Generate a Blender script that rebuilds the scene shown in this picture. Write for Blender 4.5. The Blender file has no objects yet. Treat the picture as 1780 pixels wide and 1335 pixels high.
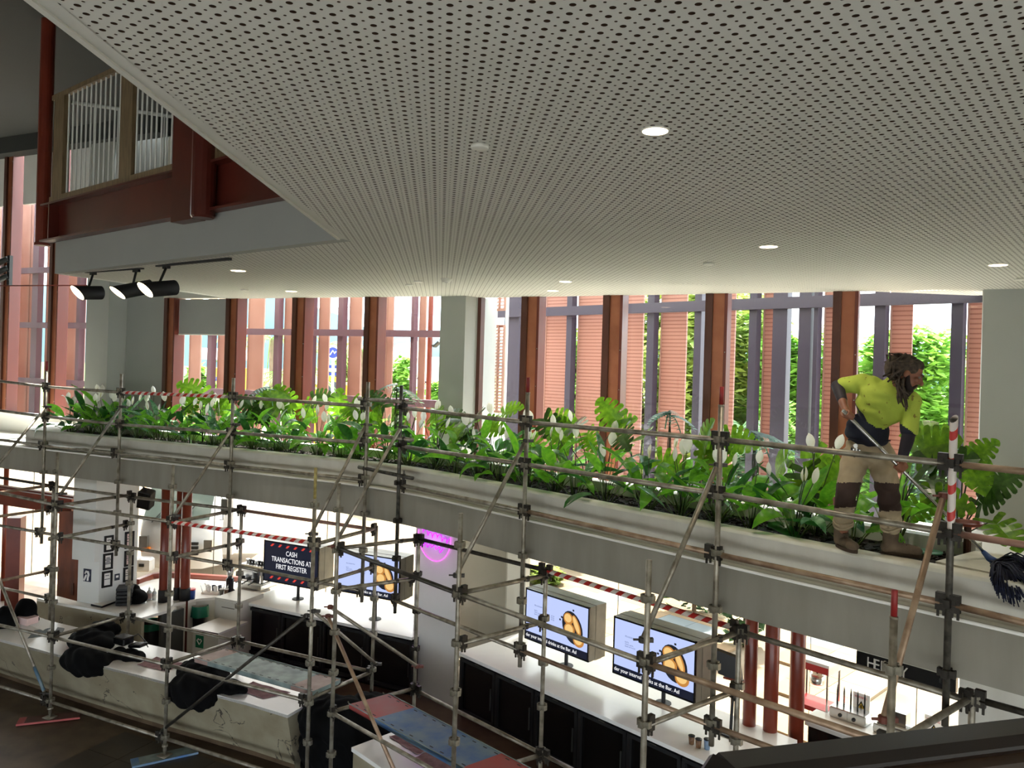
import bpy, bmesh, math, random
from mathutils import Vector, Matrix
random.seed(7)
SC = bpy.context.scene
COL = SC.collection
F, ROLL, PX0, PY0, CZ = 1359.0, 0.0292, 890.0, 632.0, 5.6
CR, SR = math.cos(ROLL), math.sin(ROLL)
# ------------------------------------------------------------------ camera
cd = bpy.data.cameras.new('camera')
cam = bpy.data.objects.new('camera', cd); COL.objects.link(cam)
cd.sensor_width = 36.0; cd.lens = 36.0 * F / 1780.0
cd.shift_y = -(667.5 - PY0) / 1780.0
cd.clip_start = 0.05; cd.clip_end = 3000
cam.matrix_world = Matrix(((CR, -SR, 0, 0), (0, 0, -1, 0), (SR, CR, 0, CZ), (0, 0, 0, 1)))
SC.camera = cam
# ------------------------------------------------------------------ world, sun, exposure
SC.view_settings.view_transform = 'Standard'
SC.view_settings.look = 'None'
SC.view_settings.gamma = 1.0
SC.view_settings.use_curve_mapping = False
SC.view_settings.exposure = 1.97
SC.cycles.use_denoising = True
SC.cycles.max_bounces = 10
SC.cycles.diffuse_bounces = 6
SC.cycles.transparent_max_bounces = 16
SC.cycles.sample_clamp_indirect = 6.0
SC.cycles.caustics_reflective = False
SC.cycles.caustics_refractive = False
SKY_STRENGTH, SUN_STRENGTH = 2.6, 8.0
wd = bpy.data.worlds.new('sky'); SC.world = wd; wd.use_nodes = True
wn = wd.node_tree; wn.nodes.clear()
wo = wn.nodes.new('ShaderNodeOutputWorld'); wb = wn.nodes.new('ShaderNodeBackground')
wb.inputs['Strength'].default_value = SKY_STRENGTH
tc = wn.nodes.new('ShaderNodeTexCoord'); nz = wn.nodes.new('ShaderNodeTexNoise')
nz.inputs['Scale'].default_value = 2.2; nz.inputs['Detail'].default_value = 5
rmp = wn.nodes.new('ShaderNodeValToRGB')
rmp.color_ramp.elements[0].position = 0.36; rmp.color_ramp.elements[0].color = (0.62, 0.80, 0.95, 1)
rmp.color_ramp.elements[1].position = 0.56; rmp.color_ramp.elements[1].color = (0.97, 0.98, 1.0, 1)
wn.links.new(tc.outputs['Generated'], nz.inputs['Vector']); wn.links.new(nz.outputs['Fac'], rmp.inputs['Fac'])
wn.links.new(rmp.outputs['Color'], wb.inputs['Color']); wn.links.new(wb.outputs['Background'], wo.inputs['Surface'])
sl = bpy.data.lights.new('sun', 'SUN'); sl.energy = SUN_STRENGTH; sl.angle = 0.03; sl.color = (1.0, 0.95, 0.86)
so = bpy.data.objects.new('sun', sl); COL.objects.link(so)
so.rotation_euler = (math.radians(-20), 0, math.radians(-30))
so.location = (0, -20, 40)

# ------------------------------------------------------------------ picture -> place
def ray(px, py):
    u = (px - PX0) / F; v = (PY0 - py) / F
    return Vector((u * CR - v * SR, 1.0, u * SR + v * CR))
def atz(px, py, z):
    d = ray(px, py); return Vector((0, 0, CZ)) + d * ((z - CZ) / d.z)
def aty(px, py, y):
    return Vector((0, 0, CZ)) + ray(px, py) * y
def onp(px, py, pl):
    d = ray(px, py); return Vector((0, 0, CZ)) + d * (pl[2] / (pl[0] * d.x + pl[1] * d.y))
A_L, A_R = -0.4366, -0.7993
NL = (-math.sin(A_L), math.cos(A_L)); NR = (-math.sin(A_R), math.cos(A_R))
def PL(c): return (NL[0], NL[1], c)
def PR(c): return (NR[0], NR[1], c)
CFL, CFR = 8.93, 6.238                      # fascia distance, two straight runs
TL = Vector((NL[1], -NL[0], 0)); TR = Vector((NR[1], -NR[0], 0))
UP = Vector((0, 0, 1))

# ------------------------------------------------------------------ materials
def lin(c):
    return tuple(((x / 255) / 12.92 if x / 255 <= 0.04045 else ((x / 255 + 0.055) / 1.055) ** 2.4) for x in c)
MATS = {}
def mat(name, rgb, rough=0.6, metal=0.0, var=0.0, vscale=6.0, rgb2=None, bump=0.0, bscale=60.0, emit=0.0, ecol=None, spec=None, transl=0.0, streak=None):
    m = bpy.data.materials.new(name); m.use_nodes = True
    nt = m.node_tree; b = nt.nodes['Principled BSDF']
    c = lin(rgb)
    b.inputs['Base Color'].default_value = (*c, 1)
    b.inputs['Roughness'].default_value = rough; b.inputs['Metallic'].default_value = metal
    if spec is not None: b.inputs['Specular IOR Level'].default_value = spec
    if var > 0 or rgb2:
        t = nt.nodes.new('ShaderNodeTexCoord'); n = nt.nodes.new('ShaderNodeTexNoise'); n.inputs['Scale'].default_value = vscale
        n.inputs['Detail'].default_value = 6
        if streak:
            mp = nt.nodes.new('ShaderNodeMapping'); mp.inputs['Scale'].default_value = streak
            nt.links.new(t.outputs['Object'], mp.inputs['Vector']); nt.links.new(mp.outputs['Vector'], n.inputs['Vector'])
        else: nt.links.new(t.outputs['Object'], n.inputs['Vector'])
        r = nt.nodes.new('ShaderNodeValToRGB'); r.color_ramp.elements[0].position = 0.35; r.color_ramp.elements[1].position = 0.68
        c2 = lin(rgb2) if rgb2 else tuple(x * (1 - var) for x in c)
        r.color_ramp.elements[0].color = (*c2, 1); r.color_ramp.elements[1].color = (*c, 1)
        nt.links.new(n.outputs['Fac'], r.inputs['Fac']); nt.links.new(r.outputs['Color'], b.inputs['Base Color'])
    if bump > 0:
        t2 = nt.nodes.new('ShaderNodeTexCoord'); n2 = nt.nodes.new('ShaderNodeTexNoise'); n2.inputs['Scale'].default_value = bscale
        bp = nt.nodes.new('ShaderNodeBump'); bp.inputs['Strength'].default_value = bump; bp.inputs['Distance'].default_value = 0.02
        nt.links.new(t2.outputs['Object'], n2.inputs['Vector']); nt.links.new(n2.outputs['Fac'], bp.inputs['Height']); nt.links.new(bp.outputs['Normal'], b.inputs['Normal'])
    if emit > 0:
        b.inputs['Emission Color'].default_value = (*(lin(ecol) if ecol else c), 1); b.inputs['Emission Strength'].default_value = emit
    if transl > 0:
        tr = nt.nodes.new('ShaderNodeBsdfTranslucent'); mx = nt.nodes.new('ShaderNodeMixShader'); mx.inputs[0].default_value = transl
        tr.inputs['Color'].default_value = (*c, 1)
        src = b.inputs['Base Color'].links
        if src: nt.links.new(src[0].from_socket, tr.inputs['Color'])
        out = nt.nodes['Material Output']
        nt.links.new(b.outputs[0], mx.inputs[1]); nt.links.new(tr.outputs[0], mx.inputs[2]); nt.links.new(mx.outputs[0], out.inputs['Surface'])
    MATS[name] = m
    return m
def M(n): return MATS[n]

mat('plaster', (214, 212, 200), 0.75, var=0.05, vscale=1.5, bump=0.05)
mat('white_wall', (226, 226, 222), 0.7, var=0.04, vscale=2, bump=0.04)
mat('fascia_paint', (210, 208, 200), 0.6, rgb2=(198, 195, 186), vscale=2.2, streak=(2, 2, 0.4), bump=0.04)
mat('rim_stone', (222, 220, 206), 0.55, rgb2=(204, 200, 184), vscale=5, bump=0.06)
mat('ceiling_board', (216, 214, 206), 0.8, var=0.03, vscale=1)
mat('ceiling_felt', (62, 48, 38), 0.95, spec=0.0)
mat('grey_wall', (166, 168, 162), 0.7, var=0.04, vscale=2, bump=0.04)
mat('bulkhead_paint', (160, 161, 157), 0.7, var=0.04, vscale=2)
mat('shaded_band', (152, 148, 138), 0.6, rgb2=(138, 134, 124), vscale=2.2, streak=(2, 2, 0.4), bump=0.04)  # fascia paint darkened, the lower band's shade put into its colour
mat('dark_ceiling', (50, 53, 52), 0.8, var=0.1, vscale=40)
mat('red_steel', (122, 50, 32), 0.32, rgb2=(108, 42, 28), vscale=3)
mat('beam_steel', (96, 40, 30), 0.3, rgb2=(80, 33, 26), vscale=2)
mat('copper_lit', (168, 104, 74), 0.38, rgb2=(152, 90, 62), vscale=4, metal=0.25)
mat('dark_bronze', (84, 48, 36), 0.4, metal=0.2, var=0.15)
mat('bead', (104, 44, 30), 0.4)
mat('purple_post', (100, 70, 80), 0.5, var=0.08)
mat('blue_post', (46, 40, 56), 0.5, var=0.08)
mat('galv', (166, 160, 146), 0.42, metal=0.5, rgb2=(112, 104, 90), vscale=9)
mat('galv_warm', (176, 152, 128), 0.45, metal=0.35, rgb2=(132, 106, 84), vscale=7)
mat('galv_pink', (170, 134, 118), 0.5, metal=0.25, rgb2=(142, 104, 90), vscale=7)
mat('galv_dark', (74, 70, 62), 0.5, metal=0.5, rgb2=(48, 44, 40), vscale=12)
mat('dark_clamp', (62, 58, 52), 0.5, metal=0.5, rgb2=(40, 36, 32), vscale=20)
mat('clamp', (150, 146, 132), 0.45, metal=0.5, rgb2=(110, 104, 92), vscale=20)
mat('rust_clamp', (96, 48, 36), 0.6, metal=0.2)
mat('black_steel', (40, 40, 38), 0.45, metal=0.4, rgb2=(96, 92, 84), vscale=14)
mat('red_paint', (140, 34, 34), 0.5)
mat('yellow_paint', (196, 180, 110), 0.5, rgb2=(150, 132, 80), vscale=20)
mat('blue_paint', (74, 112, 140), 0.5, rgb2=(120, 130, 130), vscale=14)
mat('tape_red', (196, 44, 40), 0.4)
mat('tape_white', (228, 218, 212), 0.4)
mat('sole_brown', (92, 58, 50), 0.7, var=0.2)
mat('plank_grey', (150, 166, 164), 0.55, rgb2=(110, 124, 122), vscale=5, metal=0.2)
mat('plank_blue', (64, 108, 168), 0.55, rgb2=(112, 138, 158), vscale=4)
mat('plank_red', (170, 66, 64), 0.55, rgb2=(160, 80, 78), vscale=5)
mat('plank_pinkgrey', (176, 152, 144), 0.55, rgb2=(150, 120, 112), vscale=5)
mat('soil', (44, 36, 28), 0.95, rgb2=(18, 15, 12), vscale=60, bump=0.8, bscale=70)
mat('mulch', (52, 42, 32), 0.95, rgb2=(24, 19, 14), vscale=30)
mat('lily_leaf', (138, 204, 60), 0.35, rgb2=(92, 164, 42), vscale=7, transl=0.55)
mat('lily_leaf_dark', (66, 130, 52), 0.3, rgb2=(38, 92, 38), vscale=7, transl=0.3)
mat('lily_leaf_pale', (150, 190, 150), 0.25, rgb2=(74, 128, 82), vscale=7, transl=0.2)
mat('monstera_leaf', (120, 164, 36), 0.3, rgb2=(76, 118, 26), vscale=6, transl=0.55)
mat('monstera_dark', (62, 96, 30), 0.3, rgb2=(38, 66, 22), vscale=6, transl=0.3)
mat('stem', (70, 110, 44), 0.5, rgb2=(96, 104, 48), vscale=20)
mat('stem_dark', (44, 54, 30), 0.5)
mat('spathe', (246, 246, 236), 0.45, transl=0.4)
mat('spadix', (214, 206, 150), 0.6)
mat('frond_blue', (96, 150, 128), 0.4, rgb2=(60, 110, 96), vscale=8, transl=0.3)
mat('marble', (158, 150, 128), 0.3, rgb2=(138, 128, 106), vscale=3)
mat('white_top', (238, 236, 232), 0.22, var=0.03)
mat('joinery_white', (214, 212, 204), 0.45, var=0.03)
mat('toe_kick', (96, 78, 58), 0.5, rgb2=(70, 54, 38), vscale=3)
mat('floor_dark', (58, 46, 32), 0.35, rgb2=(40, 31, 22), vscale=2.2)
mat('black_cloth', (9, 9, 10), 0.95, var=0.3, vscale=4, spec=0.15)
mat('black_gloss', (14, 14, 15), 0.25)
mat('black_matt', (22, 22, 24), 0.6)
mat('charcoal', (58, 60, 58), 0.5, var=0.1)
mat('grey_case', (112, 108, 96), 0.4, rgb2=(84, 82, 72), vscale=3, metal=0.2)
mat('steel', (196, 196, 192), 0.25, metal=0.9)
mat('chrome', (220, 220, 220), 0.12, metal=1.0)
mat('brown_wood', (120, 62, 34), 0.5, rgb2=(90, 44, 24), vscale=3, streak=(3, 3, 0.6))
mat('mauve_cloth', (168, 128, 130), 0.9, rgb2=(140, 104, 108), vscale=12)
mat('paper', (240, 238, 234), 0.6)
mat('paper_cream', (226, 216, 206), 0.6)
mat('paper_pink', (226, 196, 190), 0.6)
mat('frame_black', (22, 22, 22), 0.4)
mat('poster_navy', (34, 40, 62), 0.6)
mat('green_bag', (26, 128, 100), 0.35, transl=0.3)
mat('bin_black', (20, 21, 22), 0.5)
mat('sign_green', (20, 120, 84), 0.5)
mat('blue_tub', (34, 70, 150), 0.4)
mat('red_rim', (196, 60, 60), 0.4)
mat('cup_brown', (128, 96, 66), 0.5, rgb2=(92, 62, 40), vscale=40)
mat('cup_blue', (112, 134, 160), 0.5)
mat('letter_white', (235, 235, 235), 0.5)
mat('letter_metal', (215, 212, 205), 0.35)
mat('screen_blue', (0, 0, 0), 0.4, emit=0.28, ecol=(186, 200, 246))
mat('screen_navy', (0, 0, 0), 0.4, emit=0.28, ecol=(14, 20, 40))
mat('screen_white', (0, 0, 0), 0.5, emit=0.28, ecol=(250, 250, 252))
mat('screen_grey', (0, 0, 0), 0.5, emit=0.28, ecol=(110, 124, 160))
mat('screen_red', (0, 0, 0), 0.5, emit=0.28, ecol=(214, 60, 48))
mat('screen_pie', (0, 0, 0), 0.5, emit=0.28, ecol=(238, 196, 124))
mat('screen_crust', (0, 0, 0), 0.5, emit=0.28, ecol=(190, 128, 58))
mat('screen_black', (0, 0, 0), 0.5, emit=0.28, ecol=(24, 26, 34))
mat('neon', (0, 0, 0), 0.4, emit=0.62, ecol=(176, 20, 236))
mat('neon_ring', (0, 0, 0), 0.4, emit=0.6, ecol=(240, 90, 225))
mat('downlight_lens', (255, 240, 215), 0.4, emit=3.0, ecol=(255, 226, 184))
mat('spot_lens', (255, 240, 215), 0.4, emit=5.0, ecol=(255, 224, 176))
mat('white_plastic', (228, 226, 218), 0.45)
mat('bronze_post', (150, 128, 96), 0.4, metal=0.2, rgb2=(122, 102, 76), vscale=5, streak=(6, 6, 0.8))
mat('rod_steel', (236, 236, 230), 0.4)
mat('rail_dark', (32, 21, 17), 0.3, metal=0.0, rgb2=(24, 16, 13), vscale=5)
mat('rail_bronze', (62, 43, 28), 0.4, metal=0.0, rgb2=(48, 33, 22), vscale=5)
mat('blind', (176, 176, 172), 0.85, var=0.05, vscale=3, transl=0.15)
# outdoors
mat('paving', (140, 128, 110), 0.8, rgb2=(128, 110, 88), vscale=1.2)
mat('paver_peach', (142, 120, 92), 0.8, var=0.06)
mat('paver_blue', (112, 122, 126), 0.8, var=0.06)
mat('paver_cream', (146, 132, 108), 0.8, var=0.06)
mat('bounce_paving', (150, 152, 150), 0.85, var=0.06)
mat('asphalt', (96, 96, 98), 0.9, var=0.1)
mat('lawn', (112, 142, 60), 0.9, rgb2=(84, 118, 46), vscale=1)
mat('tree_green', (150, 196, 80), 0.6, rgb2=(98, 146, 56), vscale=0.9, transl=0.45)
mat('tree_olive', (172, 182, 92), 0.6, rgb2=(112, 140, 66), vscale=0.9, transl=0.45)
mat('tree_dark', (74, 112, 58), 0.6, rgb2=(44, 76, 42), vscale=0.9, transl=0.3)
mat('palm_green', (134, 168, 76), 0.5, rgb2=(92, 130, 60), vscale=2, transl=0.4)
mat('bark', (120, 102, 84), 0.9, rgb2=(90, 74, 60), vscale=4)
mat('hill', (40, 72, 82), 0.95, rgb2=(32, 60, 70), vscale=0.02)
mat('shop_yellow', (196, 158, 30), 0.6); mat('shop_blue', (22, 42, 128), 0.6); mat('shop_white', (236, 238, 240), 0.7)
mat('shop_dark', (52, 56, 66), 0.6); mat('roof_tile', (138, 112, 94), 0.7, var=0.1)
mat('truck_white', (226, 228, 230), 0.3); mat('tyre', (28, 28, 30), 0.8); mat('glass_dark', (84, 96, 92), 0.1)
mat('lamp_orange', (230, 130, 40), 0.3); mat('car_blue', (40, 54, 84), 0.3); mat('car_white', (222, 226, 230), 0.3)
# man
mat('skin', (150, 100, 74), 0.55, rgb2=(128, 80, 58), vscale=9)
mat('hair', (82, 68, 54), 0.8, rgb2=(50, 40, 32), vscale=40)
mat('beard', (40, 30, 26), 0.9)
mat('eye_white', (120, 112, 104), 0.4); mat('eye_dark', (28, 20, 16), 0.3)
mat('navy_cloth', (26, 30, 46), 0.85); mat('sleeve_black', (34, 28, 38), 0.7)
mat('khaki', (176, 160, 132), 0.9, rgb2=(150, 134, 108), vscale=5, bump=0.25, bscale=18)
mat('knee_dark', (58, 42, 36), 0.9); mat('boot', (106, 90, 72), 0.9, rgb2=(80, 66, 52), vscale=9); mat('boot_sole', (70, 56, 44), 0.9)
mat('mop_navy', (24, 32, 62), 0.9, rgb2=(14, 18, 38), vscale=30); mat('mop_collar', (50, 84, 150), 0.5)
mat('green_cap', (110, 170, 140), 0.5)

def hivis():
    m = mat('hivis', (186, 204, 80), 0.85, rgb2=(166, 184, 66), vscale=4, bump=0.3, bscale=14)
    nt = m.node_tree; b = nt.nodes['Principled BSDF']
    src = b.inputs['Base Color'].links[0].from_socket
    t = nt.nodes.new('ShaderNodeTexCoord'); n = nt.nodes.new('ShaderNodeTexNoise'); n.inputs['Scale'].default_value = 26; n.inputs['Detail'].default_value = 3
    r = nt.nodes.new('ShaderNodeValToRGB'); r.color_ramp.elements[0].position = 0.66; r.color_ramp.elements[1].position = 0.70
    r.color_ramp.elements[0].color = (0, 0, 0, 1); r.color_ramp.elements[1].color = (0.8, 0.8, 0.8, 1)
    mx = nt.nodes.new('ShaderNodeMix'); mx.data_type = 'RGBA'
    mx.inputs['B'].default_value = (*lin((110, 84, 34)), 1)
    nt.links.new(t.outputs['Object'], n.inputs['Vector']); nt.links.new(n.outputs['Fac'], r.inputs['Fac'])
    nt.links.new(r.outputs['Color'], mx.inputs['Factor']); nt.links.new(src, mx.inputs['A']); nt.links.new(mx.outputs['Result'], b.inputs['Base Color'])
hivis()
def marble_veins():
    m = M('marble'); nt = m.node_tree; b = nt.nodes['Principled BSDF']
    src = b.inputs['Base Color'].links[0].from_socket
    t = nt.nodes.new('ShaderNodeTexCoord'); n = nt.nodes.new('ShaderNodeTexNoise'); n.inputs['Scale'].default_value = 1.6; n.inputs['Detail'].default_value = 9; n.inputs['Distortion'].default_value = 0.6
    n3 = nt.nodes.new('ShaderNodeTexNoise'); n3.inputs['Scale'].default_value = 1.1
    s = nt.nodes.new('ShaderNodeMath'); s.operation = 'SUBTRACT'; s.inputs[1].default_value = 0.5
    a = nt.nodes.new('ShaderNodeMath'); a.operation = 'ABSOLUTE'
    l = nt.nodes.new('ShaderNodeMath'); l.operation = 'LESS_THAN'; l.inputs[1].default_value = 0.006
    g = nt.nodes.new('ShaderNodeMath'); g.operation = 'GREATER_THAN'; g.inputs[1].default_value = 0.53
    mu = nt.nodes.new('ShaderNodeMath'); mu.operation = 'MULTIPLY'
    mx = nt.nodes.new('ShaderNodeMix'); mx.data_type = 'RGBA'; mx.inputs['B'].default_value = (*lin((58, 52, 44)), 1)
    L = nt.links.new
    L(t.outputs['Object'], n.inputs['Vector']); L(t.outputs['Object'], n3.inputs['Vector'])
    L(n.outputs['Fac'], s.inputs[0]); L(s.outputs[0], a.inputs[0]); L(a.outputs[0], l.inputs[0]); L(n3.outputs['Fac'], g.inputs[0])
    L(l.outputs[0], mu.inputs[0]); L(g.outputs[0], mu.inputs[1]); L(mu.outputs[0], mx.inputs['Factor']); L(src, mx.inputs['A']); L(mx.outputs['Result'], b.inputs['Base Color'])
marble_veins()
PITCH = 0.0565
EV = Vector((-0.0923, 0.9957, 0)); EU = Vector((0.9957, 0.0923, 0))
def perforated():
    m = mat('ceiling_far', (216, 214, 206), 0.8); nt = m.node_tree; b = nt.nodes['Principled BSDF']; L = nt.links.new
    g = nt.nodes.new('ShaderNodeNewGeometry')
    def dot(v):
        d = nt.nodes.new('ShaderNodeVectorMath'); d.operation = 'DOT_PRODUCT'; d.inputs[1].default_value = tuple(v / PITCH); L(g.outputs['Position'], d.inputs[0]); return d.outputs['Value']
    cb = nt.nodes.new('ShaderNodeCombineXYZ'); L(dot(EU), cb.inputs[0]); L(dot(EV), cb.inputs[1])
    def hole(off, rad):
        ad = nt.nodes.new('ShaderNodeVectorMath'); ad.operation = 'ADD'; ad.inputs[1].default_value = (off, off, 0); L(cb.outputs[0], ad.inputs[0])
        fr = nt.nodes.new('ShaderNodeVectorMath'); fr.operation = 'FRACTION'; L(ad.outputs[0], fr.inputs[0])
        sb = nt.nodes.new('ShaderNodeVectorMath'); sb.operation = 'SUBTRACT'; sb.inputs[1].default_value = (0.5, 0.5, 0); L(fr.outputs[0], sb.inputs[0])
        ln = nt.nodes.new('ShaderNodeVectorMath'); ln.operation = 'LENGTH'; L(sb.outputs[0], ln.inputs[0])
        le = nt.nodes.new('ShaderNodeMath'); le.operation = 'LESS_THAN'; le.inputs[1].default_value = rad; L(ln.outputs['Value'], le.inputs[0]); return le.outputs[0]
    mxm = nt.nodes.new('ShaderNodeMath'); mxm.operation = 'MAXIMUM'; L(hole(0.5, 0.185), mxm.inputs[0]); L(hole(0.0, 0.095), mxm.inputs[1])
    mx = nt.nodes.new('ShaderNodeMix'); mx.data_type = 'RGBA'; mx.inputs['A'].default_value = (*lin((216, 214, 206)), 1); mx.inputs['B'].default_value = (*lin((74, 62, 50)), 1)
    L(mxm.outputs[0], mx.inputs['Factor']); L(mx.outputs['Result'], b.inputs['Base Color'])
perforated()
def glass_mat(name, tint, gloss):
    m = bpy.data.materials.new(name); m.use_nodes = True; nt = m.node_tree; nt.nodes.clear(); L = nt.links.new
    o = nt.nodes.new('ShaderNodeOutputMaterial'); t = nt.nodes.new('ShaderNodeBsdfTransparent'); t.inputs['Color'].default_value = (*tint, 1)
    g = nt.nodes.new('ShaderNodeBsdfGlossy'); g.inputs['Roughness'].default_value = 0.02
    f = nt.nodes.new('ShaderNodeLayerWeight'); pw = nt.nodes.new('ShaderNodeMath'); pw.operation = 'POWER'; pw.inputs[1].default_value = 5.0
    mu = nt.nodes.new('ShaderNodeMath'); mu.operation = 'MULTIPLY_ADD'; mu.inputs[1].default_value = 0.7 * gloss; mu.inputs[2].default_value = 0.022 * gloss
    x = nt.nodes.new('ShaderNodeMixShader'); L(f.outputs['Facing'], pw.inputs[0]); L(pw.outputs[0], mu.inputs[0]); L(mu.outputs[0], x.inputs[0]); L(t.outputs[0], x.inputs[1]); L(g.outputs[0], x.inputs[2]); L(x.outputs[0], o.inputs['Surface'])
    MATS[name] = m
glass_mat('glass', (0.95, 0.965, 0.97), 1.0); glass_mat('glass_shop', (0.74, 0.73, 0.70), 1.0); glass_mat('acrylic', (0.97, 0.97, 0.97), 1.0)
def mesh_fin(name, c1, c2, period, duty):
    """terracotta perforated sheet: fine horizontal slots, darker gaps, some light passing through"""
    m = mat(name, c1, 0.6, transl=0.35); nt = m.node_tree; b = nt.nodes['Principled BSDF']; L = nt.links.new
    g = nt.nodes.new('ShaderNodeNewGeometry'); s = nt.nodes.new('ShaderNodeSeparateXYZ'); L(g.outputs['Position'], s.inputs[0])
    d = nt.nodes.new('ShaderNodeMath'); d.operation = 'DIVIDE'; d.inputs[1].default_value = period; L(s.outputs['Z'], d.inputs[0])
    fr = nt.nodes.new('ShaderNodeMath'); fr.operation = 'FRACT'; L(d.outputs[0], fr.inputs[0])
    lt = nt.nodes.new('ShaderNodeMath'); lt.operation = 'LESS_THAN'; lt.inputs[1].default_value = duty; L(fr.outputs[0], lt.inputs[0])
    mx = nt.nodes.new('ShaderNodeMix'); mx.data_type = 'RGBA'; mx.inputs['A'].default_value = (*lin(c1), 1); mx.inputs['B'].default_value = (*lin(c2), 1)
    L(lt.outputs[0], mx.inputs['Factor']); L(mx.outputs['Result'], b.inputs['Base Color'])
    for n in nt.nodes:
        if n.type == 'BSDF_TRANSLUCENT': L(mx.outputs['Result'], n.inputs['Color'])
mesh_fin('fin_slot', (174, 132, 118), (142, 98, 86), 0.062, 0.3)
mat('fin_plain', (182, 144, 130), 0.6, rgb2=(174, 134, 120), vscale=2, transl=0.35)

# ------------------------------------------------------------------ mesh builder
class MB:
    def __init__(s): s.v = []; s.f = []; s.mi = []; s.ms = []
    def _m(s, m):
        if m is None: return 0
        if m not in s.ms: s.ms.append(m)
        return s.ms.index(m)
    def add(s, vs, fs, m=None):
        o = len(s.v); k = s._m(m)
        s.v += [tuple(v) for v in vs]
        for f in fs: s.f.append(tuple(i + o for i in f)); s.mi.append(k)
        return s
    def obox(s, c, ax, ay, az, m=None):
        c = Vector(c); vs = [c + ax * i + ay * j + az * k for k in (-1, 1) for j in (-1, 1) for i in (-1, 1)]
        return s.add(vs, [(0, 2, 3, 1), (4, 5, 7, 6), (0, 1, 5, 4), (2, 6, 7, 3), (0, 4, 6, 2), (1, 3, 7, 5)], m)
    def box(s, c, size, rz=0.0, m=None):
        a = Vector((math.cos(rz), math.sin(rz), 0)); b = Vector((-math.sin(rz), math.cos(rz), 0))
        return s.obox(c, a * size[0] / 2, b * size[1] / 2, UP * size[2] / 2, m)
    def bbox(s, c, ax, ay, az, bev, m=None):
        """box with chamfered vertical edges and softened top: half-axis vectors"""
        c = Vector(c); lx, ly = ax.length, ay.length; ux, uy = ax / lx, ay / ly
        pts = [(lx - bev, -ly), (lx, -ly + bev), (lx, ly - bev), (lx - bev, ly), (-lx + bev, ly), (-lx, ly - bev), (-lx, -ly + bev), (-lx + bev, -ly)]
        def ring(z, k): return [c + ux * x * k + uy * y * k + az * z for x, y in pts]
        bz = min(1, bev / az.length)
        vs = ring(-1, 1 - bev / max(lx, ly)) + ring(-1 + bz, 1) + ring(1 - bz, 1) + ring(1, 1 - bev / max(lx, ly))
        fs = [tuple(range(7, -1, -1)), tuple(range(24, 32))]
        for r in range(3):
            for i in range(8):
                j = (i + 1) % 8; fs.append((r * 8 + i, r * 8 + j, r * 8 + 8 + j, r * 8 + 8 + i))
        return s.add(vs, fs, m)
    def tube(s, p0, p1, r0, r1=None, n=10, m=None, caps=True):
        return s.path([p0, p1], [r0, r0 if r1 is None else r1], n, m, caps)
    def path(s, pts, rad, n=8, m=None, caps=True):
        pts = [Vector(p) for p in pts]
        if not isinstance(rad, (list, tuple)): rad = [rad] * len(pts)
        vs = []; prev = None
        for i, p in enumerate(pts):
            d = (pts[min(i + 1, len(pts) - 1)] - pts[max(i - 1, 0)]).normalized()
            if prev is None:
                a = d.orthogonal().normalized()
                if abs(d.z) < 0.9: a = d.cross(UP).normalized()
            else: a = (prev - d * prev.dot(d)).normalized()
            prev = a; b = d.cross(a)
            vs += [p + (a * math.cos(2 * math.pi * k / n) + b * math.sin(2 * math.pi * k / n)) * rad[i] for k in range(n)]
        fs = []
        for i in range(len(pts) - 1):
            for k in range(n):
                j = (k + 1) % n; fs.append((i * n + k, i * n + j, i * n + n + j, i * n + n + k))
        if caps: fs.append(tuple(range(n - 1, -1, -1))); fs.append(tuple(range((len(pts) - 1) * n, len(pts) * n)))
        return s.add(vs, fs, m)
    def lathe(s, c, prof, n=20, m=None, axis=None):
        c = Vector(c)
        z = Vector(axis).normalized() if axis is not None else UP
        a = z.orthogonal().normalized(); b = z.cross(a)
        vs = [c + (a * math.cos(2 * math.pi * k / n) + b * math.sin(2 * math.pi * k / n)) * r + z * h for r, h in prof for k in range(n)]
        fs = []
        for i in range(len(prof) - 1):
            for k in range(n):
                j = (k + 1) % n; fs.append((i * n + k, i * n + j, i * n + n + j, i * n + n + k))
        fs.append(tuple(range(n - 1, -1, -1))); fs.append(tuple(range((len(prof) - 1) * n, len(prof) * n)))
        return s.add(vs, fs, m)
    def prism(s, poly, z0, z1, m=None):
        n = len(poly); ar = sum(poly[i][0] * poly[(i + 1) % n][1] - poly[(i + 1) % n][0] * poly[i][1] for i in range(n))
        if ar < 0: poly = poly[::-1]
        vs = [(p[0], p[1], z0) for p in poly] + [(p[0], p[1], z1) for p in poly]
        fs = [tuple(range(n - 1, -1, -1)), tuple(range(n, 2 * n))] + [(i, (i + 1) % n, n + (i + 1) % n, n + i) for i in range(n)]
        return s.add(vs, fs, m)
    def ell(s, c, rx, ry, rz, m=None, nu=16, nv=10, rot=None):
        c = Vector(c); vs = []; fs = []
        for i in range(nv + 1):
            t = math.pi * i / nv
            for k in range(nu):
                p = 2 * math.pi * k / nu; v = Vector((rx * math.sin(t) * math.cos(p), ry * math.sin(t) * math.sin(p), rz * math.cos(t)))
                vs.append(c + (rot @ v if rot else v))
        for i in range(nv):
            for k in range(nu):
                j = (k + 1) % nu; fs.append((i * nu + k, i * nu + nu + k, i * nu + nu + j, i * nu + j))
        return s.add(vs, fs, m)
    def strip(s, rows, m=None, closed=False):
        """rows of equally many points, joined into quads"""
        n = len(rows[0]); vs = [p for r in rows for p in r]; fs = []
        for i in range(len(rows) - 1):
            for k in range(n if closed else n - 1):
                j = (k + 1) % n; fs.append((i * n + k, i * n + j, i * n + n + j, i * n + n + k))
        return s.add(vs, fs, m)
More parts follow.
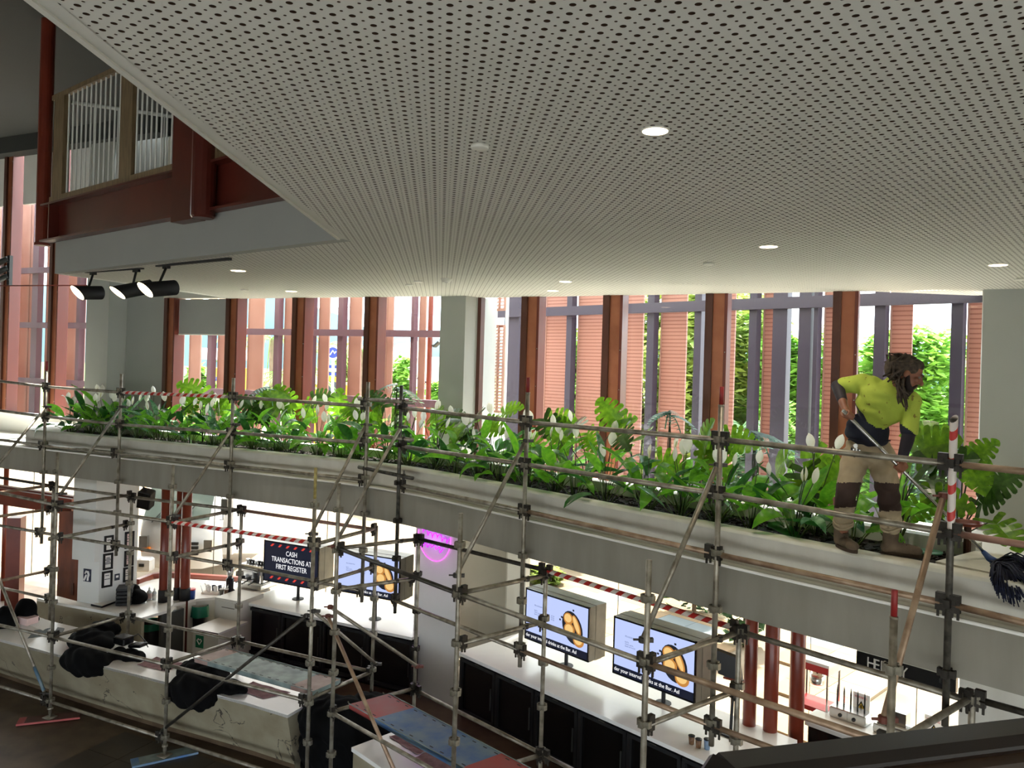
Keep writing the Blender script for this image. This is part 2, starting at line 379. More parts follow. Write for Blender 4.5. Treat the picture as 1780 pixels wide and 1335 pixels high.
    def mesh(s, name, m=None, smooth=False):
        me = bpy.data.meshes.new(name); me.from_pydata(s.v, [], s.f)
        ms = s.ms if s.ms else [m]
        if s.ms and m is not None and None in s.ms: ms = [m if x is None else x for x in s.ms]
        for x in ms: me.materials.append(M(x) if isinstance(x, str) else x)
        if s.ms: me.polygons.foreach_set('material_index', s.mi)
        if smooth: me.polygons.foreach_set('use_smooth', [True] * len(me.polygons))
        me.update()
        return me
    def build(s, name, m=None, parent=None, smooth=False):
        return link(name, s.mesh(name, m, smooth), parent)

def link(name, me, parent=None, mw=None):
    o = bpy.data.objects.new(name, me); COL.objects.link(o)
    if parent is not None: adopt(o, parent)
    if mw is not None: o.matrix_basis = mw
    return o
BASES = {}
def adopt(o, parent):
    o.parent = parent
    w = BASES.get(parent.name)
    o.matrix_parent_inverse = Matrix.Translation(-w) if w is not None else Matrix.Identity(4)
def tag(o, label=None, cat=None, group=None, kind=None):
    if label: o['label'] = label
    if cat: o['category'] = cat
    if group: o['group'] = group
    if kind: o['kind'] = kind
    return o
def thing(name, label, cat, loc=(0, 0, 0), group=None):
    o = bpy.data.objects.new(name, None); COL.objects.link(o); o.location = Vector(loc); BASES[o.name] = Vector(loc)
    o.empty_display_size = 0.1
    return tag(o, label, cat, group)
def struct(name, loc=(0, 0, 0), label=None):
    o = bpy.data.objects.new(name, None); COL.objects.link(o); o.location = Vector(loc); BASES[o.name] = Vector(loc)
    return tag(o, label, None, None, 'structure')
def text_mesh(body, size, o, ux, uy, name, m, parent=None, depth=0.004, align='LEFT', sx=1.0):
    cu = bpy.data.curves.new(name, 'FONT'); cu.body = body; cu.size = size; cu.extrude = depth; cu.align_x = align; cu.resolution_u = 2
    ob = bpy.data.objects.new(name, cu); COL.objects.link(ob)
    dg = bpy.context.evaluated_depsgraph_get(); me = bpy.data.meshes.new_from_object(ob.evaluated_get(dg)); me.name = name
    bpy.data.objects.remove(ob); bpy.data.curves.remove(cu)
    ux = Vector(ux).normalized(); uy = Vector(uy).normalized(); uz = ux.cross(uy)
    o = Vector(o)
    mw = Matrix(((ux.x * sx, uy.x, uz.x, o.x), (ux.y * sx, uy.y, uz.y, o.y), (ux.z * sx, uy.z, uz.z, o.z), (0, 0, 0, 1)))
    me.transform(mw); me.materials.clear(); me.materials.append(M(m))
    return link(name, me, parent)
def clip(poly, a, b, c):
    """keep the side a*x+b*y>=c"""
    out = []
    for i in range(len(poly)):
        p, q = poly[i], poly[(i + 1) % len(poly)]; dp = a * p[0] + b * p[1] - c; dq = a * q[0] + b * q[1] - c
        if dp >= 0: out.append(p)
        if (dp >= 0) != (dq >= 0): t = dp / (dp - dq); out.append((p[0] + (q[0] - p[0]) * t, p[1] + (q[1] - p[1]) * t))
    return out
def isect(n1, c1, n2, c2):
    d = n1[0] * n2[1] - n1[1] * n2[0]; return Vector(((c1 * n2[1] - n1[1] * c2) / d, (n1[0] * c2 - c1 * n2[0]) / d, 0))
# ================================================================== SETTING
ZC = 6.6                                   # perforated ceiling
ZRIM, ZRID, ZBOT = CZ - 1.43, CZ - 1.7415, CZ - 2.157
FLp = PL(10.4)
r1 = atz(925, 516, ZC); r2 = atz(1710, 503, ZC)
dR = (r2 - r1).normalized(); NF = (-dR.y, dR.x); FRp = (NF[0], NF[1], NF[0] * r1.x + NF[1] * r1.y)
if FRp[2] < 0: FRp = tuple(-x for x in FRp)
NFv = Vector((FRp[0], FRp[1], 0)); TFR = Vector((NFv.y, -NFv.x, 0))
NLv = Vector((NL[0], NL[1], 0)); NRv = Vector((NR[0], NR[1], 0))
def fl(px): p = onp(px, 500, FLp); return Vector((p.x, p.y, 0))
def fr(px): p = onp(px, 500, FRp); return Vector((p.x, p.y, 0))
def at(p, z): return Vector((p.x, p.y, z))

# ---- ground floor and the paving outside
s = struct('floor', (0, 6, 0), 'dark brown tiled ground floor below the scaffold')
gb = [(-18, -6), (9.5, -6), (9.5, 8.0), (4.2, 9.2), (0.0, 13.4), (-2.2, 14.4), (-8.5, 17.4), (-18, 21.5)]
MB().prism(gb, -0.2, 0.0).build('floor_base', 'toe_kick', s)
tile_me = [MB().box((0, 0, 0), (0.592, 0.592, 0.012)).mesh('floor_tile', x) for x in ('floor_dark', 'floor_dark', 'toe_kick')]
k = 0
for i in range(-16, -2):
    for j in range(-3, 14):
        c = Vector((0, 0, 0)) + TL * (i * 0.6) + NLv * (3.0 + j * 0.6)
        q = c - NLv * 0
        if NLv.dot(c) > 8.2: continue
        u = c.x / max(c.y, 0.1)
        if c.y < 5 or u < -0.72 or u > -0.3: continue
        link('tile', tile_me[0 if random.random() < 0.8 else 2], s, Matrix.Translation(at(c, 0.006)) @ Matrix.Rotation(math.atan2(TL.y, TL.x), 4, 'Z')); k += 1
s = struct('ground', (0, 30, 0), 'sunlit pale paving outside the ground floor glass')
MB().add([(-160, 6, -0.06), (160, 6, -0.06), (160, 60, -0.06), (-160, 60, -0.06)], [(0, 1, 2, 3)]).build('paving', 'paving', s)
MB().add([(-80, -60, -0.06), (80, -60, -0.06), (80, -6.6, -0.06), (-80, -6.6, -0.06)], [(0, 1, 2, 3)]).build('paving', 'bounce_paving', s)  # unseen ground behind, added in neutral grey to bounce light onto the ceiling
MB().add([(-400, 60, -0.08), (400, 60, -0.08), (400, 600, -0.08), (-400, 600, -0.08)], [(0, 1, 2, 3)]).build('lawn', 'lawn', s)
pav = [MB().box((0, 0, 0), (0.69, 0.69, 0.05)).mesh('paver', x) for x in ('paver_peach', 'paver_blue', 'paver_cream', 'paver_peach')]
k = 0
for i in range(-30, 40):
    for j in range(0, 26):
        c = TR * (i * 0.7) + NRv * (11.95 + j * 0.7)
        if c.y < 9: continue
        x = PX0 + F * c.x / c.y; y = PY0 + F * 5.6 / c.y
        if 1385 < x < 1560 and 1090 < y < 1290 or 900 < x < 1300 and 985 < y < 1120 and c.y < 20:
            if k < 280: link('paver', pav[random.choice([0, 0, 1, 2, 2, 3])], s, Matrix.Translation(at(c, -0.03)) @ Matrix.Rotation(A_R, 4, 'Z')); k += 1

# ---- balcony slab, planter
def path(e, l_end, r_end):
    """line parallel to the fascia at distance e behind it: straight, rounded corner, straight"""
    k = isect(NL, CFL + e, NR, CFR + e)
    a, b = k - TL * 1.25, k + TR * 1.25
    pts = [l_end(e)]
    for i in range(13):
        t = i / 12; pts.append(a * (1 - t) ** 2 + k * 2 * t * (1 - t) + b * t * t)
    pts.append(r_end(e)); return pts
def flat(p): return Vector((p.x, p.y, 0))
def lend(px, k=0.0):
    return lambda e: flat(onp(px + k * e, 800, PL(CFL + e)))
def rend(px, k=0.0):
    return lambda e: flat(onp(px + k * (e - 0.28), 1000, PR(CFR + e)))
FARL, FARR = lend(-260), rend(2150)
s = struct('balcony_slab', (0, 8, ZBOT), 'grey fascia band of the balcony edge with its shade in the colour')
back = [fl(-260) - NLv * 0.0, fl(767), fr(838), fr(1710), fr(2600)]
front = path(0, FARL, FARR)
prof = [(0.0, ZBOT), (0.0, ZRID - 0.03), (0.012, ZRID), (0.03, ZRID + 0.008)]
MB().strip([[at(p, z) for p in path(e, FARL, FARR)] for e, z in prof]).build('fascia', 'shaded_band', s, True)
MB().path([at(p, ZRID) for p in path(-0.004, FARL, FARR)], 0.014, 8).build('edge_highlight', 'white_top', s, True)  # white tube added as the bright line where light catches the step
pf = path(0.03, FARL, FARR)
MB().prism([(p.x, p.y) for p in pf] + [(p.x, p.y) for p in reversed(back)], ZBOT, ZRID + 0.008).build('slab', 'plaster', s)
pl = thing('planter', 'long white built-in planter running along the balcony edge', 'planter', at(path(0.3, FARL, FARR)[7], ZRID))
PLL = lend(40, 30)
LE = lambda e: PLL(e)
E0, E1, E2 = 0.115, 0.28, 1.16
def body(name, ea, eb, z0, z1, m, le=LE, re=FARR, parent=pl):
    a = path(ea, le, re); b = path(eb, le, re)
    return MB().prism([(p.x, p.y) for p in a] + [(p.x, p.y) for p in reversed(b)], z0, z1).build(name, m, parent)
body('wall', E0, E1, ZRID, ZRIM - 0.012, 'fascia_paint')
rp = [(E0 - 0.004, ZRIM - 0.03), (E0, ZRIM - 0.006), (E0 + 0.012, ZRIM), (E1 - 0.012, ZRIM), (E1, ZRIM - 0.008), (E1, ZRIM - 0.2)]
MB().strip([[at(p, z) for p in path(e, LE, FARR)] for e, z in rp]).build('rim', 'rim_stone', pl, True)
SOILL, SOILR = lend(100, 25), rend(1626, 78)
so_l = body('soil', E1, E2, ZRID + 0.01, ZRIM - 0.09, 'soil', SOILL, SOILR); so_l['kind'] = 'stuff'
# mulch chips strewn over the soil
ch = MB(); ps = path((E1 + E2) / 2, SOILL, SOILR)
segl = [(ps[i + 1] - ps[i]).length for i in range(len(ps) - 1)]; TOT = sum(segl)
def along(e, t):
    q = path(e, SOILL, SOILR); d = t * TOT
    for i in range(len(segl)):
        if d <= segl[i] or i == len(segl) - 1:
            w = d / segl[i]; return q[i] * (1 - w) + q[i + 1] * w, (q[i + 1] - q[i]).normalized()
        d -= segl[i]
for i in range(2600):
    p, _ = along(random.uniform(E1 + 0.02, E2 - 0.04), random.random() ** 0.8)
    a = random.uniform(0, 6.28); l = random.uniform(0.012, 0.035); w = l * random.uniform(0.3, 0.6)
    ux = Vector((math.cos(a), math.sin(a), random.uniform(-0.3, 0.3))); uy = Vector((-math.sin(a), math.cos(a), random.uniform(-0.3, 0.3)))
    c = at(p, ZRIM - 0.085 + random.uniform(0, 0.012))
    ch.obox(c, ux * l, uy * w, UP * 0.004)
mu = ch.build('mulch', 'mulch', pl); mu['kind'] = 'stuff'
body('back_wall', E2, E2 + 0.14, ZRID, ZRIM + 0.03, 'white_wall', lend(100, 25), rend(1626, 78))
# end ledges: flat panels at either end of the planter
cA = atz(1626, 975, ZRIM); cB = atz(1695, 957, ZRIM); cC = atz(1800, 971, ZRIM); cD = atz(2150, 1015, ZRIM)
ff = path(E1 - 0.02, LE, FARR)
MB().prism([(cA.x, cA.y), (cB.x, cB.y), (cC.x, cC.y), (cD.x, cD.y), (ff[-1].x, ff[-1].y)], ZRIM - 0.25, ZRIM - 0.002).build('end_ledge', 'rim_stone', pl)
a = path(E1 - 0.02, LE, FARR)[0]; b = lend(101, 25)(E1 - 0.02); c = lend(101, 25)(E2 + 0.14); d = PLL(E2 + 0.14)
MB().prism([(p.x, p.y) for p in (a, b, c, d)], ZRIM - 0.25, ZRIM - 0.002).build('end_ledge', 'rim_stone', pl)

# ---- ceilings
K = atz(590, 415, ZC); B0 = atz(60, 0, ZC); Lp = atz(95, 475, ZC); Mp = at(fl(402), ZC)
e1 = (K - B0).normalized(); Bk = B0 - e1 * 9
cp = [Bk, K, Lp, Mp, at(fl(767), ZC), at(fr(838), ZC), at(fr(1710), ZC), at(fr(2400), ZC), Vector((9.5, 6.0, ZC)), Vector((9.5, -6.5, ZC))]
ceil = struct('ceiling', (2, 6, ZC), 'pale perforated ceiling with round holes')
poly = [(p.x, p.y) for p in cp]
V0, V1 = 9.0, 0.9
def uvp(x, y): return EU.x * x + EU.y * y, EV.x * x + EV.y * y
n1 = Vector((e1.y, -e1.x, 0));
e2 = (Lp - K).normalized(); n2 = Vector((e2.y, -e2.x, 0))
def plate(name, pg, z, m):
    MB().add([(p[0], p[1], z) for p in pg], [tuple(range(len(pg)))]).build(name, m, ceil)
plate('far_board', clip(poly, EV.x, EV.y, V0 - 0.03), ZC - 0.0015, 'ceiling_far')
plate('near_board', clip(poly, -EV.x, -EV.y, -(V1 + 0.04)), ZC - 0.0015, 'ceiling_board')
mid = clip(clip(poly, EV.x, EV.y, V1), -EV.x, -EV.y, -V0)
UM = lambda v: 1.0 * v + 1.1
# board beyond the visible strip
pa = EU * UM(V1) + EV * V1; pb = EU * UM(V0) + EV * V0; dd = (pb - pa).normalized(); nn = Vector((dd.y, -dd.x, 0))
plate('side_board', clip(mid, nn.x, nn.y, nn.x * pa.x + nn.y * pa.y), ZC - 0.0015, 'ceiling_board')
hv, hf, hm = [], [], []
def hole(c, rad, n, wall):
    o = len(hv); q = n // 4
    h = PITCH / 2
    cs = [c + EU * h, c + EV * h, c - EU * h, c - EV * h]
    hv.extend((p.x, p.y, ZC) for p in cs)
    ring = [c + EU * (rad * math.cos(2 * math.pi * k / n)) + EV * (rad * math.sin(2 * math.pi * k / n)) for k in range(n)]
    hv.extend((p.x, p.y, ZC) for p in ring)
    for k in range(4):
        arc = [o + 4 + (i % n) for i in range(k * q, (k + 1) * q + 1)]
        hf.append(tuple([o + k] + arc + [o + (k + 1) % 4])); hm.append(0)
    if wall:
        hv.extend((p.x, p.y, ZC + 0.004) for p in ring)
        for k in range(n):
            j = (k + 1) % n; hf.append((o + 4 + k, o + 4 + n + k, o + 4 + n + j, o + 4 + j)); hm.append(1)  # hole sides in the felt's dark brown, their shade painted in
vi = int(V1 / PITCH)
while vi * PITCH < V0:
    v = vi * PITCH
    for half in (0, 1):
        vv = v + half * PITCH / 2
        ui = int(-8 / PITCH)
        um = UM(vv)
        while True:
            uu = (ui + 0.5 * half) * PITCH
            if uu > um: break
            c = EU * uu + EV * vv
            ok = n1.dot(c - K) > 0.07 if vv < 6.6 else True
            if n1.dot(c - K) <= 0.03 and not (n2.dot(c - K) > 0.07): ok = False
            else: ok = True
            if ok: hole(c, PITCH * (0.185 if half == 0 else 0.095), 12 if half == 0 else 8, vv < 5.5)
            ui += 1
    vi += 1
me = bpy.data.meshes.new('perforated_board'); me.from_pydata(hv, [], hf); me.materials.append(M('ceiling_board')); me.materials.append(M('ceiling_felt')); me.polygons.foreach_set('material_index', hm); me.update()
pbd = link('perforated_board', me, ceil); pbd['kind'] = 'stuff'
MB().add([(p[0], p[1], ZC + 0.0045) for p in clip(poly, -EV.x, -EV.y, -(V0 + 0.2))], [tuple(range(len(clip(poly, -EV.x, -EV.y, -(V0 + 0.2)))))]).build('felt', 'ceiling_felt', ceil)
# plain border strips, edge trims and the bulkhead above the void
def border(a, b, nrm, w):
    MB().add([at(a, ZC - 0.002), at(b, ZC - 0.002), at(b + nrm * w, ZC - 0.002), at(a + nrm * w, ZC - 0.002)], [(0, 1, 2, 3)]).build('border', 'ceiling_board', ceil)
border(Bk, K, n1, 0.06); border(K, Lp, n2, 0.08)
MB().obox((Bk + K) / 2 - n1 * 0.008 + UP * 0.02, e1 * ((K - Bk).length / 2 + 0.01), n1 * 0.012, UP * 0.03).build('edge_trim', 'ceiling_board', ceil)
UPZ = 7.02
bh = struct('trim_1', (K + Lp) / 2, 'pale grey bulkhead below the red beam')
def wallseg(a, b, z0, z1, th, nrm):
    mb = MB(); c = (a + b) / 2; l = (b - a); mb.obox(Vector((c.x, c.y, (z0 + z1) / 2)) + nrm * th / 2, Vector((l.x, l.y, 0)) / 2, nrm * (abs(th) / 2), UP * (z1 - z0) / 2); return mb
wallseg(K, Lp, ZC - 0.004, UPZ, 0.12, n2).build('bulkhead', 'bulkhead_paint', bh)
el = (Mp - Lp).normalized(); nl_ = Vector((el.y, -el.x, 0))
wallseg(Lp, Mp, ZC - 0.004, UPZ + 0.6, 0.12, nl_).build('bulkhead_return', 'white_wall', bh)
wallseg(Bk, K, ZC + 0.03, UPZ + 0.5, 0.12, n1).build('void_lining', 'white_wall', bh)
ZU = 9.95
s = struct('ceiling', (-6, 6, ZU), 'dark grey ceiling high over the void')
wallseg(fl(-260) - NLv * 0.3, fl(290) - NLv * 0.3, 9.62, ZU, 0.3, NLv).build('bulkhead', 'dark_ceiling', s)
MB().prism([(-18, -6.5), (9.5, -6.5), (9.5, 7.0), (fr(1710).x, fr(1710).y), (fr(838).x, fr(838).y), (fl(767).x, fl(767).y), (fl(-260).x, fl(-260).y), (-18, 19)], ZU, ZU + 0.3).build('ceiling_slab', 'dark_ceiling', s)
# ---- enclosing walls out of the picture
def bigwall(name, a, b, z0, z1, m, lab):
    a, b = Vector((a[0], a[1], 0)), Vector((b[0], b[1], 0)); d = (b - a).normalized(); n = Vector((-d.y, d.x, 0))
    o = wallseg(a, b, z0, z1, 0.2, n).build(name, m); tag(o, lab, None, None, 'structure'); return o
bigwall('wall_back', (9.7, -6.3), (-18.2, -6.3), 0, 0.3, 'plaster', 'plain plaster wall')
bigwall('wall_back', (9.7, -6.3), (-18.2, -6.3), 3.0, ZU, 'plaster', 'plain plaster wall')  # gap between the two strips is an unseen opening added to light the room
bigwall('wall_side', (-18, -6.5), (-18, 19), 0, ZU, 'plaster', 'plain plaster wall')
bigwall('wall_side', (9.5, 7.2), (9.5, -6.5), 0, ZU, 'plaster', 'plain plaster wall')
# right-hand wall beside the window
s = struct('wall_right', fr(1800), 'plain pale grey wall beside the window')
o = wallseg(fr(1710), fr(2700), ZRID, ZU, 0.2, NFv).build('wall_panel', 'grey_wall', s)
# landing the photograph is taken from
s = struct('landing', (1, -2, 3.95), 'stair landing')
MB().prism([(-0.8, -1.0), (2.6, -1.0), (2.6, 0.85), (-0.8, 0.85)], 3.75, 3.97).build('landing_slab', 'floor_dark', s)

# ---- mullions and glazing
def mullion(par, p, t, n, z0, z1, wd=0.0, k=1.0, name='mullion'):
    """p: near left corner on the facade plane; t along, n outward"""
    a, b, c = 0.085 * k, 0.135 * k, 0.035 * k
    zc, hz = (z0 + z1) / 2, (z1 - z0) / 2
    mb = MB(); mb.obox(at(p + t * (a + b / 2) + n * 0.06, zc), t * b / 2, n * 0.11, UP * hz)
    o = mb.build(name, 'copper_lit', par)  # lighter copper: window light on this face is put into the colour
    MB().obox(at(p + t * (a / 2) + n * 0.04, zc), t * a / 2, n * 0.13, UP * hz).build('fin', 'dark_bronze', o)  # dark box: shade of the room-facing front put into its colour
    MB().obox(at(p + t * (a + b + c / 2) + n * 0.05, zc), t * c / 2, n * 0.115, UP * hz).build('bead', 'bead', o)
    bo = MB(); nb = max(2, int((z1 - z0) / 0.55))
    for i in range(nb):
        bo.lathe(at(p + t * (a + b + c * 0.5) - n * 0.066, z0 + 0.3 + i * 0.55), [(0.009, 0), (0.007, 0.006), (0.002, 0.008)], 6, axis=-n)
    bo.build('screw', 'steel', o)
    return o
def pane(par, a, b, z0, z1, off, n):
    d = b - a; MB().obox(at((a + b) / 2 + n * off, (z0 + z1) / 2), Vector((d.x, d.y, 0)) / 2, n * 0.006, UP * (z1 - z0) / 2).build('pane', 'glass', par)
TLv = TL
def row(par, pxs, f, t, n, z0, z1, ks=None, ends=()):
    ps = [f(x) for x in pxs]
    for i, p in enumerate(ps): mullion(par, p, t, n, z0, z1, k=(ks or 1.0))
    e = ([f(ends[0])] if len(ends) > 0 and ends[0] is not None else []) + ps + ([f(ends[1])] if len(ends) > 1 and ends[1] is not None else [])
    for i in range(len(e) - 1): pane(par, e[i] + t * (0.14 if e[i] in ps else 0), e[i + 1] + t * 0.04, z0, z1, 0.12, n)
ZS = ZRID + 0.02
w1 = struct('window_1', fl(90), 'tall glazing with copper mullions beside the void'); w2 = struct('window_2', fl(530), 'glazing with copper mullions facing the hills'); w3 = struct('window_3', fr(1250), 'glazing with copper mullions facing the trees')
ZSL = 4.27
row(w1, [-118, 9, 92], fl, TL, NLv, ZSL, ZU, 1.0, (-260, 166))
row(w2, [293, 400, 515, 640], fl, TL, NLv, ZS, ZC + 0.02, 1.0, (None, 767))
row(w3, [912, 1053, 1230, 1450], fr, TFR, NFv, ZS, ZC + 0.02, 1.12, (838, 1710))
MB().obox(at(fr(835) + TFR * 0.03, (ZS + ZC) / 2), TFR * 0.03, NFv * 0.06, UP * (ZC - ZS) / 2).build('edge_mullion', 'dark_bronze', w3)
# low wall and sill under window_1
wallseg(fl(-260), fl(166), ZRID, ZSL - 0.05, 0.2, NLv).build('sill_wall', 'white_wall', w1)
wallseg(fl(-260) - NLv * 0.06, fl(166) - NLv * 0.06, ZSL - 0.05, ZSL, 0.3, NLv).build('window_sill', 'white_top', w1)
# white panels at the head of window_1
for a, b in ((-260, 9), (34, 92), (118, 166)):
    pa, pb = fl(a), fl(b); zt = aty(a if a > 0 else 0, 362, fl(max(a, 0)).y).z
    wallseg(pa + NLv * 0.02, pb + NLv * 0.02, 8.62, ZU, 0.06, NLv).build('head_panel', 'white_wall', w1)
# roller blind in the first bay of window_2, and the wall bay beside it
bl = thing('roller_blind', 'grey roller blind half lowered behind the spotlights', 'blind', at(fl(355), 6.5))
zb = aty(350, 581, fl(350).y - 0.1).z
pa, pb = fl(293) + TL * 0.262 - NLv * 0.0, fl(400) - TL * 0.01
wallseg(pa + NLv * 0.03, pb + NLv * 0.03, zb, ZC, 0.008, NLv).build('fabric', 'blind', bl)
MB().tube(at(pa + NLv * 0.03, zb), at(pb + NLv * 0.03, zb), 0.014).build('bottom_bar', 'white_plastic', bl)
pr = struct('wall_left', fl(200), 'grey pier and wall between the windows')
pa, pb = fl(163), fl(203)
c = (pa + pb) / 2; hw = (pb - pa).length / 2 * 0.96
MB().obox(at(c + NLv * 0.06, (ZRID + ZU) / 2), TL * hw, NLv * 0.21, UP * (ZU - ZRID) / 2).build('pier', 'grey_wall', pr)
wallseg(fl(190) + NLv * 0.25, fl(294) + NLv * 0.25, ZRID, ZU, 0.15, NLv).build('wall_bay', 'grey_wall', pr)
pr = struct('wall_corner', fl(800), 'grey corner pier between the two windows')
a, b, c = fl(767), fl(813), fr(836)
MB().prism([(a.x, a.y), ((b - NLv * 0.05).x, (b - NLv * 0.05).y), (c.x, c.y), ((c + NFv * 0.5).x, (c + NFv * 0.5).y), ((a + NLv * 0.5).x, (a + NLv * 0.5).y)], ZRID, ZC).build('pier', 'grey_wall', pr)
# walls over the glazing up to the roof (unseen, they close the room)
s = struct('wall_upper', fl(530), 'wall above the ceiling')
wallseg(fl(285), fl(767), ZC + 0.02, ZU, 0.2, NLv).build('wall_strip', 'plaster', s)
wallseg(fl(767), fr(838), ZC + 0.02, ZU, 0.2, NLv).build('wall_strip', 'plaster', s)
wallseg(fr(838), fr(1710), ZC + 0.02, ZU, 0.2, NFv).build('wall_strip', 'plaster', s)

# ---- outdoor sun screens
SLc, SRc = 11.9, 10.9
SLp, SRp = PL(SLc), PR(SRc)
def sunscreen(name, label, posts, fins, rails, pl_, t, n, z0, z1, pm, fm, fang):
    c = onp((posts[0][0] + posts[-1][1]) / 2, 600, pl_)
    th = thing(name, label, 'sun screen', (c.x, c.y, z0))
    for a, b in posts:
        p, q = onp(a, 600, pl_), onp(b, 600, pl_); w = (q - p); w.z = 0
        MB().obox(at((p + q) / 2, (z0 + z1) / 2), w / 2, n * 0.07, UP * (z1 - z0) / 2).build('post', pm, th)
    for a, b in fins:
        p, q = onp(a, 600, pl_), onp(b, 600, pl_); w = (q - p); w.z = 0; l = w.length
        d = (w.normalized() + n * fang).normalized(); nn_ = Vector((-d.y, d.x, 0))
        MB().obox(at((p + q) / 2 + n * 0.16, (z0 + z1) / 2), d * (l / 2 * (1 + 0.25 * abs(fang))), nn_ * 0.02, UP * (z1 - z0) / 2).build('fin', fm, th)
        # folded edge
        MB().obox(at((p + q) / 2 + n * 0.16 - d * (l / 2 * (1 + 0.25 * abs(fang))), (z0 + z1) / 2), d * 0.012, nn_ * 0.03, UP * (z1 - z0) / 2).build('fin_edge', 'fin_plain', th)
    for a, b, zz, h in rails:
        p, q = onp(a, 600, pl_), onp(b, 600, pl_); w = q - p; w.z = 0
        MB().obox(at((p + q) / 2 - n * 0.1, zz), w / 2, n * 0.05, UP * h / 2).build('rail', pm, th)
    return th
zr1 = onp(600, 579, SLp).z; zr2 = onp(600, 693, SLp).z
sunscreen('sun_screen', 'terracotta fins on mauve posts outside the window facing the hills', [(365, 372), (480, 487), (539, 546), (590, 599), (717, 722)],
          [(322, 338), (372, 392), (424, 447), (487, 504), (547, 562), (600, 618), (664, 674), (722, 731)], [(300, 790, zr1, 0.12), (300, 790, zr2, 0.13)], SLp, TL, NLv, 3.2, 9.3, 'purple_post', 'fin_plain', 0.12)
z3 = onp(100, 566, SLp).z; z4 = onp(100, 664, SLp).z; z5 = onp(100, 470, SLp).z
sunscreen('sun_screen', 'dense row of pink terracotta fins outside the window by the void', [(-60, -50), (2, 14), (58, 68), (136, 142), (163, 170)],
          [(-120, -62), (-48, 0), (15, 38), (39, 57), (70, 96), (98, 134), (143, 162)], [(-130, 172, z3, 0.13), (-130, 172, z4, 0.13), (-130, 172, z5, 0.13)], SLp, TL, NLv, 3.2, 9.3, 'purple_post', 'fin_plain', 0.05)
zt = onp(1250, 532, SRp).z
sunscreen('sun_screen', 'slotted terracotta panels on blue-grey posts outside the window facing the trees', [(880, 905), (988, 997), (1128, 1140), (1210, 1222), (1305, 1318), (1346, 1371), (1391, 1412), (1417, 1424), (1522, 1541), (1655, 1676)],
          [(906, 916), (942, 981), (998, 1038), (1082, 1107), (1142, 1182), (1258, 1268), (1320, 1345), (1426, 1452), (1542, 1577), (1677, 1709)], [(835, 1730, zt, 0.165)], SRp, TR, NRv, 3.1, 9.2, 'blue_post', 'fin_slot', 0.1)
th = thing('shutter_panel', 'narrow terracotta louvred shutter beside the corner pier', 'shutter', (0, 0, 0))
p, q = onp(857, 600, PR(9.3)), onp(876, 600, PR(9.3)); w = q - p; w.z = 0; l = w.length; d = w.normalized()
for z0, z1 in ((aty(866, 716, p.y).z, aty(866, 566, p.y).z), (aty(866, 540, p.y).z, aty(866, 470, p.y).z)):
    for sx in (0.25, 0.75):
        fr_ = MB(); zc = (z0 + z1) / 2
        for e in (-1, 1): fr_.obox(at(p + d * (l * sx + e * l * 0.22), zc), d * 0.008, NRv * 0.02, UP * (z1 - z0) / 2)
        for e in (z0, z1): fr_.obox(at(p + d * l * sx, e), d * l * 0.23, NRv * 0.02, UP * 0.01)
        o = fr_.build('shutter_frame', 'fin_plain', th)
        n_ = max(4, int((z1 - z0) / 0.055)); sl_me = None
        for i in range(n_):
            zz = z0 + (i + 0.5) * (z1 - z0) / n_
            MB().obox(at(p + d * l * sx, zz), d * l * 0.21, NRv * 0.018 + UP * 0.012, UP * 0.006).build('slat', 'fin_plain', o)
MB().obox(at(p + d * l * 1.02 + NRv * 0.05, 6.0), d * 0.02, NRv * 0.02, UP * 2.6).build('post', 'white_wall', th)
s = struct('wall_outer', fr(846), 'white outer wall end at the building corner')
pA, pB = onp(838, 600, PR(9.2)), onp(856, 600, PR(9.2)); w = pB - pA; w.z = 0
MB().obox(at((pA + pB) / 2, 6.3), w / 2, NRv * 0.1, UP * 3).build('wall_end', 'white_wall', s)
# red pipe post outside
pp = onp(747, 600, PL(12.6)); th = thing('pipe_post', 'tall red round pipe post with two floodlights outside the window', 'post', (pp.x, pp.y, 0))
MB().tube(at(pp, 0), at(pp, 10.5), 0.05).build('pipe', 'red_steel', th)
for yy, sg in ((600, 1), (664, -1)):
    z = aty(747, yy, pp.y).z; q = at(pp, z)
    f_ = MB(); f_.obox(q + TL * sg * 0.16 + UP * 0.02, TL * 0.06 * sg + UP * 0.05, NLv * 0.06, UP * 0.012 - TL * 0.012 * sg); f_.tube(q, q + TL * sg * 0.14, 0.014)
    f_.build('floodlight', 'charcoal', th)

# ---- upper landing: beam, posts, balustrade
nbm = Vector((0.627, 0.779, 0)); cb = nbm.x * Lp.x + nbm.y * Lp.y - 0.05; BP = (nbm.x, nbm.y, cb); tb = Vector((nbm.y, -nbm.x, 0))
def bp(px): p = onp(px, 400, BP); return Vector((p.x, p.y, 0))
zb0 = onp(101, 418, BP).z; zb1 = onp(101, 352, BP).z
bm = struct('beam', bp(300), 'dark red steel edge beam of the upper landing')
A_, B_ = bp(80), bp(620); mid_ = (A_ + B_) / 2; hl = (B_ - A_) / 2
MB().obox(at(mid_ + nbm * 0.06, (zb0 + zb1) / 2), hl, nbm * 0.02, UP * (zb1 - zb0) / 2).build('web', 'beam_steel', bm)
MB().obox(at(mid_ + nbm * 0.0, zb0 + 0.012), hl, nbm * 0.08, UP * 0.012).build('flange', 'beam_steel', bm)
MB().obox(at(mid_ + nbm * 0.0, zb1 - 0.012), hl, nbm * 0.08, UP * 0.012).build('flange', 'beam_steel', bm)
MB().obox(at(A_ + tb * 0.28 - nbm * 0.01, (zb0 + zb1) / 2), tb * 0.014, nbm * 0.07, UP * (zb1 - zb0 - 0.05) / 2).build('stiffener', 'beam_steel', bm)
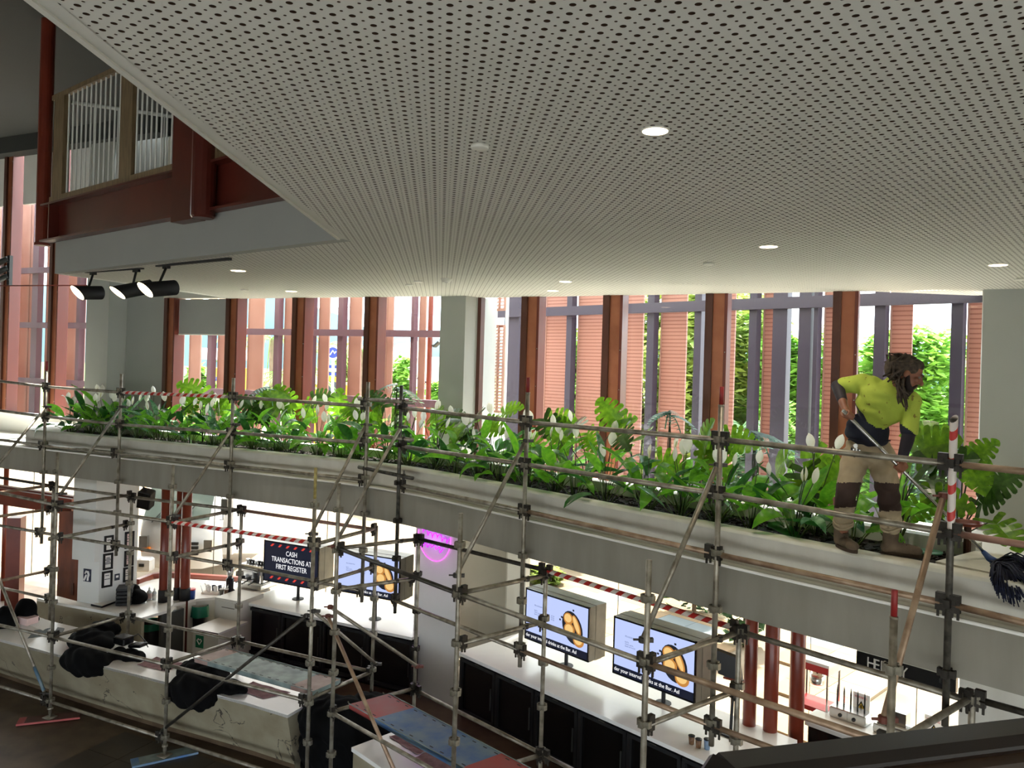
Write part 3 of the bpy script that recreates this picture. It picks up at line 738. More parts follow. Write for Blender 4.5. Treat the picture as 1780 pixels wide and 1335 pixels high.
MB().obox(at(mid_ + nbm * 0.9, zb1 - 0.1), hl, nbm * 0.85, UP * 0.1).build('upper_slab', 'beam_steel', bm)
c1 = struct('column', bp(74), 'slim dark red round column at the end of the beam')
p = bp(74); MB().lathe(at(p, 0), [(0.10, zb0 - 0.03), (0.10, zb0), (0.085, zb0 + 0.01), (0.085, ZU)], 18).build('shaft', 'red_steel', c1, False)
c2 = struct('column', bp(345), 'dark red column clasped to the beam under the ceiling edge')
p = bp(316); q = bp(385); w = q - p
zc0 = onp(345, 382, BP).z - 0.02
MB().obox(at(p + w * 0.3 - nbm * 0.06, (zc0 + 9.0) / 2), w * 0.28, nbm * 0.07, UP * (9.0 - zc0) / 2).build('shaft', 'beam_steel', c2)
MB().lathe(at(p + w * 0.72 - nbm * 0.08, 0), [(0.10, zc0), (0.115, zc0 + 0.02), (0.115, 9.0)], 18).build('shaft', 'beam_steel', c2)
bl = thing('balustrade', 'bronze balustrade of thin steel rods on the red beam', 'balustrade', at(bp(200), zb1))
ztop = onp(218, 118, BP).z
for a, b in ((92, 110), (207, 230), (364, 378)):
    p, q = bp(a), bp(b); MB().obox(at((p + q) / 2, (zb1 + ztop) / 2), (q - p) / 2 * 0.9, nbm * 0.03, UP * (ztop - zb1) / 2).build('post', 'bronze_post', bl)
MB().obox(at((bp(88) + bp(420)) / 2, zb1 + 0.05), (bp(420) - bp(88)) / 2, nbm * 0.03, UP * 0.035).build('bottom_rail', 'bronze_post', bl)
MB().obox(at((bp(88) + bp(420)) / 2, ztop + 0.02), (bp(420) - bp(88)) / 2, nbm * 0.03, UP * 0.03).build('handrail', 'bronze_post', bl)
def rods(par, p, q, n, z0, z1):
    me = None
    for i in range(n):
        c = p + (q - p) * (i / (n - 1))
        MB().tube(at(c, z0), at(c, z1), 0.011, n=6, caps=False).build('rod', 'rod_steel', par)
rods(bl, bp(114), bp(203), 12, zb1 + 0.08, ztop); rods(bl, bp(233), bp(313), 10, zb1 + 0.08, ztop); rods(bl, bp(388), bp(420), 3, zb1 + 0.08, ztop)
b2 = thing('balustrade', 'further rod balustrade seen through the first one', 'balustrade', at(bp(150) + nbm * 1.6, zb1))
pA, pB = bp(94) + nbm * 0.15, bp(94) + nbm * 1.9 + tb * 0.9
rods(b2, pA, pB, 8, zb1 + 0.08, ztop)
MB().tube(at(pA, ztop), at(pB, ztop), 0.025).build('handrail', 'rod_steel', b2); MB().tube(at(pA, zb1 + 0.06), at(pB, zb1 + 0.06), 0.02).build('bottom_rail', 'bronze_post', b2)
pC = pB + tb * 2.2; rods(b2, pB, pC, 9, zb1 + 0.08, ztop); MB().tube(at(pB, ztop), at(pC, ztop), 0.025).build('handrail', 'rod_steel', b2)
s = struct('wall_upper', bp(250) + nbm * 2, 'pale grey wall panels behind the upper balustrade')
for a, b, zt_ in ((125, 205, 8.0), (235, 315, 8.15)):
    pa, pb = bp(a) + nbm * 2.6, bp(b) + nbm * 2.6 - tb * 0.1
    wallseg(pa, pb, zb1, zt_, 0.05, nbm).build('wall_strip', 'white_wall', s)
# ================================================================== SCAFFOLD
PAL, PAR_, PBL, PBR, PCL, PCR = PL(7.84), PR(5.147), PL(9.094), PR(6.402), PL(8.79), PR(6.098)
RT = 0.0245
scf = thing('scaffold', 'galvanised tube scaffold standing three rows deep in front of the balcony', 'scaffold', (-2.5, 9.5, 0))
def lug_mesh(m, nm):
    mb = MB(); mb.lathe((0, 0, 0), [(RT + 0.001, -0.026), (RT + 0.005, -0.022), (RT + 0.005, 0.022), (RT + 0.001, 0.026)], 10, m)
    for k in range(4):
        a = math.pi / 2 * k; c = Vector((math.cos(a), math.sin(a), 0)); t = Vector((-c.y, c.x, 0))
        mb.obox(c * 0.052, c * 0.006, t * 0.022, UP * 0.028, m); mb.obox(c * 0.037 + t * 0.02, c * 0.014, t * 0.004, UP * 0.024, m); mb.obox(c * 0.037 - t * 0.02, c * 0.014, t * 0.004, UP * 0.024, m)
    return mb.mesh(nm)
LUG, LUGD = lug_mesh('clamp', 'coupler'), lug_mesh('dark_clamp', 'coupler')
def wedge_mesh(m):
    mb = MB(); mb.obox(Vector((0, 0.0, 0.012)), Vector((0.022, 0, 0)), Vector((0, 0.034, 0)), UP * 0.062, m)
    mb.obox(Vector((0, -0.02, -0.068)), Vector((0.007, 0, 0)), Vector((0, 0.008, 0)), UP * 0.03, m); mb.obox(Vector((0, 0.018, -0.062)), Vector((0.007, 0, 0)), Vector((0, 0.008, 0)), UP * 0.026, m)
    mb.obox(Vector((0, 0.03, 0.0)), Vector((0.028, 0, 0)), Vector((0, 0.012, 0)), UP * 0.03, m)
    return mb.mesh('wedge_clamp')
WEDGE, WEDGEW = wedge_mesh('dark_clamp'), wedge_mesh('clamp')
def swivel_mesh(m):
    mb = MB(); mb.lathe((0, 0, 0), [(0.030, -0.022), (0.034, -0.018), (0.034, 0.018), (0.030, 0.022)], 10, m); mb.obox(Vector((0.055, 0, 0)), Vector((0.03, 0, 0)), Vector((0, 0.02, 0)), UP * 0.016, m)
    mb.obox(Vector((-0.05, 0, 0)), Vector((0.025, 0, 0)), Vector((0, 0.007, 0)), UP * 0.007, m); return mb.mesh('swivel_clamp')
SWIV, SWIVR = swivel_mesh('dark_clamp'), swivel_mesh('rust_clamp')
def sub(me, parent, mw, name=None):
    o = bpy.data.objects.new(name or me.name, me); COL.objects.link(o); o.parent = parent; o.matrix_basis = mw; return o
def standard(ref, pl_, ztop, zbot, zs, m='galv', lug=LUG, top=None, topl=0.0, rz=None):
    """ref pixel on the row plane; ztop / zbot as pixel rows (negative zbot: metres)"""
    p = onp(ref[0], ref[1], pl_); q = Vector((p.x, p.y, 0))
    def zz(y): return CZ + (PY0 - SR * q.x / q.y * 0 - y) / F * q.y / CR + 0.0
    def zof(py):
        # world z at which the vertical line crosses image row py
        # row = PY0 - F*(-X*SR + Z*CR)/Y
        return CZ + ((PY0 - py) * q.y / F + q.x * SR) / CR
    z1 = zof(ztop); z0 = zbot[0] if isinstance(zbot, tuple) else zof(zbot)
    mb = MB()
    if top: 
        zt = zof(topl); mb.tube(at(q, z0), at(q, zt), RT, n=12, m=m); mb.lathe(at(q, zt), [(RT * 0.8, 0), (RT * 0.8, z1 - zt - 0.004), (RT * 0.7, z1 - zt)], 12, top)
        mb.lathe(at(q, zt), [(RT * 1.02, -0.01), (RT * 1.08, -0.008), (RT * 1.08, 0.006), (RT, 0.008)], 12, m)
    else: mb.path([at(q, z0), at(q, z1 - 0.004), at(q, z1)], [RT, RT, RT * 0.9], 12, m)
    o = mb.build('standard', m, scf, True)
    for z in zs:
        if z0 + 0.05 < z < z1 - 0.02: sub(lug, o, Matrix.Translation(at(q, z)) @ Matrix.Rotation(math.atan2(pl_[0], pl_[1]) * -1, 4, 'Z'))
    return q, o
def tube_(name, a, b, m='galv', ends=True, r=RT, taped=None, cl=WEDGE, shrink=0.0):
    d = (b - a).normalized(); mb = MB(); mb.tube(a, b, r, n=10, m=m)
    o = mb.build(name, m, scf, True)
    if ends:
        rz = math.atan2(d.y, d.x) - math.pi / 2
        if ends in (True, 'a'): sub(cl, o, Matrix.Translation(a + d * 0.045) @ Matrix.Rotation(rz + math.pi, 4, 'Z'))
        if ends in (True, 'b'): sub(cl, o, Matrix.Translation(b - d * 0.045) @ Matrix.Rotation(rz, 4, 'Z'))
    if taped:
        t = MB(); n = int((b - a).length / 0.07); w = d.cross(UP).normalized(); h = w.cross(d)
        s0, s1 = taped; L_ = (b - a).length
        for i in range(int(n * s0), int(n * s1)):
            c0, c1 = i / n, (i + 1) / n; rows = []
            for f_ in (c0, c1):
                rows.append([a + d * (L_ * f_ + 0.03 * math.sin(2 * math.pi * k / 10)) + (w * math.cos(2 * math.pi * k / 10) + h * math.sin(2 * math.pi * k / 10)) * (r + 0.0025) for k in range(10)])
            t.strip(rows, 'tape_red' if i % 2 == 0 else 'tape_white', True)
        t.build('hazard_tape', None, o, True)['label'] = 'red and white hazard tape wound round the tube'
    return o
ZL1, ZL2, SPC = 3.27, 1.29, 0.495
ZA = [ZL1 + SPC * k for k in range(-7, 2)]
ZCs = [4.99 - SPC * k for k in range(0, 7)]
# row A (outer, on the ground floor in front of the counter)
def run_std(rows):
    return [standard(*r) for r in rows]
FL0 = (0.10,)
A_ = run_std([((97, 900), PAL, 786, FL0, ZA), ((298, 907), PAL, 808, FL0, ZA), ((545, 944), PAL, 813, FL0, ZA, 'galv', LUG, 'yellow_paint', 868), ((586, 952), PAR_, 840, FL0, ZA),
              ((797, 1032), PAR_, 892, FL0, ZA), ((1123, 1152), PAR_, 973, FL0, ZA), ((1551, 1170), PAR_, 1025, FL0, ZA, 'galv', LUG, 'red_paint', 1073)])
B_ = run_std([((93, 845), PBL, 838, FL0, ZA), ((229, 864), PBL, 857, FL0, ZA), ((420, 887), PBL, 881, FL0, ZA), ((654, 920), PBL, 914, FL0, ZA), ((728, 937), PBR, 933, FL0, ZA, 'galv', LUGD),
              ((949, 991), PBR, 986, FL0, ZA), ((1285, 1095), PBR, 1090, FL0, ZA), ((1690, 1213), PBR, 1205, FL0, ZA)])
C_ = run_std([((80, 672), PCL, 628, 945, ZCs, 'galv', LUG, 'red_paint', 645), ((210, 681), PCL, 650, 966, ZCs), ((405, 689), PCL, 657, 992, ZCs), ((639, 698), PCL, 664, 1047, ZCs),
              ((697, 705), PCR, 670, 1066, ZCs, 'black_steel', LUGD), ((916, 733), PCR, 656, 1159, ZCs, 'galv', LUG, 'red_paint', 683), ((1252, 763), PCR, 672, 1296, ZCs, 'galv', LUG, 'red_paint', 705),
              ((1656, 806), PCR, 727, 1262, ZCs, 'black_steel', LUGD)])
# taped head of the last inner upright
q, o = C_[-1]; hd = MB()
zof = lambda py: CZ + ((PY0 - py) * q.y / F + q.x * SR) / CR
zt_, zb_ = zof(728), zof(915); n_ = 12
for i in range(n_):
    z0_, z1_ = zb_ + (zt_ - zb_) * i / n_, zb_ + (zt_ - zb_) * (i + 1) / n_; rows = []
    for z_ in (z0_, z1_): rows.append([q + Vector((math.cos(2 * math.pi * k / 12), math.sin(2 * math.pi * k / 12), 0)) * (RT + 0.002) + UP * (z_ + 0.028 * math.sin(2 * math.pi * k / 12 + 1)) for k in range(12)])
    hd.strip(rows, 'tape_red' if i % 3 == 1 else 'tape_white', True)
hd.build('hazard_tape', None, o, True)['label'] = 'worn red and white tape round the top of the upright'
def led(x0, y0, x1, y1, pl_, m='galv', ends=True, taped=None, name='ledger', cl=WEDGE):
    return tube_(name, onp(x0, y0, pl_), onp(x1, y1, pl_), m, ends, RT, taped, cl)
# inner row ledgers
for g in ([(-150, 645), (80, 672), (210, 682), (405, 690), (636, 706)], [(-150, 694), (79, 724), (208, 738), (402, 752), (634, 770)], [(-150, 745), (73, 774), (200, 787), (398, 809), (632, 834)]):
    for i in range(len(g) - 1): led(*g[i], *g[i + 1], PCL, 'galv', True, (0.03, 0.97) if (i == 2 and g[0][1] == 645) else None)
for g, ms in (([(700, 709), (914, 734), (1252, 764), (1652, 806), (1900, 832)], ['galv', 'galv', 'galv', 'galv_warm']), ([(699, 776), (912, 807), (1245, 858), (1650, 926), (1900, 966)], ['galv', 'galv', 'galv', 'galv_pink']),
              ([(697, 843), (911, 888), (1240, 962), (1648, 1050), (1900, 1112)], ['galv', 'galv_warm', 'galv_warm', 'galv_warm'])):
    for i in range(len(g) - 1): led(*g[i], *g[i + 1], PCR, ms[i], True)
for g in ([(-150, 888), (67, 925), (200, 947), (395, 981), (450, 991)],):
    for i in range(len(g) - 1): led(*g[i], *g[i + 1], PCL, 'galv', True if i < 3 else 'a')
led(450, 991, 628, 1027, PCL, 'galv', 'b')
g = [(682, 1042), (797, 1088), (904, 1130), (1240, 1262), (1500, 1362)]
led(682, 1042, 904, 1130, PCR, 'galv'); led(904, 1130, 1239, 1262, PCR, 'galv_warm'); led(1239, 1262, 1640, 1412, PCR, 'galv_warm')
# short tubes tying the two runs at the corner
for y0, y1, m in ((694, 699, 'galv'), (755, 763, 'galv'), (814, 828, 'black_steel')):
    a, b = onp(634, y0, PCL), onp(702, y1, PCR); d = (b - a)
    o = tube_('tie_tube', a - d * 0.16, b + d * 0.22, m, False)
    for p_ in (a, b): sub(SWIV, o, Matrix.Translation(p_) @ Matrix.Rotation(1.57, 4, 'Y'))
# outer row ledgers
led(-120, 830, 97, 878, PAL); led(97, 878, 298, 907, PAL); led(298, 907, 545, 944, PAL, taped=(0.02, 0.98)); led(588, 953, 797, 1032, PAR_, 'galv_dark'); led(797, 1032, 1123, 1152, PAR_); led(1123, 1152, 1548, 1296, PAR_, 'galv_warm')
led(-120, 1060, 90, 1107, PAL); led(90, 1107, 288, 1155, PAL); led(288, 1155, 529, 1217, PAL); led(574, 1237, 783, 1356, PAR_)
led(-120, 1155, 78, 1217, PAL); led(78, 1217, 279, 1281, PAL); led(279, 1281, 520, 1358, PAL)
# middle row ledgers
led(-120, 811, 93, 845, PBL, 'galv_dark'); led(93, 845, 229, 864, PBL); led(229, 864, 420, 887, PBL); led(420, 887, 654, 921, PBL, 'galv_pink'); led(729, 937, 947, 991, PBR, 'galv_dark')
led(950, 992, 1284, 1094, PBR, taped=(0.02, 0.98)); led(1287, 1098, 1688, 1219, PBR); led(1692, 1214, 1900, 1272, PBR, 'galv_dark')
led(228, 1073, 417, 1115, PBL); led(417, 1115, 648, 1168, PBL); led(724, 1200, 945, 1312, PBR); led(945, 1312, 1270, 1480, PBR)
led(-40, 1012, 84, 1040, PBL)
# transoms
def tr(x0, y0, x1, y1, left, m='galv', ends='b'):
    a, b = onp(x0, y0, PAL if left else PAR_), onp(x1, y1, PBL if left else PBR)
    o = tube_('transom', a, b, m, ends)
    return a, b, o
for x0, y0, x1, y1, l_ in ((-40, 862, 93, 843, 1), (100, 879, 229, 860, 1), (300, 908, 420, 885, 1), (548, 946, 654, 918, 1), (588, 953, 728, 937, 0), (800, 1031, 949, 1000, 0), (1126, 1153, 1285, 1099, 0),
                           (-40, 903, 88, 885, 1), (100, 935, 222, 911, 1), (300, 969, 418, 943, 1), (545, 1016, 650, 985, 1), (582, 1025, 720, 1006, 0), (800, 1119, 946, 1081, 0), (1124, 1261, 1280, 1200, 0),
                           (-40, 1018, 85, 992, 1), (93, 1106, 216, 1072, 1), (290, 1154, 410, 1114, 1), (530, 1218, 645, 1168, 1), (574, 1238, 722, 1196, 0), (786, 1358, 942, 1312, 0), (1540, 1300, 1688, 1213, 0)):
    a, b, o = tr(x0, y0, x1, y1, l_, 'galv_warm' if x0 in (-40,) else 'galv', True)
    if y0 < 1030 and y0 > 840 and x0 > 0 or x0 in (800, 1126): sub(SWIV, o, Matrix.Translation(a.lerp(b, 0.76)) @ Matrix.Rotation(1.2, 4, 'Z'))
# rakers from the outer row up to the inner row, and braces
def brace(x0, y0, p0, x1, y1, p1, m='galv', c0=SWIV, c1=SWIV):
    a, b = onp(x0, y0, p0), onp(x1, y1, p1); o = tube_('brace', a, b, m, False, 0.0225)
    sub(c0, o, Matrix.Translation(a)); sub(c1, o, Matrix.Translation(b)); return o
brace(-12, 818, PAL, 80, 707, PCL); brace(106, 858, PAL, 211, 707, PCL); brace(303, 896, PAL, 408, 738, PCL); brace(541, 928, PAL, 636, 738, PCL); brace(580, 950, PAR_, 697, 742, PCR, 'galv', SWIVR)
brace(793, 1000, PAR_, 914, 766, PCR); brace(1117, 1112, PAR_, 1247, 808, PCR); brace(1536, 1250, PAR_, 1640, 862, PCR, 'galv_warm', SWIVR, SWIVR)
o = brace(-20, 960, PAL, 78, 1205, PAL, 'galv', SWIV, SWIV)
a, b = onp(-20, 960, PAL), onp(78, 1205, PAL); MB().tube(a.lerp(b, 0.82), a.lerp(b, 0.985), 0.0245, n=10).build('painted_end', 'blue_paint', o, True)['label'] = 'blue painted tube end'
brace(279, 1272, PAL, 533, 1070, PAL, 'galv_dark'); brace(545, 1062, PAL, 653, 1154, PBL, 'galv'); brace(574, 1055, PAR_, 725, 1158, PBR, 'galv', SWIVR, SWIVR); brace(570, 1071, PAR_, 720, 1420, PAR_, 'galv_warm', SWIVR)
# base jacks, plates
for i, (q, o) in enumerate(A_[:3] + B_[:4] + A_[3:] + B_[4:]):
    mb = MB(); mb.tube(at(q, 0.04), at(q, 0.24), 0.018, n=8, m='galv'); mb.box(at(q, 0.045), (0.15, 0.15, 0.01), A_L, 'galv'); mb.lathe(at(q, 0.16), [(0.03, 0), (0.042, 0.005), (0.042, 0.03), (0.03, 0.035)], 8, 'galv')
    mb.build('base_jack', 'galv', scf, True)
# sole boards under two of the jacks
for i, (m, lab, rz) in enumerate((('plank_red', 'reddish sole board under the leftmost outer scaffold foot', 0.35), ('plank_blue', 'blue sole board under a scaffold foot on the dark floor', 0.55))):
    q = A_[i][0]; t = thing('sole_board', lab, 'board', at(q, 0.012))
    ax = Vector((math.cos(rz), math.sin(rz), 0)); ay = Vector((-ax.y, ax.x, 0)); c = at(q, 0.026)
    MB().bbox(c, ax * 0.42, ay * 0.115, UP * 0.013, 0.012).build('board', 'plank_grey' if i else 'sole_brown', t)
    MB().obox(c - ay * 0.115 - UP * 0.0, ax * 0.42, ay * 0.006, UP * 0.014).build('painted_edge', m, t)
    MB().obox(c - ax * 0.37 + UP * 0.0135, ax * 0.05, ay * 0.11, UP * 0.001).build('painted_end', m, t)
# steel planks
def plank(lab, c4, z, mm, me_, ends, bulge=0.0):
    P4 = [atz(x, y, z) for x, y in c4]      # near-left, far-left, far-right, near-right
    t = thing('scaffold_plank', lab, 'plank', (P4[0] + P4[2]) / 2)
    def pt(u, v, h=0.0): return P4[0].lerp(P4[3], u).lerp(P4[1].lerp(P4[2], u), v) + UP * h
    def slab(u0, u1, name, m):
        rows = [[pt(u0, 0, -0.055), pt(u0, 0, 0), pt(u0, 1, 0), pt(u0, 1, -0.055)], [pt(u1, 0, -0.055), pt(u1, 0, 0), pt(u1, 1, 0), pt(u1, 1, -0.055)]]
        return MB().strip(rows).build(name, m, t)
    b = slab(ends[0], 1 - ends[1], 'deck', mm)
    if ends[0] > 0: slab(0, ends[0], 'deck_end', me_)
    if ends[1] > 0: slab(1 - ends[1], 1, 'deck_end', me_)
    for v in (0.0, 1.0):
        MB().tube(pt(0, v, 0.004), pt(1, v, 0.004), 0.006, n=6).build('lip', 'plank_grey', t)
    for u in (0.0, 1.0):
        mb = MB(); mb.strip([[pt(u, 0, -0.055), pt(u, 0, 0.0)], [pt(u, 1, -0.055), pt(u, 1, 0.0)]]); mb.build('end_plate', 'plank_grey', t)
        for v in (0.06, 0.94): MB().tube(pt(u, v, -0.06), pt(u + (0.03 if u else -0.03), v, 0.0), 0.008, n=6).build('hook', 'clamp', t)
    sl_ = MB(); n = 15
    for i in range(n):
        for v in (0.09, 0.91):
            u = (i + 0.5) / n; p = pt(u, v, 0.001); d = (pt(u + 0.01, v) - pt(u, v)).normalized(); w = (pt(u, v + 0.01) - pt(u, v)).normalized()
            sl_.obox(p, d * 0.028, w * 0.007, UP * 0.0008)
    sl_.build('slot', 'black_matt', t)['kind'] = 'stuff'
plank('worn grey-green steel plank with a bare end, over the counter', [(338, 1144), (393, 1127), (592, 1181), (543, 1202)], 1.37, 'plank_grey', 'plank_pinkgrey', (0.12, 0.17))
plank('blue steel plank with red ends, lower of the two planks', [(607, 1224), (676, 1206), (940, 1345), (872, 1372)], 1.37, 'plank_blue', 'plank_red', (0.2, 0.22))
# ================================================================== PLANTS
def lily_leaf(seed, arch, wid):
    r = random.Random(seed); rows = []
    for i in range(8):
        t = i / 7; w = wid * (math.sin(math.pi * min(1, t * 0.93 + 0.05)) ** 0.8) * (1 - 0.25 * t); w = 0.0 if i == 7 else max(w, 0.008)
        y = t * math.cos(arch * t * 0.6); z = -0.5 * arch * t * t * 0.6
        rows.append([Vector((x * w, y, z + abs(x) * w * 0.45 + 0.02 * math.sin(6 * t + x * 2 + seed) * (abs(x)))) for x in (-1, -0.5, 0, 0.5, 1)])
    return rows
LEAF = {}
for mname in ('lily_leaf', 'lily_leaf_dark', 'lily_leaf_pale'):
    LEAF[mname] = [MB().strip(lily_leaf(i, a, w)).mesh('leaf', mname, True) for i, (a, w) in enumerate(((0.7, 0.17), (1.2, 0.2), (0.3, 0.15), (1.6, 0.18)))]
def spathe_mesh():
    rows = []
    for i in range(7):
        t = i / 6; w = 0.3 * math.sin(math.pi * min(1, t * 0.95 + 0.04)) ** 0.75; w = 0.0 if i == 6 else w
        rows.append([Vector((x * w, (1 - abs(x)) * -0.16 * math.sin(math.pi * t), t)) for x in (-1, -0.5, 0, 0.5, 1)])
    mb = MB().strip(rows, 'spathe'); mb.lathe((0, 0.02, 0.05), [(0.03, 0), (0.04, 0.1), (0.035, 0.4), (0.01, 0.5)], 6, 'spadix'); return mb.mesh('flower', None, True)
SPATHE = spathe_mesh()
def basis(d, up=UP):
    y = d.normalized(); x = y.cross(up)
    if x.length < 1e-3: x = Vector((1, 0, 0))
    x.normalize(); z = x.cross(y); return Matrix(((x.x, y.x, z.x, 0), (x.y, y.y, z.y, 0), (x.z, y.z, z.z, 0), (0, 0, 0, 1)))
def lily(p, label, group, r, nl=12, nf=3, s=1.0, tall=1.0):
    t = thing('peace_lily', label, 'plant', p, group)
    st = MB(); a0 = r.uniform(0, 6.28)
    for i in range(nl):
        a = a0 + i * 2.4; k = i / nl
        el = math.radians(r.uniform(34, 62) + 26 * k); hr = r.uniform(0.16, 0.30) * s * (0.75 + 0.6 * k) * tall
        d = Vector((math.cos(a) * math.cos(el), math.sin(a) * math.cos(el), math.sin(el)))
        b = p + Vector((math.cos(a), math.sin(a), 0)) * 0.03; q = b + d * hr
        st.path([b, b + d * hr * 0.5 + UP * 0.01, q], [0.006, 0.005, 0.004], 5, 'stem')
        el2 = el - math.radians(r.uniform(5, 40)); dd = Vector((math.cos(a + r.uniform(-.3, .3)) * math.cos(el2), math.sin(a + r.uniform(-.3, .3)) * math.cos(el2), math.sin(el2)))
        L_ = r.uniform(0.28, 0.39) * s
        mn = r.choices(['lily_leaf', 'lily_leaf_dark', 'lily_leaf_pale'], [0.6, 0.28, 0.12])[0]
        mw = Matrix.Translation(q) @ basis(dd) @ Matrix.Rotation(r.uniform(-0.5, 0.5), 4, 'Y') @ Matrix.Diagonal((L_, L_, L_, 1))
        link('leaf', r.choice(LEAF[mn]), t, mw)
    for i in range(nf):
        a = r.uniform(0, 6.28); tl = r.uniform(0.04, 0.2); h = r.uniform(0.46, 0.62) * min(s, 1.15) * tall
        top = p + Vector((math.cos(a) * tl, math.sin(a) * tl, h)); st.path([p, p + Vector((math.cos(a) * tl * 0.3, math.sin(a) * tl * 0.3, h * 0.55)), top], [0.005, 0.0045, 0.004], 5, 'stem_dark')
        L_ = r.uniform(0.13, 0.18)
        mw = Matrix.Translation(top) @ Matrix.Rotation(r.uniform(-2.2, 1.2), 4, 'Z') @ Matrix.Rotation(r.uniform(-0.35, 0.35), 4, 'Y') @ Matrix.Rotation(r.uniform(-0.3, 0.2), 4, 'X') @ Matrix.Diagonal((L_, L_, L_, 1))
        link('flower', SPATHE, t, mw)
    st.build('stems', None, t, True)
    return t
def monstera_leaf(mname, slits):
    """heart-shaped blade cut into lobes by slits"""
    mb = MB(); n = 6
    def edge(t, s):  # outline half width and sweep at parameter t along the midrib
        w = 0.52 * math.sin(math.pi * min(1, 0.16 + 0.86 * t)) ** 0.62; return w
    for s in (-1, 1):
        for i in range(n):
            t0, t1 = i / n, (i + 1) / n; gap = 0.30 if slits else 0.05
            for fr0, fr1, g0, g1 in ((0, 0.36, 0, 0), (0.36, 0.62, 0, gap * 0.8), (0.62, 0.9, gap * 0.8, gap * 0.9), (0.9, 1.0, gap * 0.9, gap * 2.2)):
                q = []
                for fr_, g in ((fr0, g0), (fr1, g1)):
                    for tt in (t0 + g / n * 0.5, t1 - g / n * 0.5):
                        w = edge(tt, s) * (1.0 - 0.03 * i % 2); x = s * w * fr_; sweep = -0.16 * fr_ + 0.34 * fr_ * tt - (0.12 * fr_ if i == 0 else 0)
                        y = tt * 0.95 + sweep * (1 - 0.3 * tt); z = -0.22 * (y ** 2) + 0.25 * abs(x) - 0.35 * x * x
                        q.append(Vector((x, y, z)))
                f_ = (0, 1, 3, 2) if s > 0 else (0, 2, 3, 1)
                mb.add(q, [f_])
    return mb.mesh('leaf', mname, True)
MLEAF = [monstera_leaf('monstera_leaf', True), monstera_leaf('monstera_dark', True), monstera_leaf('monstera_leaf', False)]
def monstera(p, label, group, r, leaves, face, size=0.34):
    """leaves: list of (offset along, offset away, height)"""
    t = thing('monstera', label, 'plant', p, group); st = MB()
    for (dx, dy, h) in leaves:
        top = p + Vector((dx, dy, h))
        st.path([p, p + Vector((dx * 0.35, dy * 0.35, h * 0.6)), top], [0.008, 0.007, 0.005], 6, 'stem_dark')
        d = Vector((dx * 1.6 + r.uniform(-0.3, 0.3), dy - 0.25 + r.uniform(-0.3, 0.2), r.uniform(-0.5, 0.5))); d.normalize()
        y = d; nrm = Vector((r.uniform(-0.25, 0.25) - face.x, r.uniform(-0.2, 0.2) - face.y, r.uniform(0.3, 0.9)))
        z = (nrm - y * nrm.dot(y)).normalized(); x = y.cross(z)
        L_ = size * r.uniform(0.85, 1.2)
        mw = Matrix(((x.x, y.x, z.x, top.x), (x.y, y.y, z.y, top.y), (x.z, y.z, z.z, top.z), (0, 0, 0, 1))) @ Matrix.Diagonal((L_, L_, L_, 1))
        link('leaf', r.choices(MLEAF, [0.5, 0.35, 0.15])[0], t, mw)
    st.build('stems', None, t, True); return t
ORD = 'first second third fourth fifth sixth seventh eighth ninth tenth eleventh twelfth thirteenth fourteenth fifteenth sixteenth seventeenth eighteenth nineteenth twentieth'.split()
ORD += ['twenty-' + x for x in ORD[:9]] + ['thirtieth'] + ['thirty-' + x for x in ORD[:9]]
ZSO = ZRIM - 0.09
rr = random.Random(21)
n1_ = 32
for i in range(n1_):
    t = 0.012 + 0.935 * (i + rr.uniform(-0.18, 0.18)) / (n1_ - 1); t = max(0.0, min(1.0, t))
    p, tg = along(E1 + rr.uniform(0.2, 0.3), t); p = at(p, ZSO)
    k = rr.choice((9, 11, 13))
    lily(p, 'peace lily in the front row, %s from the far end of the planter' % ORD[i], 'peace lilies in the planter', rr, k, rr.choice((1, 2, 2, 3)), rr.uniform(1.2, 1.5))
n2_ = 19
for i in range(n2_):
    t = 0.03 + 0.93 * (i + rr.uniform(-0.2, 0.2)) / (n2_ - 1)
    p, tg = along(E1 + rr.uniform(0.58, 0.74), t); p = at(p, ZSO)
    lily(p, 'taller peace lily in the rear row, %s from the far end of the planter' % ORD[i], 'peace lilies in the planter', rr, 9, rr.choice((2, 3, 3)), rr.uniform(1.0, 1.25), 1.2)
n3_ = 13
for i in range(n3_):
    t = 0.22 + 0.74 * i / (n3_ - 1) + rr.uniform(-0.01, 0.01)
    p, tg = along(E1 + rr.uniform(0.66, 0.82), t); p = at(p, ZSO); nv = Vector((-tg.y, tg.x, 0))
    if nv.y < 0: nv = -nv
    lv = []
    for k in range(rr.choice((4, 5, 6))):
        o = tg * rr.uniform(-0.34, 0.34) + nv * rr.uniform(-0.15, 0.2); lv.append((o.x, o.y, rr.uniform(0.42, 0.86)))
    monstera(p, 'monstera with split leaves, %s from the far end at the back of the planter' % ORD[i], 'monsteras at the back of the planter', rr, lv, nv, 0.36)
# big monstera beside the last upright
p = atz(1668, 952, ZSO); rr = random.Random(5)
def rel(x, y, yy): q = aty(x, y, yy); return (q.x - p.x, q.y - p.y, q.z - p.z)
monstera(p, 'big monstera spreading its split leaves past the taped scaffold upright', None, rr, [rel(1688, 800, p.y), rel(1712, 850, p.y - .05), rel(1725, 905, p.y - .1), rel(1675, 790, p.y + .05), rel(1640, 760, p.y + .1), rel(1622, 830, p.y), rel(1608, 880, p.y + .05), rel(1700, 880, p.y)], Vector((0.3, 0.9, 0)), 0.31)
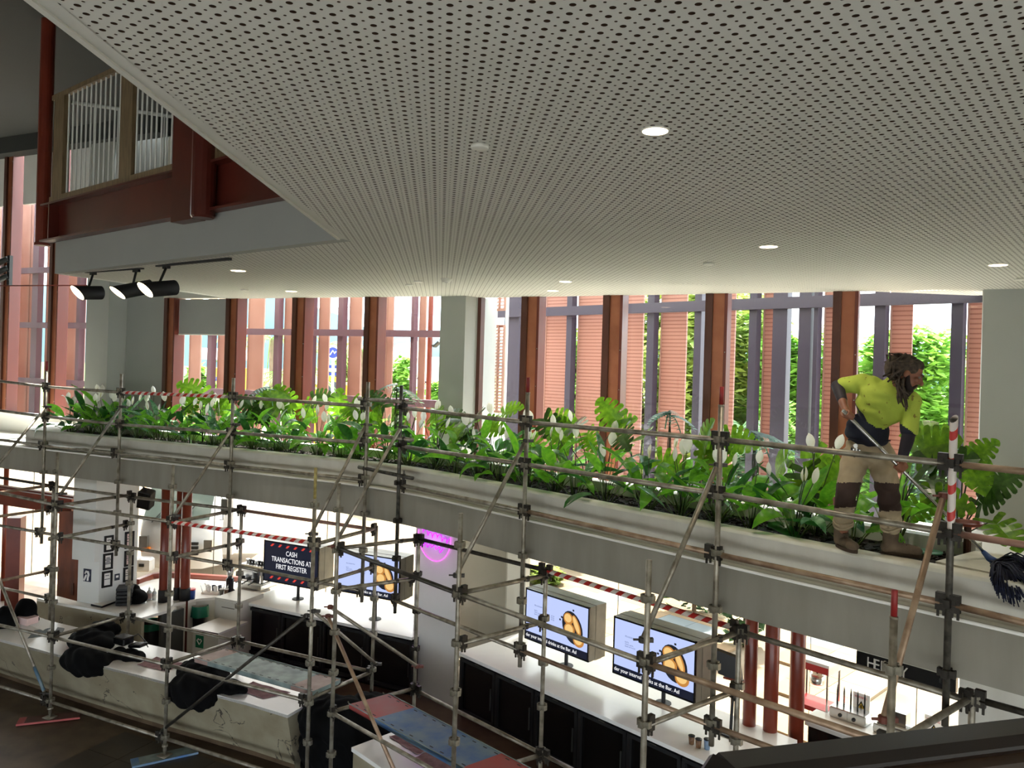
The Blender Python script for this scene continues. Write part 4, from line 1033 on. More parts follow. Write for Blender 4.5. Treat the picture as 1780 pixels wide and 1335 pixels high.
# fern-like split-leaf plants against the glass
def splitleaf(px, py, Y, base_z, label, n, r, size, m='frond_blue'):
    top = aty(px, py, Y); b = Vector((top.x, top.y, base_z)); t = thing('split_leaf_plant', label, 'plant', b); st = MB()
    for i in range(n):
        a = 6.28 * i / n + r.uniform(-.4, .4); L_ = size * r.uniform(0.8, 1.2); c = at(top, top.z + r.uniform(-0.08, 0.02))
        d = Vector((math.cos(a), math.sin(a), 0)); st.path([b, at(top, base_z * 0.4 + top.z * 0.6) + d * 0.02, c], [0.006, 0.005, 0.004], 5, 'stem_dark')
        mb = MB(); pts = [c + d * (L_ * k / 8) + UP * (0.12 * L_ * (k / 8) - 0.75 * L_ * (k / 8) ** 2) for k in range(9)]
        sd = Vector((-d.y, d.x, 0))
        for k in range(8):
            w = L_ * 0.42 * math.sin(math.pi * (0.2 + 0.75 * k / 8))
            for s_ in (-1, 1):
                e = pts[k] + sd * s_ * w + d * L_ * 0.12 - UP * w * 0.25; mb.add([pts[k] - d * 0.02, pts[k] + d * 0.028, e + d * 0.012, e - d * 0.008], [(0, 1, 2, 3)])
            mb.add([pts[k] + sd * 0.008, pts[k + 1] + sd * 0.006, pts[k + 1] - sd * 0.006, pts[k] - sd * 0.008], [(0, 1, 2, 3)])
        mb.build('leaf', m, t)
    st.build('stems', None, t); return t
rr = random.Random(9)
splitleaf(1165, 712, 9.4, ZSO, 'feathery split-leaf plant rising above the lilies by the fourth mullion', 6, rr, 0.33)
splitleaf(1312, 750, 9.2, ZSO - 0.1, 'blue-green split-leaf plant behind the flowers beside the worker', 9, rr, 0.45)
splitleaf(1640, 775, 7.3, ZSO, 'blue-green split-leaf plant in front of the last window bay', 8, rr, 0.36)
splitleaf(690, 668, 11.6, ZSO, 'dark split-leaf plant beside the mullion at the planter bend', 7, rr, 0.34, 'lily_leaf_dark')
splitleaf(468, 672, 12.8, ZSO, 'pale split-leaf plant in front of the palm view', 7, rr, 0.34)
# ================================================================== GROUND FLOOR
def quad_slab(c4, z, th, name, m, parent=None):
    P_ = [atz(x, y, z) for x, y in c4]
    return MB().prism([(p.x, p.y) for p in P_], z - th, z).build(name, m, parent)
# front marble counter
ct = thing('bar_counter', 'marble fronted bar counter with white top standing behind the outer scaffold feet', 'counter', atz(200, 1165, 0))
te = [(-160, 1074), (0, 1111), (83, 1133), (162, 1154), (230, 1170), (291, 1186), (380, 1208), (450, 1227), (500, 1243)]
be = [(-160, 1124), (0, 1169), (76, 1195), (180, 1229), (283, 1260), (375, 1286), (460, 1311), (515, 1330)]
ZT = 0.92
T = [atz(x, y, ZT) for x, y in te]; Bt = [atz(x, y, 0.14) for x, y in be]
def rs(pts, n=12):
    L_ = [0]
    for i in range(1, len(pts)): L_.append(L_[-1] + (pts[i] - pts[i - 1]).length)
    out = []
    for k in range(n):
        d = L_[-1] * k / (n - 1); i = max(j for j in range(len(L_)) if L_[j] <= d + 1e-9); i = min(i, len(pts) - 2)
        w = (d - L_[i]) / (L_[i + 1] - L_[i]); out.append(pts[i].lerp(pts[i + 1], w))
    return out
T, Bt = rs(T), rs(Bt)
MB().strip([Bt, [p - UP * 0.04 for p in T], [p - UP * 0.005 for p in T]]).build('marble_front', 'marble', ct)
bk = [p + NLv * 0.95 for p in T]
MB().prism([(p.x, p.y) for p in T] + [(p.x, p.y) for p in reversed(bk)], ZT - 0.04, ZT).build('worktop', 'white_top', ct)
MB().strip([[at(p, 0.0) + NLv * 0.12 for p in Bt], [at(p, 0.15) + NLv * 0.12 for p in Bt]]).build('toe_kick', 'toe_kick', ct)
MB().strip([[at(p, 0.0) for p in bk], [at(p, ZT - 0.04) for p in bk]]).build('back_panel', 'joinery_white', ct)
e = T[-1]; MB().strip([[at(Bt[-1], 0.02), at(e, ZT - 0.04)], [at(bk[-1], 0.02), at(bk[-1], ZT - 0.04)]]).build('end_panel', 'marble', ct)
c2 = thing('bar_counter', 'second marble counter block under the blue and red plank', 'counter', atz(640, 1320, 0))
f0, f1 = atz(611, 1299, ZT), atz(611, 1299, ZT) + TR * 3.2
MB().prism([(p.x, p.y) for p in (f0, f1, f1 + NRv * 0.75, f0 + NRv * 0.75)], ZT - 0.05, ZT).build('worktop', 'white_top', c2)
MB().obox(at((f0 + f1) / 2 + NRv * 0.36, ZT / 2 - 0.03), TR * 1.59, NRv * 0.34, UP * (ZT / 2 - 0.03)).build('marble_front', 'marble', c2)
# counter at the back with its marble side towards us
wc = thing('window_counter', 'white window counter with a marble side, under the three red columns', 'counter', atz(200, 1080, 0))
Z1 = 1.0
wp = [(64, 1040), (100, 1036), (134, 1045), (171, 1049), (215, 1036), (246, 1012), (285, 1004), (460, 1014), (470, 1024), (376, 1038), (341, 1041), (301, 1050), (290, 1061), (246, 1074), (217, 1069)]
quad_slab(wp, Z1, 0.05, 'worktop', 'white_top', wc)
def panel(a, b, z0, z1, name, m, parent, back=0.03):
    d = (b - a); d.z = 0; n = Vector((-d.y, d.x, 0)).normalized()
    if n.y < 0: n = -n
    return MB().obox(at((a + b) / 2 + n * back, (z0 + z1) / 2), d / 2, n * back, UP * (z1 - z0) / 2).build(name, m, parent)
def PZ(x, y, z=Z1): p = atz(x, y, z); return Vector((p.x, p.y, 0))
panel(PZ(64, 1040), PZ(217, 1068), 0.0, Z1 - 0.02, 'marble_side', 'marble', wc); panel(PZ(217, 1068), PZ(246, 1074), 0.0, Z1 - 0.05, 'marble_end', 'marble', wc)
panel(PZ(290, 1061), PZ(301, 1050), 0, Z1 - 0.05, 'cabinet_front', 'joinery_white', wc); panel(PZ(301, 1050), PZ(341, 1041), 0, Z1 - 0.05, 'cabinet_front', 'joinery_white', wc); panel(PZ(341, 1041), PZ(376, 1038), 0, Z1 - 0.05, 'cabinet_front', 'joinery_white', wc)
panel(PZ(248, 1075) + NLv * 0.4, PZ(289, 1062) + NLv * 0.4, 0, Z1 - 0.06, 'recess_back', 'charcoal', wc)
# window sill strip in red steel and the shop glazing
w4 = struct('window_4', (-5, 15, 0), 'full height shop glazing of the ground floor')
sp = [PZ(236, 1016), PZ(262, 1006), PZ(285, 1003), PZ(470, 1015)]
for i in range(3):
    a, b = sp[i], sp[i + 1]; d = (b - a) / 2; n = Vector((-d.y, d.x, 0)).normalized() * 0.05
    MB().obox(at((a + b) / 2 + Vector((0, 0.05, 0)), 1.04), d, n, UP * 0.05).build('sill', 'red_steel', w4)
GL = 12.6
ga, gb_ = isect(NL, GL, (1, 0), -14.5), isect(NL, GL, NR, 11.5)
gc = gb_ + TR * 9
for a, b, n, k in ((ga, gb_, NLv, 7), (gb_, gc, NRv, 6)):
    for i in range(k):
        p, q = a.lerp(b, i / k), a.lerp(b, (i + 1) / k); d = (q - p)
        MB().obox(at((p + q) / 2, 1.75), d / 2 - d.normalized() * 0.004, n * 0.006, UP * 1.7).build('pane', 'glass_shop', w4)
        MB().obox(at(q, 1.75), d.normalized() * 0.004, n * 0.008, UP * 1.7).build('joint', 'grey_case', w4)
s = struct('balcony_slab', at(ga.lerp(gb_, 0.5), 3.5), 'soffit over the shop glazing')
MB().prism([(p.x, p.y) for p in (fl(-260), fl(767), gb_, ga)], 3.44, 3.7).build('slab', 'plaster', s)
MB().prism([(p.x, p.y) for p in (fr(838), fr(1710), fr(2600), gc, gb_, fl(767))], 3.44, 3.6).build('slab', 'plaster', s)
# red columns
def red_col(px, py, zb, r, lab, grp, base=True):
    p = PZ(px, py, zb); t = thing('column', lab, 'column', at(p, 0), grp)
    MB().tube(at(p, 0), at(p, 3.45), r, n=20).build('shaft', 'red_steel', t, True)
    if base: MB().lathe(at(p, zb), [(r + 0.012, 0), (r + 0.012, 0.22), (r + 0.002, 0.23)], 20).build('collar', 'black_matt', t, True)
red_col(283, 1046, 1.0, 0.075, 'first red round column on the window counter, nearest the truck headlight', 'red columns')
red_col(307, 1042, 1.0, 0.05, 'slim red column standing between two thicker ones at the window counter', 'red columns')
red_col(321, 1043, 1.0, 0.085, 'thick red column on the window counter beside the blue tub', 'red columns')
red_col(1302, 1259, 1.0, 0.085, 'red column rising through the white counter nearest the tablet', 'red columns', False)
red_col(1338, 1283, 0.9, 0.09, 'red column in the middle of the three before the popcorn machine', 'red columns', False)
red_col(1383, 1280, 0.9, 0.095, 'red column standing closest to the popcorn machine', 'red columns', False)
# white pier with framed notices
wp_ = struct('wall_pier', (-7.5, 14.5, 0), 'white pier hung with framed notices')
Cn = aty(171, 1049, 14.2); Rn = aty(237, 1020, 14.72); Ln = aty(134, 1045, 14.35)
fr_d = Vector((Rn.x - Cn.x, Rn.y - Cn.y, 0)); fr_u = fr_d.normalized(); fr_n = Vector((fr_u.y, -fr_u.x, 0))
lf_d = Vector((Ln.x - Cn.x, Ln.y - Cn.y, 0)); lf_u = lf_d.normalized(); lf_n = Vector((-lf_u.y, lf_u.x, 0))
if lf_n.y > 0: lf_n = -lf_n
c0 = Vector((Cn.x, Cn.y, 0))
MB().prism([(p.x, p.y) for p in (c0, c0 + fr_d, c0 + fr_d + lf_d, c0 + lf_d)], 0.95, 3.45).build('pier', 'white_wall', wp_)
FPL = (fr_n.x, fr_n.y, fr_n.x * c0.x + fr_n.y * c0.y); LPL = (lf_n.x, lf_n.y, lf_n.x * c0.x + lf_n.y * c0.y)
c1_ = flat(onp(164, 977, FPL)); l1 = c1_ + lf_d * 1.05; zz = onp(164, 977, FPL).z
MB().prism([(p.x, p.y) for p in (c1_, c0 + fr_u * 0.002, c0 + lf_d * 0.9, l1)], zz, 3.45).build('upper_box', 'white_wall', wp_)
def framed(x0, y0, x1, y1, lab, m, inner, lines):
    a, b = onp(x0, y0, FPL), onp(x1, y0, FPL); z0, z1 = onp(x0, y1, FPL).z, onp(x0, y0, FPL).z; d = b - a; d.z = 0; l = d.length
    t = thing('picture_frame', lab, 'framed notice', at((a + b) / 2, z0)); c = at((a + b) / 2 + fr_n * 0.012, (z0 + z1) / 2)
    mb = MB(); hz = (z1 - z0) / 2; w = 0.018
    for e in (-1, 1): mb.obox(c + fr_u * (l / 2 - w) * e, fr_u * w, fr_n * 0.012, UP * hz); mb.obox(c + UP * (hz - w) * e, fr_u * l / 2, fr_n * 0.012, UP * w)
    mb.build('frame', 'frame_black', t)
    MB().obox(c - fr_n * 0.004, fr_u * l / 2 * 0.95, fr_n * 0.005, UP * hz * 0.97).build('notice', inner, t)
    tx = MB()
    for k in range(lines): tx.obox(c + fr_n * 0.002 + UP * hz * (0.45 - 0.9 * k / max(1, lines)), fr_u * l * (0.18 + 0.08 * ((k * 7) % 3)), fr_n * 0.001, UP * 0.006)
    if lines: tx.build('print_lines', 'shop_dark', t)
framed(181, 932, 197, 960, 'black framed notice, uppermost of the column nearer the pier corner', None, 'paper', 3)
framed(179, 963, 196, 991, 'black framed certificate in the middle beside the pier corner', None, 'paper', 6)
framed(177, 994, 195, 1022, 'black framed pale notice hanging lowest beside the pier corner', None, 'paper', 2)
framed(217, 925, 233, 954, 'dark framed pinkish notice high on the window end of the pier', None, 'paper_pink', 3)
framed(216, 958, 232, 985, 'framed notice in the middle at the window end of the pier', None, 'paper_pink', 4)
framed(214, 987, 231, 1012, 'framed notice lowest at the window end of the pier', None, 'paper_cream', 3)
a, b = onp(146, 988, LPL), onp(159, 990, LPL); z0 = onp(146, 1010, LPL).z; d = b - a; d.z = 0
po = thing('poster', 'small navy poster with a white curved figure on the pier', 'poster', a)
MB().obox(at((a + b) / 2 + lf_n * 0.006, (z0 + a.z) / 2), d / 2, lf_n * 0.004, UP * (a.z - z0) / 2).build('sheet', 'poster_navy', po)
c = at((a + b) / 2 + lf_n * 0.012, (z0 + a.z) / 2); h = (a.z - z0) / 2; du = d.normalized() * d.length / 2
cv = [c + du * x + UP * h * y for x, y in ((-0.55, 0.25), (-0.2, 0.6), (0.3, 0.55), (0.5, 0.1), (0.3, -0.3), (0.25, -0.8))]
MB().path(cv, [0.012, 0.022, 0.024, 0.022, 0.018, 0.02], 6).build('figure', 'paper', po)
MB().path([c + du * x + UP * h * y for x, y in ((-0.7, -0.8), (-0.35, -0.3), (-0.1, 0.1))], 0.02, 6).build('figure', 'paper', po)
a, b = onp(199, 1000, FPL), onp(208, 998, FPL); t = thing('leaflet', 'small dark leaflet pinned between the two columns of frames', 'leaflet', a); d = b - a; d.z = 0
MB().obox(at((a + b) / 2 + fr_n * 0.005, a.z - 0.04), d / 2, fr_n * 0.003, UP * 0.06).build('sheet', 'shop_dark', t); MB().obox(at((a + b) / 2 + fr_n * 0.009, a.z - 0.03), d / 4, fr_n * 0.001, UP * 0.02).build('print_block', 'paper', t)
# wooden door and red steel at the far end
dr = struct('door_1', aty(116, 1042, 15.6), 'brown wooden door leaf beside the white pier')
a, b = aty(99, 1040, 15.6), aty(136, 1046, 15.6); zt = aty(116, 888, 15.6).z; zl = aty(116, 1044, 15.6).z
MB().obox(Vector(((a.x + b.x) / 2, 15.62, (zt + zl - 0.4) / 2)), Vector(((b.x - a.x) / 2, 0, 0)), Vector((0, 0.03, 0)), UP * (zt - zl + 0.4) / 2).build('leaf', 'brown_wood', dr)
h = aty(126, 1024, 15.58); MB().obox(h, Vector((0.02, 0, 0)), Vector((0, 0.02, 0)), UP * 0.12).build('handle', 'dark_bronze', dr)
s = struct('beam', aty(60, 865, 16.5), 'red steel transom crossing behind the scaffold at the far end')
a, b = aty(-150, 838, 16.5), aty(130, 880, 15.8); d = (b - a) / 2
MB().obox((a + b) / 2, d, Vector((0, 0.12, 0)), UP * 0.16).build('transom_beam', 'red_steel', s)
a, b = aty(-150, 823, 16.45), aty(130, 864, 15.75); MB().obox((a + b) / 2, (b - a) / 2, Vector((0, 0.06, 0)), UP * 0.02).build('flange', 'beam_steel', s)
def colbox(x0, x1, y0, Y, m, lab, rd=False):
    a, b = aty(x0, 900, Y), aty(x1, 900, Y); t = thing('column', lab, 'column', (a.x, Y, 0)); zt = aty(x0, y0, Y).z
    if rd: MB().tube(Vector(((a.x + b.x) / 2, Y, 0)), Vector(((a.x + b.x) / 2, Y, zt)), (b.x - a.x) / 2, n=14).build('shaft', m, t, True)
    else: MB().box(((a.x + b.x) / 2, Y, zt / 2), (b.x - a.x, 0.28, zt), 0.2).build('shaft', m, t)
colbox(18, 40, 898, 16.2, 'red_steel', 'square red steel column beyond the draped chairs'); colbox(5, 13, 812, 17.4, 'red_steel', 'thin red round post furthest off by the street', True)
# white pier with the neon sign
pn = struct('wall_neon', (-1.5, 12.8, 0), 'white pier that carries the purple neon sign')
pa_, pc_ = aty(721, 1000, 13.3), aty(794, 1000, 12.6); pb__ = pa_.lerp(pc_, 0.45) - Vector((0.004, 0.004, 0))
for p in (pa_, pb__, pc_): p.z = 0
MB().prism([(p.x, p.y) for p in (pa_, pb__, pc_, pc_ + Vector((0.03, 0.35, 0)), pa_ + Vector((0.03, 0.35, 0)))], 0, 3.45).build('pier', 'white_wall', pn)
ns = thing('neon_sign', 'round purple neon sign with script lettering on the white pier', 'neon sign', aty(757, 945, 12.65))
u = (pc_ - pa_).normalized(); nn_ = Vector((u.y, -u.x, 0)); cc = aty(756, 934, 12.9); cc = at(pa_.lerp(pc_, 0.48) + nn_ * 0.03, cc.z); rad = 42 * 12.9 / 1359
ringp = [cc + u * rad * math.cos(t) + UP * rad * math.sin(t) for t in [math.radians(-188 + 196 * k / 24) for k in range(25)]]
MB().path(ringp, 0.008, 6).build('ring_tube', 'neon_ring', ns, True)
def script(y0, pts_n, ph, x0=-0.8, x1=0.8):
    pp_ = []
    for k in range(pts_n * 8 + 1):
        t = k / 8.0; x = x0 + (x1 - x0) * k / (pts_n * 8) + 0.05 * math.sin(t * 6.28 + ph); y = y0 - 0.10 * (x) + 0.11 * math.cos(t * 6.28) + 0.04 * math.sin(t * 2.1 + ph); pp_.append(cc + u * rad * x + UP * rad * y + nn_ * 0.02)
    return pp_
MB().path(script(0.08, 6, 0.4, -0.78, 1.0), 0.0075, 6).build('script_tube', 'neon', ns, True); MB().path(script(-0.38, 5, 1.7, -0.72, 0.62), 0.0075, 6).build('script_tube', 'neon', ns, True)
s_ = MB().path([cc + u * rad * x + UP * rad * y + nn_ * 0.02 for x, y in ((-0.55, -0.2), (-0.7, -0.22), (-0.72, -0.3), (-0.58, -0.36), (-0.56, -0.46), (-0.74, -0.5))], 0.0075, 6).build('script_tube', 'neon', ns, True)
pk = bpy.data.lights.new('neon_glow', 'POINT'); pk.energy = 1.2; pk.color = (0.8, 0.2, 1.0); pk.shadow_soft_size = 0.25
ob = bpy.data.objects.new('neon_glow', pk); COL.objects.link(ob); ob.location = cc + nn_ * 0.22 - UP * 0.05
# beige wall behind the second counter
s = struct('wall_bar', (0, 14, 0), 'pale beige wall behind the right-hand bar')
a, b = onp(780, 1000, PR(9.7)), onp(914, 1000, PR(9.7)); panel(Vector((a.x, a.y, 0)), Vector((b.x, b.y, 0)), 0, 3.45, 'wall_panel', 'plaster', s, 0.05)
# second white counter with black fridges below
def fridge_counter(name, lab, a, b, n, t, depth, doors, z=Z1, recess=0.06):
    th = thing(name, lab, 'counter', at((a + b) / 2, 0)); l = (b - a).length
    MB().obox(at((a + b) / 2 + n * depth / 2, z - 0.025), t * l / 2, n * depth / 2, UP * 0.025).build('worktop', 'white_top', th)
    MB().obox(at((a + b) / 2 + n * (depth / 2 + recess), z / 2 - 0.03), t * l / 2, n * (depth / 2 - 0.02), UP * (z / 2 - 0.03)).build('carcass', 'black_gloss', th)
    for i in range(doors):
        x0, x1 = l * i / doors, l * (i + 1) / doors; c = at(a + t * (x0 + x1) / 2 + n * (recess - 0.0), z / 2 - 0.02); hw = (x1 - x0) / 2 - 0.008
        mb = MB()
        for e in (-1, 1): mb.obox(c + t * (hw - 0.025) * e, t * 0.025, n * 0.022, UP * (z / 2 - 0.08)); mb.obox(c + UP * (z / 2 - 0.1) * e, t * hw, n * 0.022, UP * 0.025)
        o = mb.build('fridge_door', 'black_matt', th)
        MB().obox(c + t * (hw - 0.06) - n * 0.04, t * 0.008, n * 0.01, UP * 0.16).build('handle', 'charcoal', o)
        MB().obox(c + UP * (z / 2 - 0.075) - n * 0.024, t * 0.05, n * 0.001, UP * 0.006).build('badge', 'grey_case', o)
    return th
a, b = PZ(796, 1133), PZ(1290, 1352)
fridge_counter('bar_counter', 'long white topped counter over black fridges carrying two menu screens', a, b, NRv, (b - a).normalized(), 1.35, 6)
a, b = PZ(418, 1045), PZ(716, 1108)
fridge_counter('back_counter', 'white topped back counter over black bottle fridges, under the cash sign', a, b, NLv, (b - a).normalized(), 1.25, 4)
# bottles dimly lit in the fridges of the back counter: shelf fronts
# digital signs
def sign_box(name, lab, x0, x1, ytl, ybl, pl_, t, n, depth, post, ctx):
    A = onp(x0, ytl, pl_); B = onp(x1, ytl, pl_); zt, zb = A.z, onp(x0, ybl, pl_).z; A.z = B.z = 0; l = (B - A).length; mid_ = (A + B) / 2
    th = thing(name, lab, 'screen', at(mid_, Z1)); hz = (zt - zb) / 2; zc = (zt + zb) / 2
    cs = MB(); c = at(mid_ + n * (depth / 2 + 0.01), zc)
    cs.obox(c, t * l / 2, n * depth / 2, UP * hz)
    cs.obox(c + n * 0.02, t * (l / 2 + 0.004), n * depth / 5, UP * (hz + 0.004)); cs.build('case', 'grey_case', th)
    bz = MB(); fc = at(mid_, zc)
    for e in (-1, 1): bz.obox(fc + t * (l / 2 - 0.012) * e, t * 0.012, n * 0.012, UP * hz); bz.obox(fc + UP * (hz - 0.012) * e, t * l / 2, n * 0.012, UP * 0.012)
    bz.build('bezel', 'black_gloss', th)
    pz = PZ(*post); MB().tube(at(pz, Z1), at(pz, zb + 0.02), 0.03, n=10).build('post', 'black_matt', th); MB().lathe(at(pz, Z1), [(0.11, 0), (0.11, 0.01), (0.04, 0.015)], 16).build('foot', 'black_matt', th)
    return ctx(th, fc - n * 0.004, t, n, l / 2 - 0.02, hz - 0.02)
def menu(th, c, t, n, hw, hz):
    MB().obox(c, t * hw, n * 0.003, UP * hz).build('display', 'screen_blue', th)
    f = c - n * 0.0045; bh = hz * 0.15
    MB().obox(f - UP * (hz - bh), t * hw, n * 0.001, UP * bh).build('ticker', 'screen_navy', th)
    text_mesh('der your interval drinks at the Bar. Asl', hz * 0.2, f - n * 0.003 - t * hw * 0.985 - UP * (hz - bh * 0.62), t, UP, 'ticker_text', 'screen_white', th, 0.0008, sx=2 * hw / (hz * 0.2 * 18.9))
    text_mesh('PIES & SAUSAGE ROLLS', hz * 0.085, f - t * hw * 0.72 + UP * hz * 0.42, t, UP, 'menu_text', 'screen_grey', th, 0.0006, sx=0.62)
    text_mesh('Beef Pie\nChicken Leek Pie\nSpinach and Feta Roll', hz * 0.075, f - t * hw * 0.72 + UP * hz * 0.22, t, UP, 'menu_text', 'screen_grey', th, 0.0006, sx=0.72)
    text_mesh('$7.50\n$7.50\n$7.50', hz * 0.075, f - t * hw * 0.16 + UP * hz * 0.22, t, UP, 'menu_text', 'screen_grey', th, 0.0006)
    def disc(x, y, rx, ry, m, k, nm, rot=0.0):
        ps = [f - n * (0.0006 * k) + t * (x + rx * math.cos(a) * math.cos(rot) - ry * math.sin(a) * math.sin(rot)) + UP * (y + rx * math.cos(a) * math.sin(rot) + ry * math.sin(a) * math.cos(rot)) for a in [6.2832 * i / 22 for i in range(22)]]
        MB().add(ps, [tuple(range(22))]).build(nm, m, th)
    x0 = hw * 0.52
    disc(x0, 0.02, hw * 0.3, hz * 0.66, 'screen_black', 1, 'tray', 0.5)
    ck = MB()
    for i in range(5):
        for j in range(2):
            ck.obox(f - n * 0.0005 + t * (x0 - hw * (0.34 - 0.09 * i + 0.05 * (j % 2))) + UP * hz * (0.34 + 0.10 * i - 0.12 * j), t * hw * 0.024, n * 0.0004, UP * hz * 0.035)
    ck.build('checked_paper', 'screen_black', th)
    for (x, y, r_) in ((x0 - hw * 0.13, hz * 0.36, 0.15), (x0 - hw * 0.09, -hz * 0.06, 0.17), (x0 + hw * 0.2, -hz * 0.36, 0.17)):
        disc(x, y, hw * r_, hw * r_ * 0.93, 'screen_crust', 2, 'pie'); disc(x - hw * 0.01, y + hw * 0.012, hw * r_ * 0.74, hw * r_ * 0.66, 'screen_pie', 3, 'pie_top')
    disc(x0 + hw * 0.13, hz * 0.2, hw * 0.09, hz * 0.4, 'screen_crust', 2, 'sausage_roll', 0.5); disc(x0 + hw * 0.12, hz * 0.21, hw * 0.06, hz * 0.34, 'screen_pie', 3, 'sausage_roll', 0.5)
def cash(th, c, t, n, hw, hz):
    MB().obox(c, t * hw, n * 0.003, UP * hz).build('display', 'screen_navy', th); f = c - n * 0.006
    sz = hz * 0.36
    for i, w in enumerate(('CASH', 'TRANSACTIONS AT', 'FIRST REGISTER')):
        text_mesh(w, sz, f + UP * (hz * 0.40 - i * sz * 1.0) + t * hw * 0.02, t, UP, 'letters', 'screen_white', th, 0.0008, 'CENTER', sx=0.80)
    for y in (0.86, -0.80):
        s_ = MB()
        for k in range(6):
            x = -0.72 + 0.29 * k; o = f + t * hw * x + UP * hz * y; s_.add([o - t * hw * 0.07 - UP * hz * 0.07, o + t * hw * 0.01 - UP * hz * 0.07, o + t * hw * 0.09 + UP * hz * 0.07, o + t * hw * 0.01 + UP * hz * 0.07], [(0, 1, 2, 3)])
        s_.build('red_stripes', 'screen_red', th)
sign_box('digital_sign', 'dark digital sign reading CASH TRANSACTIONS AT FIRST REGISTER', 460, 556, 938, 1009, PL(11.75), TL, NLv, 0.42, (518, 1041), cash)
sign_box('menu_screen', 'pie menu screen on the back counter next to the neon pier', 587, 697, 955, 1027, PL(11.6), TL, NLv, 0.42, (652, 1076), menu)
sign_box('menu_screen', 'pie menu screen on the long counter, the one nearer the beige wall', 915, 1027, 1021, 1110, PR(8.75), TR, NRv, 0.36, (984, 1157), menu)
sign_box('menu_screen', 'pie menu screen nearest the tablet and the red columns', 1068, 1213, 1070, 1170, PR(8.72), TR, NRv, 0.36, (1153, 1222), menu)
# speaker hanging under the slab
sp_ = thing('loudspeaker', 'black loudspeaker hanging under the slab before the truck', 'speaker', aty(254, 866, 14.0)); c = aty(254, 867, 14.0)
R_ = Matrix.Rotation(0.22, 3, 'Y') @ Matrix.Rotation(0.3, 3, 'X'); ax = [R_ @ Vector(v) for v in ((0.12, 0, 0), (0, 0.1, 0), (0, 0, 0.165))]
MB().bbox(c, ax[0], ax[1], ax[2], 0.015).build('cabinet', 'black_matt', sp_); MB().obox(c - ax[1] * 1.05, ax[0] * 0.9, ax[1] * 0.04, ax[2] * 0.92).build('grille', 'black_gloss', sp_)
MB().path([c + ax[2], c + ax[2] * 1.3 - ax[0] * 0.6, at(c, 3.44) - ax[0] * 0.6], 0.015, 6).build('bracket', 'black_matt', sp_)

# black covers, cloths and papers
def drape(name, lab, cat, blobs, m, seed=1, flat=None, vox=0.03, par=None, nz_=0.02):
    mb = MB()
    for c, rx, ry, rz, az in blobs: mb.ell(c, rx, ry, rz, None, 16, 10, Matrix.Rotation(az, 3, 'Z'))
    me = mb.mesh('tmp'); ob = bpy.data.objects.new('tmp', me); COL.objects.link(ob)
    md = ob.modifiers.new('r', 'REMESH'); md.mode = 'VOXEL'; md.voxel_size = vox
    sm = ob.modifiers.new('s', 'SMOOTH'); sm.iterations = 5; sm.factor = 0.5
    dg = bpy.context.evaluated_depsgraph_get(); out = bpy.data.meshes.new_from_object(ob.evaluated_get(dg)); bpy.data.objects.remove(ob); bpy.data.meshes.remove(me)
    r = random.Random(seed); ph = [r.uniform(0, 6) for _ in range(6)]
    for v in out.vertices:
        x, y, z = v.co; v.co += v.normal * nz_ * (math.sin(x * 19 + ph[0] + 2 * math.sin(y * 7)) * math.sin(y * 17 + ph[1]) + 0.6 * math.sin(x * 31 + z * 23 + ph[2]))
        if flat is not None and v.co.z < flat: v.co.z = flat
    out.materials.clear(); out.materials.append(M(m)); out.polygons.foreach_set('use_smooth', [True] * len(out.polygons)); out.name = name
    o = link(name, out, par); return tag(o, lab, cat) if lab else o
cv = lambda x, y, z=ZT: atz(x, y, z)
drape('black_cover', 'black cloth draped over a till on the counter, beside the papers', 'cloth', [(cv(150, 1146) - UP * 0.03, 0.5, 0.27, 0.2, -0.45), (cv(158, 1126) + UP * 0.1, 0.42, 0.3, 0.17, -0.42), (cv(178, 1112) + UP * 0.16, 0.3, 0.22, 0.13, -0.4), (cv(222, 1142) + UP * 0.02, 0.36, 0.17, 0.09, -0.42)], 'black_cloth', 2, None)
tp = thing('till_printer', 'black card reader and printer lying on the black cover', 'printer', cv(228, 1105, 1.1)); c = cv(215, 1112, 1.12)
MB().bbox(c, Vector((0.11, -0.05, 0)), Vector((0.04, 0.09, 0)), UP * 0.06, 0.015).build('body', 'black_gloss', tp); MB().bbox(c + Vector((0.28, -0.12, -0.03)), Vector((0.12, -0.05, 0.02)), Vector((0.03, 0.07, 0)), UP * 0.025, 0.01).build('reader', 'black_gloss', tp)
MB().path([c + Vector((0.1, -0.02, 0.03)), c + Vector((0.2, 0.05, 0.08)), c + Vector((0.35, -0.05, 0.02)), c + Vector((0.45, -0.15, -0.05))], 0.008, 6).build('cord', 'black_gloss', tp)
drape('black_cover', 'black cloth draped over a till beneath the grey plank', 'cloth', [(cv(338, 1196) - UP * 0.05, 0.46, 0.27, 0.23, -0.45), (cv(352, 1180) + UP * 0.08, 0.45, 0.3, 0.17, -0.42), (cv(400, 1198) + UP * 0.02, 0.3, 0.17, 0.1, -0.42)], 'black_cloth', 3, None)
q = cv(548, 1262) + NLv * 0.42
drape('black_cover', 'large black sheet hanging to the floor between the two counters', 'cloth', [(q - UP * 0.1, 0.55, 0.42, 0.3, -0.5), (q - UP * 0.45, 0.52, 0.42, 0.35, -0.5), (q + Vector((0.5, -0.2, -0.35)), 0.4, 0.36, 0.38, -0.7), (q + Vector((0.1, -0.05, -0.75)), 0.6, 0.42, 0.28, -0.5), (q + Vector((0.45, 0.35, -0.1)), 0.45, 0.3, 0.2, -0.5)], 'black_cloth', 4, 0.02, 0.035)
q = cv(40, 1075, 0.95)
